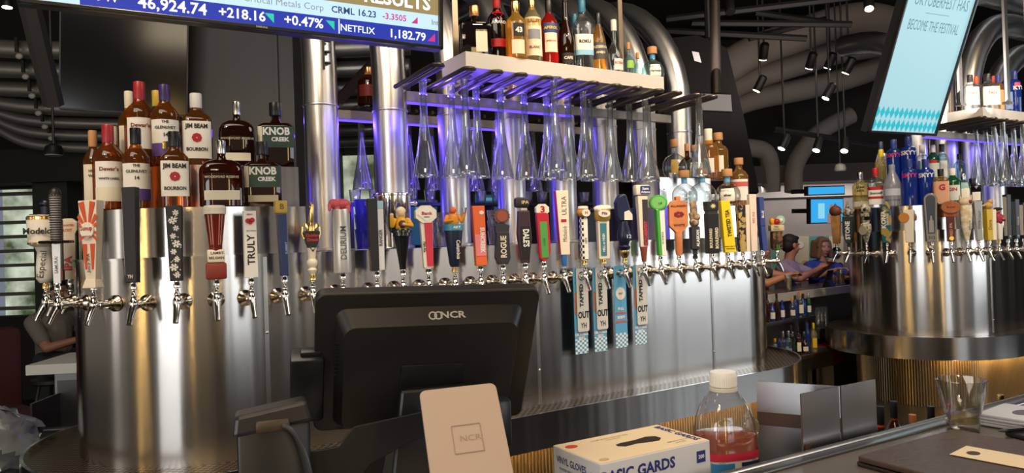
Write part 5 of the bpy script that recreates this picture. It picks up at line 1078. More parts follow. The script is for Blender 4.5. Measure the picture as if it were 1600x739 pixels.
# ------------------------------------------------------------------ the guest bar and what stands on it
ZBAR, ZLED = 1.07, .96
e0 = PZ(1144, 739, ZBAR); e1 = PZ(1600, 620, ZBAR)
BA = math.atan2(e1.y - e0.y, e1.x - e0.x); ub = Vector((math.cos(BA), math.sin(BA), 0)); nb = Vector((math.sin(BA), -math.cos(BA), 0))
def BW(a, n, z): return Vector((e0.x, e0.y, 0)) + ub * a + nb * n + Vector((0, 0, z))
def bline(px, n):                                  # point on the line n = const of the bar at this picture column
    d = ray(px, hor(px)); o = Vector((e0.x, e0.y, 0)) + nb * n; t = o.dot(nb) / d.dot(nb); return d * t
BARM = mat('bar_top', '6a635c', .20, noise=('5c554f', 3))
t = thing('bar_counter', 'dark grey bar counter with a rounded metal rail along its inner edge', 'bar counter', BW(0, 0, 0), BA)
MB().box((.4, -.34, 1.05), (6.4, .66, .04)).build('counter_top', BARM, t, 0, bevel=.004)
MB().box((.4, -.34, .5), (6.2, .5, 1.0)).build('counter_front', mat('bar_front', '2b211b', .5), t, 0)
r = MB(); r.tube([(-2.8, -.006, 1.062), (3.6, -.006, 1.062)], .016, 0, 14); r.rbox((.4, -.03, 1.0725), (6.4, .03, .006), .002); r.build('rail', mat('rail_steel', (.33, .33, .34), .28, 1.0), t)
q = MB(); q.box((-1.04, .17, ZLED - .015), (2.28, .34, .03)); q.box((.35, .035, ZLED - .015), (.5, .07, .03)); q.build('inner_ledge', STEELD, t, 0)
for x in (-2.0, -.8, .05): MB().box((x, .17, .46), (.04, .30, .92)).build('ledge_leg', STEELD, t, 0)
# splash guard
A = P(1182, 602, 1.69); Jp = bline(1303, -.03); B0 = bline(1242, -.03); B1 = bline(1358, -.03)
t = thing('splash_guard', 'grey sheet-metal divider standing at the inner edge of the bar', 'divider', (Jp.x, Jp.y, ZLED + .001), BA)
toL = lambda p: Matrix.Rotation(-BA, 4, 'Z') @ (Vector((p.x, p.y, 0)) - Vector((Jp.x, Jp.y, 0)))
GUARD = mat('guard_metal', (.46, .46, .47), .30, 1.0)
zt = 1.182 - ZLED; b0, b1 = toL(B0), toL(B1)
MB().box(((b0.x - .006) / 2, 0, zt / 2), (abs(b0.x) - .006, .004, zt)).build('front_panel', GUARD, t, 0)
MB().box(((b1.x + .004) / 2, 0, zt / 2), (b1.x - .004, .004, zt)).build('front_wing', GUARD, t, 0)
a = toL(A); ln = math.hypot(a.x, a.y); q = MB().at((0, 0, 0), math.atan2(a.y, a.x)); q.box((ln / 2, 0, zt / 2), (ln, .004, zt)); q.build('side_panel', GUARD, t, 0)
q = MB().at((0, 0, 0), math.atan2(a.y, a.x)); q.box((ln / 2, -.0 + .0025, zt * .62), (ln, .0012, .03)); q.build('brown_tape', M('4a352a', .6), t, 0)
q = MB(); q.box((b0.x + .012, -.003, zt * .48), (.014, .002, .02)); q.build('tape_patch', M('5a4030', .6), t, 0)
# juice jug
p = P(1130, 600, 1.56)
t = thing('juice_jug', 'clear plastic juice jug with a white cap, nearly empty, beside the glove box', 'bottle', (p.x, p.y, ZLED + .001), BA - .25)
PET = glass('clear_plastic', (.95, .95, .94), .035, .06, 1.6, .72)
w = .062; h = .252
pr = [(w * .93, 0), (w, .008), (w, .10), (w * .985, .140), (w * .97, .15), (w * .90, .175), (w * .78, .198), (w * .60, .217), (w * .42, .230), (w * .32, .236), (w * .30, .250)]
b = MB(); b.lathe([q for q in pr if q[0] > w * .5], 0, 40, 3.2, .82, cap=False); b.lathe([(w * .60 * .95, .217), (w * .48, .228), (.0255, .234), (.0255, .250)], 0, 28, cap=False); b.build('jug_body', PET, t, 50)
jc = glass('juice_red', (.80, .20, .08), .55, .1); b = MB(); b.lathe([(w * .90, .004), (w * .965, .010), (w * .965, .140), (w * .955, .1405)], 0, 36, 3.2, .82); b.build('juice', jc, t, 50)
def jug_patch(z0, z1, a0, a1, m, nm, off=.0012):
    q = MB(); K = 16; vs_ = []
    for z in (z0, z1):
        for i in range(K + 1):
            a = math.radians(-90 + a0 + (a1 - a0) * i / K); s_ = (w + off) * sup(a, 3.2); vs_.append((s_ * math.cos(a), s_ * math.sin(a) * .82, z))
    q.add(vs_, [[i, i + 1, i + K + 2, i + K + 1] for i in range(K)]); return q.build(nm, m, t, 60)
jug_patch(.004, .108, -178, 178, M('f0ece6', .5), 'label'); jug_patch(.096, .112, -178, 178, M('d3304a', .5), 'red_band', .002)
jug_patch(.060, .092, -52, -10, M('3f93cf', .5), 'blue_print', .002); jug_patch(.050, .092, 4, 52, M('22335f', .5), 'fruit_print', .002)
b = MB(); b.lathe([(.0265, .230), (.0290, .231), (.0290, .2375), (.0260, .239)], 0, 28); b.build('neck_ring', M('d9d3c6', .4), t)
b = MB(); K = 60; prc = [(.0272, .240), (.0280, .241), (.0280, .266), (.0265, .2705), (.015, .271)]
b.lathe(prc, 0, 40)
for k in range(40): a = 2 * PI * k / 40; b.box((.0280 * math.cos(a), .0280 * math.sin(a), .252), (.0012, .0012, .020))
b.build('cap', M('f0eee8', .45), t)
for s_ in (-1, 1):
    q = MB(); q.tube([(s_ * .030 + .018 * math.cos(x), -w * .80 - .002 + (.006 * (1 - abs(math.sin(x)))) * 0, .160 + .022 * math.sin(x)) for x in [PI * i / 10 for i in range(-2, 13)]], .0016, 0, 6); q.build('moulded_rib', PET, t)
# glove box
K0 = P(938, 727, 1.29); t = thing('glove_box', 'white cardboard box of vinyl gloves with a slot in its beige top', 'box', (K0.x, K0.y, ZLED + .001), BA)
Lx, Dy, Hh = .262, .150, K0.z - ZLED
body = MB().box((Lx / 2, Dy / 2, Hh / 2), (Lx, Dy, Hh)).build('carton', M('e8e9ee', .6), t, 0, bevel=.0012)
q = MB(); sl = [(Lx * .36, Dy * .47), (Lx * .40, Dy * .40), (Lx * .52, Dy * .42), (Lx * .60, Dy * .38), (Lx * .70, Dy * .36), (Lx * .755, Dy * .44), (Lx * .75, Dy * .55), (Lx * .68, Dy * .60), (Lx * .56, Dy * .56), (Lx * .42, Dy * .56), (Lx * .37, Dy * .53)]
q.add([(.001, .001, Hh + .0006), (Lx - .001, .001, Hh + .0006), (Lx - .001, Dy - .001, Hh + .0006), (.001, Dy - .001, Hh + .0006)], [[0, 1, 2, 3]]); tp = q.build('top_panel', M('e9d3ae', .6), t, 0)  # warm light from above is put into the colour of the top
q = MB(); q.prism([(x, y) for x, y in sl], Hh + .0007, Hh + .0012, 0, 'z'); q.build('slot', M('2a1a14', .8), tp, 0)
def top_text(items, m, nm='top_lettering'):
    mb = MB()
    for s, size, x, y, rot, bold in items:
        vs_, fs = text_geom(s, size, bold); a = math.radians(rot); mb.add([(x + u * math.cos(a) - v_ * math.sin(a), y + u * math.sin(a) + v_ * math.cos(a), Hh + .0013) for u, v_ in vs_], fs)
    return mb.build(nm, m, tp, 0)
NAV = M('2b3180', .5)
top_text([('BASIC GARDS', .020, Lx - .016, Dy * .5, -90, .035)], NAV)
top_text([('EXAM GRADE POWDER FREE', .007, Lx * .45, Dy * .84, 0, .01), ('NON-STERILE', .006, Lx * .45, Dy * .77, 0, .01), ('AMBIDEXTROUS', .007, Lx * .80, Dy * .22, 0, .01), ('ONE SIZE', .006, Lx * .80, Dy * .15, 0, .01)], M('a08a76', .6), 'small_print')
q = MB(); q.prism(ngon(18, .013, .010, .022, Dy - .030), Hh + .0008, Hh + .0014, 0, 'z'); q.build('red_seal', M('c9443c', .5), tp, 0)
q = MB(); q.prism(ngon(18, .010, .007, .022, .018), Hh + .0008, Hh + .0014, 0, 'z'); q.build('pale_seal', M('c9a98a', .5), tp, 0)
letter(body, [('BASIC GARDS', .028, .086, Hh - .026, -.0008, 0, .035)], NAV)
q = MB(); q.box((Lx - .024, -.0006, Hh - .027), (.022, .0008, .022)); q.build('count_badge', NAV, body, 0); letter(body, [('200', .010, Lx - .024, Hh - .027, -.0012, 0, .03)], PAPER, 'badge_lettering')
q = MB(); q.prism(ngon(14, .009, .009, Lx - .018, Hh - .098), -.0009, 0); q.build('red_mark', M('c22a35', .5), body, 0)
mb = MB()                                           # end panel
for s, size, y, z, bold in (('VINYL GLOVES', .018, Dy * .60, Hh - .022, .02), ('POWDER FREE  LATEX FREE', .0072, Dy * .62, Hh - .038, .01), ('GUANTES DE VINILO', .0072, Dy * .62, Hh - .047, .01)):
    vs_, fs = text_geom(s, size, bold, .8); mb.add([(-.0008, y - u, z + v_) for u, v_ in vs_], fs)
mb.build('end_lettering', NAV, body, 0)
q = MB(); q.box((-.0006, .020, Hh - .033), (.0008, .018, .024)); q.build('end_badge', NAV, body, 0)
mb = MB(); vs_, fs = text_geom('200', .009, .03); mb.add([(-.0013, .020 - u, Hh - .033 + v_) for u, v_ in vs_], fs); mb.build('end_badge_lettering', PAPER, body, 0)
# dark tray beside the terminal
p = bline(838, -.27); t = thing('spill_tray', 'dark tray with a folded clear tube, behind the glove box', 'tray', (p.x, p.y, ZLED + .001), BA)
MB().rbox((0, 0, .03), (.19, .13, .06), .01).build('tray_body', mat('tray_dark', '3a302b', .35), t)
q = MB(); q.tube(curve_pts((.02, -.05, .065), (.03, .03, .085), (.09, .05, .066), 10), .005, 0, 8); q.build('tube', PET, t)
# payment terminal seen from behind
pc = P(667, 562, 1.37)
t = thing('payment_terminal', 'black touch-screen register seen from behind, on the inner ledge', 'register', (pc.x, pc.y, ZLED + .001), math.radians(17))
TB = mat('terminal_black', (.010, .0105, .012), .38); TBW = mat('terminal_shell', (.013, .012, .011), .42)
def mon(mb): mb.X = Matrix.Translation((0, 0, pc.z - ZLED)) @ Matrix.Rotation(math.radians(1.5), 4, 'Y') @ Matrix.Rotation(math.radians(26), 4, 'X'); return mb
MW_, MH_ = .405, .292
q = mon(MB()); q.prism(rrect(MW_, MH_, .018), -.004, .020); bz = q.build('monitor_shell', TBW, t, 30, bevel=.003)
q = mon(MB()); q.prism(rrect(MW_ - .014, MH_ - .014, .012), .0195, .024); q.build('screen', BLACKG, t, 0)
q = mon(MB()); o = rrect(MW_ * .84, MH_ * .86, .02, .002, -.010); i2 = rrect(MW_ * .77, MH_ * .74, .02, .002, -.016); K = len(o)
q.add([(x, -.004, z) for x, z in o] + [(x, -.030, z) for x, z in i2], [[k, (k + 1) % K, (k + 1) % K + K, k + K] for k in range(K)] + [list(range(K, 2 * K))]); q.build('rear_hump', TBW, t, 30)
q = mon(MB())
for k in range(9): q.box((-MW_ * .405, -.0185, MH_ * .20 - k * .0085), (.016, .002, .0028))
q.build('vents', M('050505', .7), t, 0)
q = mon(MB()); q.rbox((.005, -.031, -.02), (.115, .004, .06), .002); q.build('mount_plate', TB, t)
LOGO = mat('logo_silver', (.75, .72, .66), .3, .6)
q = mon(MB()); upl = Vector((0, .026, .0236)).normalized(); nl = Vector((0, -.0236, .026)).normalized(); c0_ = Vector((.018, -.0170, MH_ * .40 - .013)) + nl * .0012
LP = lambda x, y: tuple(c0_ + Vector((x, 0, 0)) + upl * y)
vs_, fs = text_geom('NCR', .017, .03, 1.3); q.add([LP(x + .018, y) for x, y in vs_], fs)
for cx in (-.018, -.008): q.add([LP(cx + r_ * math.cos(a), r_ * math.sin(a)) for r_ in (.0052, .0078) for a in [2 * PI * i / 20 for i in range(20)]], [[i, (i + 1) % 20, (i + 1) % 20 + 20, i + 20] for i in range(20)])
q.build('logo', LOGO, t, 0)
q = mon(MB()); q.rbox((-MW_ / 2 - .012, .005, -.045), (.058, .045, .135), .006); q.rbox((-MW_ / 2 - .006, .003, .026), (.036, .02, .012), .004); q.build('card_reader', TB, t)
q = MB(); q.hexa([(-.10, -.06, 0), (.11, -.06, 0), (.11, .10, 0), (-.10, .10, 0)], [(-.055, -.035, .30), (.075, -.035, .30), (.075, .02, .30), (-.055, .02, .30)]); q.build('stand', TB, t, 0, bevel=.006)
q = MB(); q.rbox((.115, -.065, .235), (.04, .05, .085), .006); q.build('side_module', mat('blue_black', (.012, .016, .024), .3), t)
q = MB(); q.prism([(x, z + .125) for x, z in [(-.235, .04), (-.235, .10), (-.17, .105), (-.145, .135), (.0, .152), (.0, .11), (-.05, .10), (-.12, .07), (-.15, .035), (-.2, .0)]], -.105, -.099); q.build('bracket_arm', TB, t, 0, bevel=.001)
# pale customer screen, its back towards us
A = P(651, 611, 1.12); B = P(758, 599, 1.145); Cc = P(674, 739, 1.045)
xa = (B - A); wA = xa.length; xa.normalize(); za = (A - Cc); za -= xa * za.dot(xa); za.normalize(); ya = za.cross(xa)
t = thing('customer_display', 'taupe rounded slab with an embossed square, leaning before the black register', 'screen', (A + B) / 2 - za * .11, 0)
t.location.z = ZLED; base = Matrix.Translation(t.location).inverted()
X = base @ Matrix(((xa.x, ya.x, za.x, (A.x + B.x) / 2), (xa.y, ya.y, za.y, (A.y + B.y) / 2), (xa.z, ya.z, za.z, (A.z + B.z) / 2), (0, 0, 0, 1)))
TAUPE = M('b09a88', .45); HS = .188
q = MB(); q.X = X; q.prism(rrect(wA * 1.12, HS, .010, .010, -HS / 2), 0, .004); sb = q.build('back_cover', TAUPE, t, 0, bevel=.0015)
q = MB(); q.X = X; q.prism(rrect(wA * 1.11, HS - .001, .010, .010, -HS / 2), .004, .014); q.build('screen_body', mat('dark_blue_edge', (.02, .022, .03), .35), t, 0)
q = MB(); q.X = X; s_ = .043; cx, cz = .012, -.085
for d in ((0, s_ / 2, s_, .0012), (0, -s_ / 2, s_ * 0 + s_, .0012)): q.box((cx, -.0004, cz + d[1]), (d[2], .0008, d[3]))
for d in (-1, 1): q.box((cx + d * s_ / 2, -.0004, cz), (.0012, .0008, s_))
vs_, fs = text_geom('NCR', .013, .0, 1.2); q.add([(cx + x + .004, -.0005, cz + y) for x, y in vs_], fs); q.build('embossed_square', M('96806f', .5), sb, 0)
zl = (X @ Vector((.01, 0, -HS))).z; q = MB(); v0 = X @ Vector((.01, .012, -HS + .02)); q.cap((v0.x, v0.y, v0.z), .014, (v0.x, v0.y + .16, .19), .014); q.cap((v0.x, v0.y + .16, .19), .014, (v0.x, v0.y + .23, .02), .016); q.rbox((v0.x, v0.y + .23, .008), (.10, .08, .012), .004); q.build('foot', TB, t)
# card reader cradle
p = P(428, 690, 1.16); t = thing('card_cradle', 'black handset cradle with a cord, at the near corner of the bar', 'card reader', (p.x, p.y, ZLED + .001), math.radians(20))
q = MB(); q.rbox((0, 0, .145), (.108, .05, .29), .006); q.build('cradle_body', TB, t)
q = MB(); pts = [(-.060 + .120 * i / 8, 0, .164 + .014 * math.sin(PI * i / 8) + .012 * i / 8) for i in range(9)]
q.hexa([(-.060, -.032, .276), (.058, -.032, .290), (.058, .028, .290), (-.060, .028, .276)], [(-.056, -.026, .308), (.050, -.026, .322), (.050, .024, .322), (-.056, .024, .308)]); q.build('handset', mat('handset_black', (.018, .018, .02), .32), t, 0, bevel=.006)
q = MB(); q.rbox((-.002, -.034, .290), (.05, .010, .018), .004); q.build('release_latch', mat('latch_brown', '4a3c2c', .4), t)
q = MB(); q.tube(curve_pts((.012, -.040, .290), (.055, -.055, .28), (.058, -.050, .10), 12), .0042, 0, 10); q.build('cord', mat('cord_grey', (.05, .05, .055), .25), t)
tag(MB().box((0, 0, -.03), (.30, .22, .06)).build('platform', DARKM, None, 0, (p.x + .02, p.y + .02, ZLED), math.radians(20)), 'dark platform under the black handset cradle', 'stand') if False else None
# menu folder, paper slip, rocks glass, napkins, pen
FA = PZ(1338, 712, ZBAR + .02); fx = nb; fang = math.atan2(nb.y, nb.x)
t = thing('menu_folder', 'dark brown leather check folder lying on the bar', 'folder', (FA.x, FA.y, ZBAR + .001), BA)
q = MB(); q.prism(rrect(.34, .24, .012, .17, -.115), 0, .006, 0, 'z'); q.build('lower_cover', M('2e221c', .45), t, 0, bevel=.0015)
q = MB(); q.prism(rrect(.336, .236, .012, .17, -.115), .0075, .018, 0, 'z'); q.build('upper_cover', mat('leather_brown', '4a3a31', .38, bump=(60, .15)), t, 0, bevel=.003)
s1, s2, s3 = PZ(1472, 708, ZBAR + .0205), PZ(1510, 697, ZBAR + .0205), PZ(1600, 713, ZBAR + .0205)
sx = (s3 - s2).normalized(); sy = Vector((-sx.y, sx.x, 0)); wS = abs((s1 - s2).dot(sy)); wS = max(wS, .03)
t = thing('paper_slip', 'cream paper slip with a dark oval mark, lying on the leather folder', 'paper', (s2.x, s2.y, ZBAR + .0205), math.atan2(sx.y, sx.x))
q = MB(); q.prism([(0, 0), (.20, 0), (.20, -wS), (0, -wS)], 0, .0008, 0, 'z'); q.build('paper', M('dcc7a6', .7), t, 0)
q = MB(); q.prism(ngon(24, .011, .014, .028, -wS * .55), .0009, .0013, 0, 'z'); q.build('oval_mark', M('3a2a24', .6), t, 0)
g = PZ(1505, 672, ZBAR); t = thing('rocks_glass', 'short clear rocks glass with a splash of liquor, on the bar', 'glass', (g.x, g.y, ZBAR + .001))
k = g.y / F; rt = 36 * k; rbm = 23 * k; H = 79 * k
q = MB(); q.lathe([(rbm * .94, 0), (rbm, .003), (rbm * 1.03, H * .30), (rbm * 1.12, H * .36), (rt, H - .001), (rt - .0008, H), (rt - .0022, H - .001), (rbm * 1.08, H * .37), (rbm * .96, H * .31), (rbm * .92, H * .16)], 0, 40, cap=False); q.lathe([(rbm * .94, 0), (rbm * .94, .0004)], 0, 40); q.build('glass_body', glass('bar_glass', (.93, .93, .91), .01, .02, 1.8, .5), t, 50)
q = MB(); q.lathe([(rbm * .90, H * .15), (rbm * .93, H * .31)], 0, 32); q.build('drink', glass('drink_pale', (.9, .78, .45), .15), t)
n0 = PZ(1598, 650, ZBAR + .02); t = thing('napkin_stack', 'low stack of pale grey napkins with a dark stamp, beyond the glass', 'napkins', (n0.x, n0.y, ZBAR + .001), BA + .1)
for i in range(4): MB().rbox((0, 0, .004 + .0066 * i), (.15 - .002 * (i % 2), .13, .0062), .002).build('napkin', M('b9bcc2', .7), t)
q = MB(); q.prism(ngon(22, .03, .018), .0268, .0274, 0, 'z'); q.build('stamp', M('5a5560', .6), t, 0)
n1 = PZ(1600, 676, ZBAR + .012); t = thing('bill_tray', 'black bill holder at the edge of the bar beside the glass', 'folder', (n1.x + .05, n1.y + .01, ZBAR + .001), BA - .2)
MB().rbox((0, 0, .005), (.14, .07, .010), .003).build('holder_body', BLACK, t)
t = thing('pen', 'dark glossy pen lying on the black bill holder', 'pen', (n1.x + .02, n1.y + .015, ZBAR + .0165), BA - .35)
q = MB().at((0, 0, 0), 0, 0, PI / 2); q.lathe([(.0008, -.075), (.003, -.066), (.0048, -.05), (.0048, .05), (.0042, .07)], 0, 14); q.build('barrel', BLACKG, t); q = MB(); q.box((.035, 0, .0055), (.04, .002, .0012)); q.build('clip', CHROME, t, 0)
# speed rail with dark bottles beyond the bar
c0 = bline(1430, -.34); t = thing('speed_rail', 'steel bottle rail hung along the inner side of the bar', 'bottle rail', (c0.x, c0.y, .745), BA)
q = MB(); q.box((.08, 0, -.008), (.95, .12, .016)); q.box((.08, -.057, .05), (.95, .004, .10)); q.box((.08, .057, .05), (.95, .004, .10)); q.build('trough', STEELD, t, 0)
for x in (-.3, .45): MB().box((x, -.20, .09), (.03, .29, .012)).build('arm', STEELD, t, 0); MB().box((x, -.062, .05), (.03, .012, .10)).build('hook', STEELD, t, 0)
for i, (px, yt, gl, cap, lb) in enumerate(((1365, 634, 'dark', CAPB, M('c9472a', .5)), (1386, 626, 'dark', CAPB, M('8a2a1c', .5)), (1415, 647, 'dark', M('a86a3a', .4), MC), (1444, 634, 'brown', CAPB, M('b05a2a', .5)), (1471, 631, 'brown', M('a82232', .4), INK), (1553, 616, 'brown', GOLDM, MC))):
    p = bline(px, (-.315, -.365, -.34)[i if i < 2 else 2]); zt_ = P(px, yt, p.y).z; hB = zt_ - .75
    bottle((p.x, p.y, .7465), hB, .025, 'whisky', gl, cap, 'dark bottle in the bar rail, %s from the metal divider' % ORD[i], 'bottles in the bar rail', lab=(.2, .55, .9, lb), bands=((.56, .62, .9, GOLDM),) if i < 2 else (), neck=(.74, .87, lb))
# ------------------------------------------------------------------ screens
def flat_frame(name, label, cat, A, B, down, depth=.05, group=None):
    """a screen given by its two lower corners and the direction up its face"""
    xa = (B - A); w = xa.length; xa.normalize(); za = (down - xa * down.dot(xa)).normalized(); ya = za.cross(xa)
    t = thing(name, label, cat, (0, 0, 0), 0, group); t.matrix_world = Matrix(((xa.x, ya.x, za.x, A.x), (xa.y, ya.y, za.y, A.y), (xa.z, ya.z, za.z, A.z), (0, 0, 0, 1))); return t, w
def glow(name, h, s=1.0): return mat(name, h, .4, emit=s)
TVB = mat('bezel_black', (.012, .012, .013), .25)
A = P(26, 4, 2.35); B = P(691, 78, 3.08)
t, w = flat_frame('wall_screen', 'large television with a blue and white stock ticker, above the whiskey bottles', 'television', A, B, Vector((0.02, -.05, 1)))
Hs = .84
MB().box((w / 2, .035, Hs / 2), (w, .05, Hs)).build('housing', BLACK, t, 0)
q = MB(); q.box((w / 2, -.002, .007), (w, .024, .014)); q.box((w / 2, -.002, Hs - .01), (w, .024, .02)); q.box((.008, -.002, Hs / 2), (.016, .024, Hs)); q.box((w - .008, -.002, Hs / 2), (.016, .024, Hs)); q.build('bezel', TVB, t, 0, bevel=.002)
scr = MB().box((w / 2, .004, Hs / 2), (w - .03, .006, Hs - .04)).build('picture', glow('tv_gold', (.30, .22, .09), .9), t, 0)
def band(nm, x0, x1, z0, z1, m): MB().box(((x0 + x1) / 2, .0005, (z0 + z1) / 2), (x1 - x0, .0012, z1 - z0)).build(nm, m, scr, 0)
k = w / 665.0
def wx(px): return (px - 26) / 665.0
d26, d691 = 2.35, 3.08
def tx(px):                                         # perspective-true place along the lower edge
    d = ray(px, 4 + 74 * (px - 26) / 665); n2 = Vector((-(B - A).y, (B - A).x)); a2 = Vector((A.x, A.y)); dd = Vector((d.x, d.y)); s = a2.dot(n2) / dd.dot(n2); pt = dd * s; return (Vector((pt.x - A.x, pt.y - A.y))).dot(Vector(((B - A).x, (B - A).y)).normalized()) * 1.0
zb0, zb1, zb2 = .016, .078, .140
xw = tx(125)
band('blue_band', xw, w - .018, zb0, zb1, glow('tv_blue', (.010, .030, .36), .9)); band('white_band', .018, w - .018, zb1, zb2, glow('tv_pale', (.55, .78, .95), .85)); band('corner_band', .018, xw, zb0, zb1, glow('tv_pale', (.55, .78, .95)))
WT = glow('tv_white', (.92, .95, 1), .9); DK = glow('tv_navy', (.03, .07, .25), .6); GY = glow('tv_grey', (.35, .38, .42), .6); RD = glow('tv_pink', (.62, .03, .22), .8); GN = glow('tv_green', (.02, .60, .42), .8)
zc = (zb0 + zb1) / 2
def tvl(items, m, nm='ticker'):
    for it in items: letter(scr, [it], m, nm)
tvl([('DOW', .042, tx(157), zc + .004, -.0005, 0, .02), ('46,924.74', .056, tx(271), zc, -.0005, 0, .02), ('+218.16', .050, tx(379), zc, -.0005, 0, .02), ('+0.47%', .050, tx(475), zc, -.0005, 0, .02), ('NETFLIX', .037, tx(559), zc - .004, -.0005, 0, .01), ('1,182.79', .047, tx(637), zc - .004, -.0005, 0, .02)], WT)
q = MB()
def tri(px, m, down): 
    x = tx(px); s = .017; q = MB(); q.add([(x - s, -.0006, zc + s), (x + s, -.0006, zc + s), (x + s, -.0006, zc - s)] if down else [(x - s, -.0006, zc - s), (x + s, -.0006, zc - s), (x + s, -.0006, zc + s)], [[0, 1, 2]]); q.build('arrow', m, scr, 0)
tri(421, GN, 1); tri(516, GN, 1); tri(674, RD, 0)
MB().box((tx(530), -.0003, zc), (.004, .001, .056)).build('divider', WT, scr, 0)
z2 = (zb1 + zb2) / 2
tvl([('Critical Metals Corp', .036, tx(445), z2, -.0005, 0, .0), ('Int', .030, tx(680), z2, -.0005)], GY, 'company_line'); tvl([('CRML 16.23', .036, tx(554), z2, -.0005, 0, .02)], DK, 'price_line'); tvl([('-3.3505', .034, tx(617), z2, -.0005, 0, .02)], RD, 'change_line')
q = MB(); x = tx(648); q.add([(x - .014, -.0006, z2 - .014), (x + .014, -.0006, z2 - .014), (x + .014, -.0006, z2 + .014)], [[0, 1, 2]]); q.build('arrow', RD, scr, 0)
tvl([('RESULTS', .075, tx(622), zb2 + .040, -.0005, 0, .03)], WT, 'headline'); letter(t, [('SAMSUNG', .009, tx(408), .007, -.0148, 0, .03)], M('9a9a9a', .4), 'maker_lettering')
# television frame arm
q = MB(); a = P(30, -60, 3.6); b = P(84, 165, 3.9); q.tube([a, b], .05, 0, 6); tag(q.build('roof_strut', DARKM, None, 0), 'dark slanting steel arm hanging beside the blank screen', 'hanger')
# blank black television behind
A = P(92, 170, 5.1); B = P(293, 182, 5.35)
t, w = flat_frame('blank_screen', 'large switched-off black television below the lit one', 'television', A, B, Vector((0, -.06, 1)))
MB().box((w / 2, .03, .5), (w, .06, 1.0)).build('housing', BLACK, t, 0); MB().box((w / 2, -.002, .5), (w - .02, .006, .98)).build('picture', BLACKG, t, 0); MB().rbox((w / 2, .09, .5), (.3, .08, .3), .01).build('wall_mount', DARKM, t); MB().box((w / 2, .13, 1.3), (.06, .06, 2.0)).build('drop_pole', DARKM, t, 0)
# portrait menu display
A = P(1356, 207, 4.75); B = P(1461, 212, 5.0); upv = P(1383, 0, 4.75 - .33) - A
t, w = flat_frame('menu_display', 'tall pale blue menu display with a diamond border, tilted above the farther tower', 'display', A, B, upv)
Hd = w * 1.78 * 1.25
MB().box((w / 2, .035, Hd / 2), (w, .05, Hd)).build('housing', BLACK, t, 0)
q = MB(); q.box((w / 2, -.002, .008), (w, .024, .016)); q.box((w / 2, -.002, Hd - .008), (w, .024, .016)); q.box((.007, -.002, Hd / 2), (.014, .024, Hd)); q.box((w - .007, -.002, Hd / 2), (.014, .024, Hd)); q.build('bezel', TVB, t, 0, bevel=.002)
scr = MB().box((w / 2, .004, Hd / 2), (w - .026, .006, Hd - .03)).build('picture', glow('menu_blue', (.36, .60, .66), .9), t, 0)
q = MB(); nd = 14; dw = (w - .03) / nd
for r_ in range(2):
    for i in range(nd):
        cx = .015 + dw * (i + .5); cz = .055 + r_ * .082; q.add([(cx, .0003, cz - .040), (cx + dw * .5, .0003, cz), (cx, .0003, cz + .040), (cx - dw * .5, .0003, cz)], [[0, 1, 2, 3]])
q.build('diamond_border', glow('menu_teal', (.01, .42, .50), .95), scr, 0)
letter(scr, [('OKTOBERFEST HAS', .10, w * .52, .835, .0002, 0, .0, .56), ('BECOME THE FESTIVAL', .09, w * .50, .685, .0002, 0, .0, .50), ('1810', .06, w * .5, .93, .0002, 0, 0, .7)], glow('menu_ink', (.10, .24, .28), .8))
MB().box((w * .5, .0002, .765), (w * .34, .001, .003)).build('rule', glow('menu_ink', 'ffffff'), scr, 0)
q = MB(); q.box((w * .5, .10, Hd * .5), (.3, .08, .3)); q.box((w * .5, .14, Hd), (.06, .06, 1.6)); q.build('mount', DARKM, t, 0)
# small far televisions
for (x0, x1, y0, y1, Y, lab) in ((1266, 1318, 310, 350, 9.6, 'small lit blue television on the pale back wall'), (1262, 1320, 291, 306, 9.4, 'narrow blue screen just above the small television')):
    A = P(x0, y1, Y); B = P(x1, y1 - 2, Y + .3); t, w = flat_frame('far_screen', lab, 'television', A, B, Vector((0, -.05, 1))); H = (y1 - y0) * Y / F
    MB().box((w / 2, .03, H / 2), (w, .06, H)).build('housing', BLACK, t, 0); s_ = MB().box((w / 2, -.002, H / 2), (w - .03, .006, H - .03)).build('picture', glow('far_blue', (.03, .30, .62), 1.1), t, 0)
    if H > .25:
        q = MB(); q.ell((w * .62, -.006, H * .55), (.05, .004, .07)); q.box((w * .62, -.006, H * .2), (.16, .004, .12)); q.build('speaker_picture', glow('far_skin', (.35, .22, .2), .7), s_); MB().box((w * .32, -.006, H * .5), (.12, .003, .2)).build('inset_picture', glow('far_pale', (.25, .6, .75), .9), s_, 0)
    MB().box((w / 2, .25 + .06, H * .5), (.06, .5, .06)).build('wall_arm', DARKM, t, 0)
for (x0, x1, y0, y1, lab) in ((640, 684, 311, 384, 'blue screen beyond the pipes, behind the octagon badge tap'), (741, 782, 303, 352, 'blue screen beyond the pipes, behind the orange bar tap')):
    A = P(x0, y1, 7.6); B = P(x1, y1, 7.7); t, w = flat_frame('far_screen', lab, 'television', A, B, Vector((0, 0, 1))); H = (y1 - y0) * 7.6 / F
    MB().box((w / 2, .03, H / 2), (w, .05, H)).build('housing', BLACK, t, 0); s_ = MB().box((w / 2, -.002, H / 2), (w - .02, .006, H - .02)).build('picture', glow('side_blue', (.01, .07, .17), .6), t, 0); MB().box((w * .5, -.006, H * .84), (w * .6, .003, H * .1)).build('banner', glow('side_pale', (.12, .3, .45), .6), s_, 0)
    zp = A.z - .03; MB().box((w / 2, .06, -zp / 2), (.05, .05, zp)).build('stand_pole', DARKM, t, 0); MB().box((w / 2, .06, -zp - .015), (.3, .2, .03)).build('stand_foot', DARKM, t, 0)
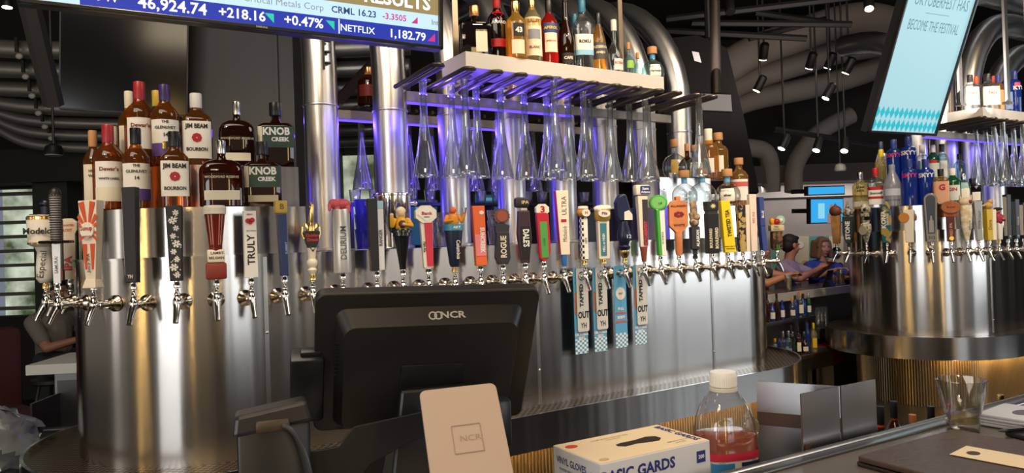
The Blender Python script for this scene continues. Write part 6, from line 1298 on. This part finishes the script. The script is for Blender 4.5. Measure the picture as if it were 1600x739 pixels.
# ------------------------------------------------------------------ overhead: ducts, rails, lamps
DUCT = mat('duct_dark', '8f857e', .75, 0); DUCT2 = mat('duct_grey', 'aaa69f', .36, .7)
for i, (pts, r, Y, lab) in enumerate([
    ([(1080, 150), (1160, 90), (1250, 55), (1310, 35), (1360, 30), (1420, 45)], .21, 9.3, 'highest of the three curving ceiling ducts near the menu display'),
    ([(1080, 175), (1160, 128), (1250, 98), (1320, 78), (1400, 66)], .17, 9.85, 'middle one of the three curving ceiling ducts near the menu display'),
    ([(1080, 205), (1160, 160), (1260, 138), (1330, 120), (1400, 95)], .16, 10.3, 'lowest of the three curving ceiling ducts near the menu display'),
    ([(1150, 300), (1150, 240), (1175, 232), (1200, 245), (1205, 300)], .14, 10.9, 'dark bent duct over the brown soffit behind the tequila bottles'),
    ([(1240, 300), (1242, 260), (1262, 225), (1290, 200), (1330, 180)], .13, 10.9, 'dark bent duct beyond the ceiling lamps')]):
    q = MB(); P3 = [P(x, y, Y + .04 * k) for k, (x, y) in enumerate(pts)]; sm = []
    for k in range(len(P3) - 1):
        a0, a1, a2, a3 = P3[max(k - 1, 0)], P3[k], P3[k + 1], P3[min(k + 2, len(P3) - 1)]
        for u in range(6): s = u / 6; sm.append(.5 * ((2 * a1) + (a2 - a0) * s + (2 * a0 - 5 * a1 + 4 * a2 - a3) * s * s + (3 * a1 - a0 - 3 * a2 + a3) * s ** 3))
    sm.append(P3[-1]); q.tube(sm, r, 0, 20); tag(q.build('ceiling_duct', DUCT, None), lab, 'duct', 'curving ceiling ducts')
for i, y in enumerate((76, 108, 138, 165, 186, 204, 222)):
    t = thing('wall_pipe', 'grey horizontal pipe by the blank television, %s from the top' % ORD[i], 'pipe', (0, 0, 0), 0, 'horizontal pipes behind the blank television')
    q = MB(); sag = max(0, i - 2) * 9; Y = 6.2 + .2 * i
    pts = [(-120, y - 4 - sag * 3.0), (-50, y - 2 - sag * 1.3), (0, y - sag * .55), (50, y + 2), (140, y + 3 + i), (300, y + 4 + i), (480, y + 2), (640, y - 4)]
    P3 = [P(a, b, Y) for a, b in pts]; sm = []
    for k in range(len(P3) - 1):
        a0, a1, a2, a3 = P3[max(k - 1, 0)], P3[k], P3[k + 1], P3[min(k + 2, len(P3) - 1)]
        for u in range(5): s = u / 5; sm.append(.5 * ((2 * a1) + (a2 - a0) * s + (2 * a0 - 5 * a1 + 4 * a2 - a3) * s * s + (3 * a1 - a0 - 3 * a2 + a3) * s ** 3))
    q.tube(sm + [P3[-1]], (14, 13, 12, 11, 9, 9, 9)[i] * Y / F, 0, 16); q.build('tube', DUCT2, t)
    c = P(30 + 10 * i, y + 12, Y - .12); q = MB(); q.ell(c, (.03, .02, .025)); q.build('clamp_knob', M('b9b4aa', .5), t); c2 = P(30 + 10 * i - 4, y - 6, Y - .12); q = MB(); q.box((c2.x, c2.y, c2.z), (.025, .02, .12)); q.build('clamp_strap', DARKM, t, 0)
# truss behind the pipes
q = MB(); q.tube([P(528, 158, 6.2), P(590, 92, 6.0)], .055, 0, 4); tag(q.build('roof_brace', mat('brace_brown', '3f3029', .6), None, 0), 'brown slanting roof brace between the first two steel pipes', 'brace')
for i, (x0, y0, x1, y1, Y) in enumerate(((1040, 30, 1330, -4, 7.5), (1080, 36, 1330, 38, 7.6), (1040, 48, 1260, 60, 7.7), (1180, 20, 1300, 36, 7.8), (1210, 202, 1370, 226, 9.05), (1170, 60, 1290, 30, 7.9))):
    q = MB(); q.tube([P(x0, y0, Y), P(x1, y1, Y + .02)], .035, 0, 6); tag(q.build('ceiling_rail', mat('rail_black', '131110', .6), None, 0), 'thin dark ceiling rail under the black roof, %s of six' % ORD[i], 'rail', 'thin ceiling rails')
q = MB(); a = P(1116, -30, 6.4); b = P(1119, 146, 6.4); q.tube([a, b], .045, 0, 14); tag(q.build('drop_pole', mat('pole_dark', '3a332c', .4, .6), None), 'dark round drop pole in front of the black speaker panel', 'pole')
# black slanted panel behind the tequila bottles
t = thing('black_panel', 'black slanted housing with a small white label, behind the hung glasses', 'housing', (0, 0, 0))
c = P(1110, 60, 7.1); q = MB(); q.tube([c, (c.x, c.y, 4.70)], .05, 0, 10); q.build('ceiling_mount', DARKM, t)
Y = 6.9; poly = [P(x, y, Y) for x, y in ((1040, 60), (1090, 55), (1136, 75), (1164, 190), (1186, 300), (1112, 300), (1066, 250), (1046, 150))]
q = MB(); n_ = len(poly); q.add([tuple(p) for p in poly] + [(p.x * 1.04, p.y + .35, p.z) for p in poly], [list(range(n_)), list(range(2 * n_ - 1, n_ - 1, -1))] + [[i, i + n_, (i + 1) % n_ + n_, (i + 1) % n_] for i in range(n_)]); q.build('casing', mat('casing_black', '100f0f', .85, spec=.15), t, 0)
q = MB(); q.add([tuple(P(x, y, Y - .012)) for x, y in ((1081, 80), (1092, 82), (1096, 98), (1085, 95))] + [tuple(P(x, y, Y - .004)) for x, y in ((1081, 80), (1092, 82), (1096, 98), (1085, 95))], [[0, 1, 2, 3], [4, 5, 6, 7]]); q.build('label', M('c9c9cc', .6), t, 0)
q = MB(); q.tube([P(1058, 190, Y - .05), P(1075, 250, Y - .05)], .02, 0, 6); q.build('side_strut', M('5a3f2c', .5), t, 0)
q = MB(); q.add([tuple(P(x, y, Y - .03)) for x, y in ((1092, 146), (1142, 148), (1144, 174), (1098, 172))] + [tuple(P(x, y, Y - .005)) for x, y in ((1092, 146), (1142, 148), (1144, 174), (1098, 172))], [[0, 1, 2, 3], [7, 6, 5, 4], [0, 4, 5, 1], [1, 5, 6, 2], [2, 6, 7, 3], [3, 7, 4, 0]]); q.build('grey_plate', M('4a4a4c', .6), t, 0)
LAMP = mat('lamp_lit', (1, .85, .6), .5, emit=14)
for i, (px, py, Y) in enumerate(((1194, 90, 8.3), (1268, 104, 8.5), (1298, 104, 8.7), (1327, 112, 8.5), (1188, 140, 8.6), (1296, 152, 8.4), (1226, 231, 8.7), (1279, 234, 8.8), (1321, 235, 8.7), (1358, 14, 7.4), (1140, 20, 7.2))):
    p = P(px, py, Y); t = thing('track_lamp', 'small black ceiling spot lamp with a lit lens, %s of the row by the ducts' % ORD[i], 'lamp', p, .3 * i, 'ceiling spot lamps')
    q = MB().at((0, 0, .07), 0, .5); q.lathe([(.045, -.09), (.05, -.08), (.05, .08), (.03, .10)], 0, 16); q.build('lamp_can', mat('lamp_black', '0c0b0b', .5), t)
    if i != 10: q = MB().at((0, 0, .07), 0, .5); q.lathe([(.040, -.096), (.040, -.091)], 0, 16); q.build('lens', LAMP, t)
    q = MB(); zt_ = max(.3, min(4.7 - p.z, .8)); q.tube([(0, 0, .12), (0, 0, 4.7 - p.z)], .012, 0, 6); q.build('stem', DARKM, t)
for i, (px, py, Y, lab) in enumerate(((84, 238, 5.9, 'round white-faced ceiling speaker hanging under the pipes by the window'), (1313, 264, 8.9, 'small white hanging sensor under the ceiling beside the vodka bottles'), (11, 7, 5.6, 'lit round ceiling lamp in the corner above the television'))):
    p = P(px, py, Y); t = thing('hanging_speaker' if i < 2 else 'ceiling_lamp', lab, 'speaker' if i < 2 else 'lamp', p); r = (14, 9, 8)[i] * Y / F
    q = MB(); q.lathe([(r * .9, -.02), (r, 0), (r * .8, .05), (.02, .07)], 0, 20); q.build('shell', BLACK if i != 1 else M('a9a7a2', .5), t); q = MB(); q.lathe([(r * .86, -.026), (r * .86, -.020)], 0, 20); q.build('face', M('a8a69c', .6) if i < 2 else LAMP, t); q = MB(); q.tube([(0, 0, .06), (0, 0, 4.7 - p.z)], .01, 0, 6); q.build('stem', DARKM, t)
# ------------------------------------------------------------------ people
def blob(name, mb, vox, mats, parent, it=2):
    o = mb.build('tmp', [], None, 0)
    m = o.modifiers.new('r', 'REMESH'); m.mode = 'VOXEL'; m.voxel_size = vox
    s = o.modifiers.new('s', 'SMOOTH'); s.iterations = it; s.factor = .5
    dg = bpy.context.evaluated_depsgraph_get(); me = bpy.data.meshes.new_from_object(o.evaluated_get(dg)); bpy.data.objects.remove(o)
    me.materials.clear(); me.materials.append(mats); me.polygons.foreach_set('use_smooth', [True] * len(me.polygons)); me.polygons.foreach_set('material_index', [0] * len(me.polygons))
    o = bpy.data.objects.new(name, me); COL.objects.link(o); o.parent = parent; return o
def head(mb, s=1.0):
    E = lambda c, r: mb.ell(tuple(x * s for x in c), tuple(x * s for x in r), 0, 18, 12)
    E((0, .012, .025), (.074, .092, .092)); E((0, -.022, -.05), (.056, .064, .062)); E((0, -.058, -.094), (.026, .022, .020)); E((0, -.045, -.03), (.058, .050, .06))
    mb.cap((0, -.088 * s, .008 * s), .009 * s, (0, -.110 * s, -.030 * s), .0125 * s); E((-.009, -.100, -.034), (.009, .010, .007)); E((.009, -.100, -.034), (.009, .010, .007))
    for sx in (-1, 1): E((sx * .030, -.080, .028), (.024, .012, .008)); E((sx * .036, -.070, -.022), (.022, .020, .022)); E((sx * .077, .012, -.004), (.010, .020, .032))
    E((0, -.090, -.058), (.022, .010, .0055)); E((0, -.088, -.070), (.020, .010, .006))
def hand(mb, wr, d, up, side, s=1.0):
    """palm from the wrist along d; up = back of the hand; side = thumb side"""
    d = Vector(d).normalized(); up = Vector(up); up = (up - d * up.dot(d)).normalized(); sd = d.cross(up).normalized() * side; wr = Vector(wr)
    mb.cap(wr, .024 * s, wr + d * .03 * s, .026 * s)
    for k, (o, l) in enumerate(((-.030, .068), (-.010, .080), (.010, .076), (.029, .060))):
        b0 = wr + d * .035 * s - sd * o * s; k0 = wr + d * .085 * s - sd * o * 1.1 * s; mb.cap(b0, .014 * s, k0, .0095 * s); m1 = k0 + (d * .8 - up * .5).normalized() * l * .5 * s; mb.cap(k0, .0095 * s, m1, .0085 * s); mb.cap(m1, .0085 * s, m1 + (d * .35 - up * .9).normalized() * l * .45 * s, .007 * s)
    t0 = wr + d * .02 * s + sd * .022 * s; t1 = t0 + (d * .6 + sd * .8).normalized() * .045 * s; mb.cap(t0, .014 * s, t1, .010 * s); mb.cap(t1, .010 * s, t1 + (d * .9 + sd * .2 - up * .3).normalized() * .032 * s, .008 * s)
def person(name, label, base, rz, skin, shirt, hairm, long_hair=False, armL=None, armR=None, head_turn=0, nod=0, scale=1.0, pants='2a2c33', sleeve=.20, bust=0):
    """seated figure, local -Y is its front, origin on the floor below the hips; arms: (elbow, wrist, hand direction)"""
    t = thing(name, label, 'person', base, rz); t.scale = (scale,) * 3
    S = mat('skin_' + skin, skin, .5); hz = 1.295
    hm = Matrix.Translation((0, -.05, hz)) @ Matrix.Rotation(head_turn, 4, 'Z') @ Matrix.Rotation(nod, 4, 'X')
    b = MB(); b.X = hm; head(b); b.X = Matrix.Identity(4)
    b.cap((0, -.02, 1.10), .062, (0, -.045, hz - .05), .056)
    b.cap((0, 0, .72), .13, (0, .0, .98), .135); b.ell((0, -.005, 1.02), (.185, .105, .12))
    for sx in (-1, 1): b.cap((sx * .09, -.01, .70), .095, (sx * .12, -.42, .70), .070); b.cap((sx * .12, -.42, .70), .066, (sx * .12, -.40, .26), .046); b.cap((sx * .12, -.40, .25), .045, (sx * .12, -.50, .22), .035); b.cap((sx * .05, 0, 1.08), .06, (sx * .175, .0, 1.055), .062)
    arms = []
    for sx, a in ((-1, armL), (1, armR)):
        sh = Vector((sx * .195, 0, 1.05)); el, wr, hd = a if a else ((sx * .25, -.08, .80), (sx * .2, -.30, .82), (0, -1, 0))
        el, wr = Vector(el), Vector(wr); b.cap(sh, .056, el, .043); b.cap(el, .043, wr, .028); hand(b, wr, hd, (0, 0, 1), -sx if 1 else sx); arms.append((sh, el))
    blob('body', b, .0085, S, t)
    c = MB(); c.cap((0, 0, .70), .145, (0, 0, .98), .150); c.ell((0, -.005, 1.02), (.202, .122, .128))
    if bust: c.ell((-.075, -.085, .98), (.075, .07, .075)); c.ell((.075, -.085, .98), (.075, .07, .075))
    for sx in (-1, 1): c.cap((sx * .05, 0, 1.085), .066, (sx * .18, 0, 1.06), .072)
    for sh, el in arms: c.cap(sh, .070, sh + (el - sh) * (sleeve / max((el - sh).length, .01)) if sleeve < (el - sh).length else el, .062)
    so = blob('shirt', c, .011, mat('cloth_' + shirt, shirt, .8), t)
    q = MB(); n_ = 20; q.add([((.075 + .012 * k) * math.cos(a), -.02 + (.072 + .014 * k) * math.sin(a), 1.115 - .035 * k + .02 * math.sin(a)) for k in range(2) for a in [2 * PI * i / n_ for i in range(n_)]], [[i, (i + 1) % n_, (i + 1) % n_ + n_, i + n_] for i in range(n_)]); cl = q.build('collar', mat('cloth_' + shirt, shirt), t); so2 = cl.modifiers.new('s', 'SOLIDIFY'); so2.thickness = .006
    c = MB(); c.ell((0, 0, .70), (.17, .13, .12))
    for sx in (-1, 1): c.cap((sx * .09, -.01, .70), .105, (sx * .12, -.42, .70), .08); c.cap((sx * .12, -.42, .70), .076, (sx * .12, -.40, .26), .056)
    blob('trousers', c, .012, mat('cloth_' + pants, pants, .8), t)
    h = MB(); h.X = hm
    h.ell((0, .026, .050), (.082, .096, .082), 0, 18, 12); h.ell((0, .045, .0), (.076, .075, .085)); h.ell((0, -.035, .095), (.062, .045, .026))
    if long_hair:
        for sx in (-1, 1):
            for k in range(4): h.cap((sx * (.055 + .010 * k), -.035 + .035 * k, .06), .030, (sx * (.080 + .008 * k), -.045 + .035 * k, -.11), .030)
        h.ell((0, .075, -.05), (.085, .045, .11)); h.cap((-.06, -.05, .09), .022, (-.085, -.05, .02), .02)
    blob('hair', h, .009, mat('hair_' + hairm, hairm, .7), t)
    e = MB(); e.X = hm
    for sx in (-1, 1): e.ell((sx * .030, -.086, .008), (.011, .006, .006), 0, 10, 6); e.ell((sx * .030, -.091, .008), (.005, .003, .005), 1, 8, 5)
    e.build('eyes', [M('d9d2c8', .3), M('1c120c', .3)], t)
    mo = MB(); mo.X = hm; mo.ell((0, -.0975, -.064), (.018, .004, .004)); mo.build('mouth', M('8a4a44', .5), t)
    return t
def stool(p, label, k=1.0):
    t = thing('bar_stool', label, 'stool', (p[0], p[1], 0)); t.scale = (1, 1, k); q = MB(); q.lathe([(.17, .54), (.19, .56), (.19, .60), (.16, .61)], 0, 24); q.build('seat', M('2a211c', .5), t)
    for k in range(4): a = PI / 4 + k * PI / 2; q = MB(); q.tube([(.12 * math.cos(a), .12 * math.sin(a), .55), (.20 * math.cos(a), .20 * math.sin(a), 0)], .014, 0, 8); q.build('leg', DARKM, t)
    return t
# the far side of the bar with two guests
p0, p1 = P(1188, 468, 6.75), P(1345, 445, 7.9)
ZC = .95; p0.z = p1.z = 0; dv = (p1 - p0).normalized(); FA2 = math.atan2(dv.y, dv.x); nv = Vector((-dv.y, dv.x, 0))
t = thing('far_counter', 'pale-edged bar counter on the far side, in front of the two guests', 'bar counter', p0, FA2)
MB().box((1.15, .22, ZC - .03), (2.8, .46, .06)).build('counter_top', mat('counter_dark', '3a3634', .25), t, 0); MB().box((1.15, -.016, ZC - .035), (2.8, .03, .075)).build('edge_band', M('b9b7b2', .4), t, 0); MB().box((1.15, .04, .44), (2.8, .05, .88)).build('counter_front', STEELD, t, 0)
def far(px, off): 
    d = ray(px, hor(px)); n3 = Vector((-dv.y, dv.x)); o = Vector((p0.x, p0.y)) + n3 * off; s = o.dot(n3) / Vector((d.x, d.y)).dot(n3); return Vector((d.x * s, d.y * s, 0))
m = far(1228, .72); wv = far(1280, .74); av = far(1176, .66)
for q_, l in ((m, 'bar stool under the man in the lilac shirt'), (wv, 'bar stool under the woman in blue'), (av, 'bar stool under the guest half hidden by the tower')): stool(q_, l)
person('person', 'man with short dark hair in a lilac polo shirt, turned to the woman in blue', m + Vector((0, 0, .08)), FA2 + .28, 'b07a66', '8f83a6', '17110e', head_turn=.95, nod=.18, armL=((-.26, -.20, .94), (-.04, -.36, 1.04), (.8, -.3, .6)), armR=((.24, -.24, .95), (.06, -.42, 1.06), (-.6, -.4, .7)))
person('person', 'woman with shoulder-length light brown hair in a royal blue shirt, seated at the far bar', wv + Vector((0, 0, .08)), FA2 - .30, 'c08c78', '2b3f9c', '7a5c40', True, head_turn=-.25, nod=.08, armL=((-.26, -.18, .95), (-.10, -.36, 1.03), (.5, -.8, .25)), armR=((.26, -.2, .95), (.12, -.38, 1.03), (-.4, -.8, .25)), sleeve=.24, bust=1, scale=.97)
person('person', 'guest in dark clothes with a bare forearm on the counter, half hidden by the tower', av + Vector((0, 0, .06)), FA2 + .3, 'b07a60', '23222a', '1a1412', armR=((.30, -.26, .985), (.05, -.40, 1.01), (-1, -.2, .25)), armL=((-.26, -.2, .95), (-.1, -.38, 1.03), (.6, -.6, .25)), sleeve=.10)
pl_ = P(84, 520, 6.6); person('person', 'person in a grey shirt seated beyond the tower, by the white counter', Vector((pl_.x, pl_.y, -.10)), math.radians(70), 'a87860', '77746c', '120e0c', head_turn=.2, armL=((-.22, -.2, .84), (-.06, -.38, .90), (.3, -1, 0)), armR=((.24, -.16, .84), (.1, -.40, .90), (0, -1, 0)))
stool((pl_.x, pl_.y), 'bar stool under the person in the grey shirt', .73)
# guest drinks, tablet, salt on the far counter
def beer(px, off, lab, hh=.16, r=.036, liq='pale'):
    p = far(px, off); t = thing('beer_glass', lab, 'glass', (p.x, p.y, ZC + .001)); q = MB(); q.lathe([(r * .72, 0), (r * .78, .01), (r, hh), (r * .95, hh), (r * .72, .015)], 0, 20); q.build('glass_body', CLEAR, t); q = MB(); q.lathe([(r * .70, .012), (r * .90, hh * .78)], 0, 18); q.build('beer', G[liq], t)
beer(1229, .08, 'tall glass of pale beer on the far counter beside the man'); beer(1311, .12, 'glass of amber beer on the far counter beside the woman', .15, .045, 'amber2'); beer(1300, .16, 'small glass of amber drink by the leaning tablet', .10, .03, 'amber2')
p = far(1287, .10); t = thing('tablet', 'dark ordering tablet leaning upright on the far counter', 'tablet', (p.x, p.y, ZC + .001), FA2 + PI); q = MB().at((0, 0, 0), 0, -.35); q.rbox((0, 0, .09), (.115, .012, .18), .004); q.build('tablet_body', M('2b2a2e', .3), t); q = MB(); q.hexa([(-.05, 0, 0), (.05, 0, 0), (.05, .09, 0), (-.05, .09, 0)], [(-.04, .025, .07), (.04, .025, .07), (.04, .04, .07), (-.04, .04, .07)]); q.build('stand_foot', BLACK, t, 0)
p = far(1325, .10); t = thing('salad_bowl', 'dark bowl of greens on the far counter by the tower', 'bowl', (p.x, p.y, ZC + .001)); q = MB(); q.lathe([(.04, 0), (.07, .02), (.085, .045), (.08, .045)], 0, 18); q.build('bowl', M('241f1c', .4), t); q = MB()
for i in range(14): q.ell((random.uniform(-.05, .05), random.uniform(-.05, .05), .05 + random.uniform(0, .025)), (.02, .016, .010))
q.build('salad', mat('salad_green', '7d7a2c', .6, noise=('b58a3a', 40)), t)
# painting on the back wall
A = P(1206, 437, 11.49); B = P(1318, 437, 11.49); t, w = flat_frame('painting', 'wide teal and cream abstract painting on the pale wall behind the guests', 'painting', A, B, Vector((0, 0, 1))); H = 68 * 11.49 / F
MB().box((w / 2, .02, H / 2), (w, .04, H)).build('canvas', M('c9bfa4', .7), t, 0)
for nm, x0, x1, z0, z1, c in (('teal_field', .52, .80, 0, 1, '4f9a9c'), ('teal_stripe', 0, .10, 0, 1, '5c9c8e'), ('cream_field', .10, .34, .0, 1, 'cfc3a2')): MB().box((w * (x0 + x1) / 2, -.002, H * (z0 + z1) / 2), (w * (x1 - x0), .003, H * (z1 - z0))).build(nm, M(c, .7), t, 0)
for x, z, r_, mi in ((.40, .8, .10, 0), (.46, .35, .12, 1), (.42, .15, .08, 1), (.03, .15, .12, 1), (.2, .5, .05, 2), (.24, .2, .04, 2), (.9, .62, .17, 2), (.88, .7, .06, 0), (.95, .3, .12, 2), (.28, .7, .04, 2)): q = MB(); q.prism(ngon(14, r_ * w * .42, r_ * w * .5, x * w, z * H), -.008, -.003); q.build('painted_shape', (M('e3dcc8', .7), M('c9a02a', .7), M('2b2622', .7))[mi], t, 0)
# back station under the far counter
bs = far(1240, -.17)
t = thing('back_station', 'steel work shelves with bottles under the far counter', 'work station', (bs.x, bs.y, 0), FA2)
q = MB(); q.box((0, 0, .40), (.86, .30, .03)); q.build('lower_shelf', STEELD, t, 0); q = MB(); q.box((0, .105, .70), (.86, .10, .025)); q.build('upper_shelf', STEELD, t, 0)
for x in (-.42, .42): MB().box((x, .135, .36), (.035, .03, .72)).build('leg', STEELD, t, 0)
MB().box((.2, -.02, .32), (.40, .2, .12)).build('sink_box', STEELD, t, 0)
q = MB(); q.tube(curve_pts((.36, .06, .41), (.36, .03, .56), (.30, .02, .50)), .010, 0, 8); q.build('faucet', BRASS, t)
base = (P(1240, 560, 6.35)); RB = Matrix.Translation((bs.x, bs.y, 0)) @ Matrix.Rotation(FA2, 4, 'Z')
random.seed(12); GBs = 'small bottles on the back station'
cols = [('clear', SIL, MW), ('blue', CAPB, MW), ('pale', M('d9b82a', .4), M('d9b82a', .5)), ('dark', CAPB, MC), ('teal', SIL, M('7a8fb0', .5)), ('green', CAPS, MW), ('clear', M('d98a2a', .4), MC), ('blue', BLC, MW), ('brown', CAPB, MC)]
nm2 = ['silver-capped clear', 'black-capped blue', 'yellow-capped pale', 'dark cream-labelled', 'teal grey-labelled', 'green', 'orange-capped clear', 'all-blue', 'dark brown']
pos = [(-.39 + .070 * i, -.10, .416) for i in range(8)] + [(-.35 + .070 * i, .01, .416) for i in range(9)] + [(-.39 + .078 * i, .10, .7135) for i in range(11)]
cnt = {}
for i, (x, y, z) in enumerate(pos):
    if i % 6 == 4: continue
    x += random.uniform(-.010, .010); y += random.uniform(-.012, .012)
    c = cols[(i * 4 + i // 5) % 9]; k = (i * 4 + i // 5) % 9; row = 0 if i < 8 else 1 if i < 17 else 2; w3 = RB @ Vector((x, y, z)); key = (k, row); cnt[key] = cnt.get(key, 0) + 1
    bottle((w3.x, w3.y, w3.z), random.uniform(.15, .28), random.uniform(.021, .027), random.choice(['whisky', 'tall', 'square']), c[0], c[1], '%s bottle in the %s row of the back station%s' % (nm2[k], ('front', 'middle', 'upper')[row], '' if cnt[key] == 1 else ', ' + ORD[cnt[key] - 1] + ' of them'), GBs, lab=(.15, random.uniform(.3, .5), .85, c[2]) if i % 2 else None)
rc = far(1291, -.13); w3 = Vector((rc.x, rc.y, .2305)); t = thing('red_crate', 'red plastic crate on a block by the back station', 'crate', w3, FA2); q = MB(); q.box((0, 0, .004), (.22, .16, .008)); q.box((-.107, 0, .09), (.006, .16, .18)); q.box((.107, 0, .09), (.006, .16, .18)); q.box((0, .077, .09), (.21, .006, .18)); q.box((0, -.077, .06), (.21, .006, .12)); q.build('crate_body', M('8f1f33', .5), t, 0); tag(MB().box((0, 0, .114), (.24, .18, .228)).build('crate_block', STEELD, None, 0, (rc.x, rc.y, 0), FA2), 'steel block under the red crate', 'block')
for i in range(2): w4 = Vector((rc.x, rc.y, .239)) + dv * (-.04 + .08 * i); bottle((w4.x, w4.y, w4.z), .18, .026, 'whisky', 'brown', SIL, ('first', 'second')[i] + ' brown bottle inside the red crate', 'bottles in the red crate', lab=(.1, .5, .9, MW))
# stacked glasses on a shelf by the farther tower
pg = far(1279, -.024); pg.z = P(1300, 512, pg.y).z; t = thing('glass_shelf', 'small steel shelf of stacked pint glasses by the farther tower', 'shelf', (pg.x + .0, pg.y + .0, 0), FA2); zg = pg.z; MB().box((0, 0, zg - .012), (.20, .070, .024)).build('board', STEELD, t, 0)
for x in (-.07, .07): MB().box((x, .008, zg - .06), (.02, .05, .072)).build('bracket', STEELD, t, 0)
for i in range(3):
    x = -.066 + .066 * i; y = 0; w4 = Matrix.Translation((pg.x, pg.y, 0)) @ Matrix.Rotation(FA2, 4, 'Z') @ Vector((x, y, zg + .001)); q = MB(); q.lathe([(.030, 0), (.031, .012), (.022, .15), (.021, .152), (.018, .15)], 0, 16); q.lathe([(.030, .045), (.0315, .05), (.026, .21), (.024, .212)], 0, 16)
    tag(q.build('pint_glass', CLEAR, None, 35, w4), 'stacked pint glasses under the far counter, %s from the back station' % ORD[i], 'glass', 'stacked pint glasses')
# ------------------------------------------------------------------ behind the round end: white counter, sink, seat, plastic
p = P(48, 575, 5.1); t = thing('white_counter', 'white-edged side counter beyond the round end of the tower', 'counter', (p.x, p.y, 0), .1)
zc_ = p.z + .02; MB().box((.30, .30, zc_ - .035), (.66, .62, .07)).build('counter_top', M('c9cdc9', .4), t, 0, bevel=.003); MB().box((.36, .34, (zc_ - .07) / 2), (.50, .5, zc_ - .07)).build('counter_base', mat('counter_steel', (.30, .32, .33), .4, .8), t, 0)
p = P(50, 690, 4.5); t = thing('hand_sink', 'small steel sink with splash sides before the white counter', 'sink', (p.x, p.y, 0), .1)
z0 = p.z; 
q = MB(); q.box((.24, .0, z0 + .03), (.50, .02, .07)); q.box((.0, .17, z0 + .10), (.012, .34, .26)); q.box((.24, .34, z0 + .14), (.50, .012, .34)); q.box((.24, .17, z0), (.48, .33, .015)); q.build('basin', mat('sink_steel', (.14, .145, .15), .3, .9), t, 0)
q = MB(); q.rbox((.24, .0, z0 + .068), (.50, .05, .016), .006); q.build('front_rim', SATIN, t)
for x in (.02, .46): MB().box((x, .02, (z0 - .01) / 2), (.04, .04, z0 - .01)).build('leg', SATIN, t, 0)
q = MB(); q.cap((.20, .31, z0 + .16), .012, (.20, .26, z0 + .17), .010); q.cap((.24, .31, z0 + .16), .016, (.24, .31, z0 + .20), .012); q.tube(curve_pts((.24, .31, z0 + .18), (.24, .22, z0 + .25), (.24, .16, z0 + .17)), .010, 0, 10); q.build('faucet', CHROME, t)
q = MB(); q.hexa([(.08, .1, z0 + .01), (.40, .1, z0 + .01), (.40, .32, z0 + .01), (.08, .32, z0 + .01)], [(.10, .22, z0 + .22), (.38, .22, z0 + .22), (.38, .32, z0 + .22), (.10, .32, z0 + .22)]) if False else None
p = P(10, 560, 5.0); t = thing('lounge_chair', 'dark maroon high-backed chair in the shade by the window', 'chair', (p.x - .15, p.y, 0), .9)
q = MB(); q.rbox((0, .2, .72), (.56, .12, .62), .05); q.build('backrest', mat('maroon_cloth', '3a1114', .8), t); q = MB(); q.rbox((0, -.08, .42), (.56, .52, .12), .04); q.build('seat', mat('maroon_cloth', '3a1114'), t)
for x, y in ((-.24, -.3), (.24, -.3), (-.24, .2), (.24, .2)): MB().box((x, y, .19), (.04, .04, .38)).build('leg', DARKM, t, 0)
p = P(-8, 700, 4.15); random.seed(5)
q = MB(); K, J = 30, 14; vs_ = []
for j in range(J + 1):
    a = PI * .5 * j / J
    for i in range(K): b_ = 2 * PI * i / K; rr_ = (.27 + .04 * math.sin(3 * b_ + j) + random.uniform(-.03, .03)) * math.cos(a * .97); vs_.append((rr_ * math.cos(b_), rr_ * math.sin(b_) * .9, .30 * math.sin(a) + random.uniform(-.018, .018)))
q.add(vs_, [[j * K + i, j * K + (i + 1) % K, (j + 1) * K + (i + 1) % K, (j + 1) * K + i] for j in range(J) for i in range(K)])
bag = q.build('plastic_cover', glass('film', (.66, .70, .74), .5, .2, 1.8), None, 60, (p.x - .02, p.y, .375)); tag(bag, 'crumpled clear plastic cover over the bin beside the drip tray', 'plastic cover')
t = thing('waste_bin', 'grey bin under the crumpled plastic cover', 'bin', (p.x - .02, p.y, 0)); q = MB(); q.lathe([(.18, 0), (.21, .33), (.225, .33), (.225, .355), (.20, .355)], 0, 24); q.build('bin_body', M('3a3f45', .6), t)
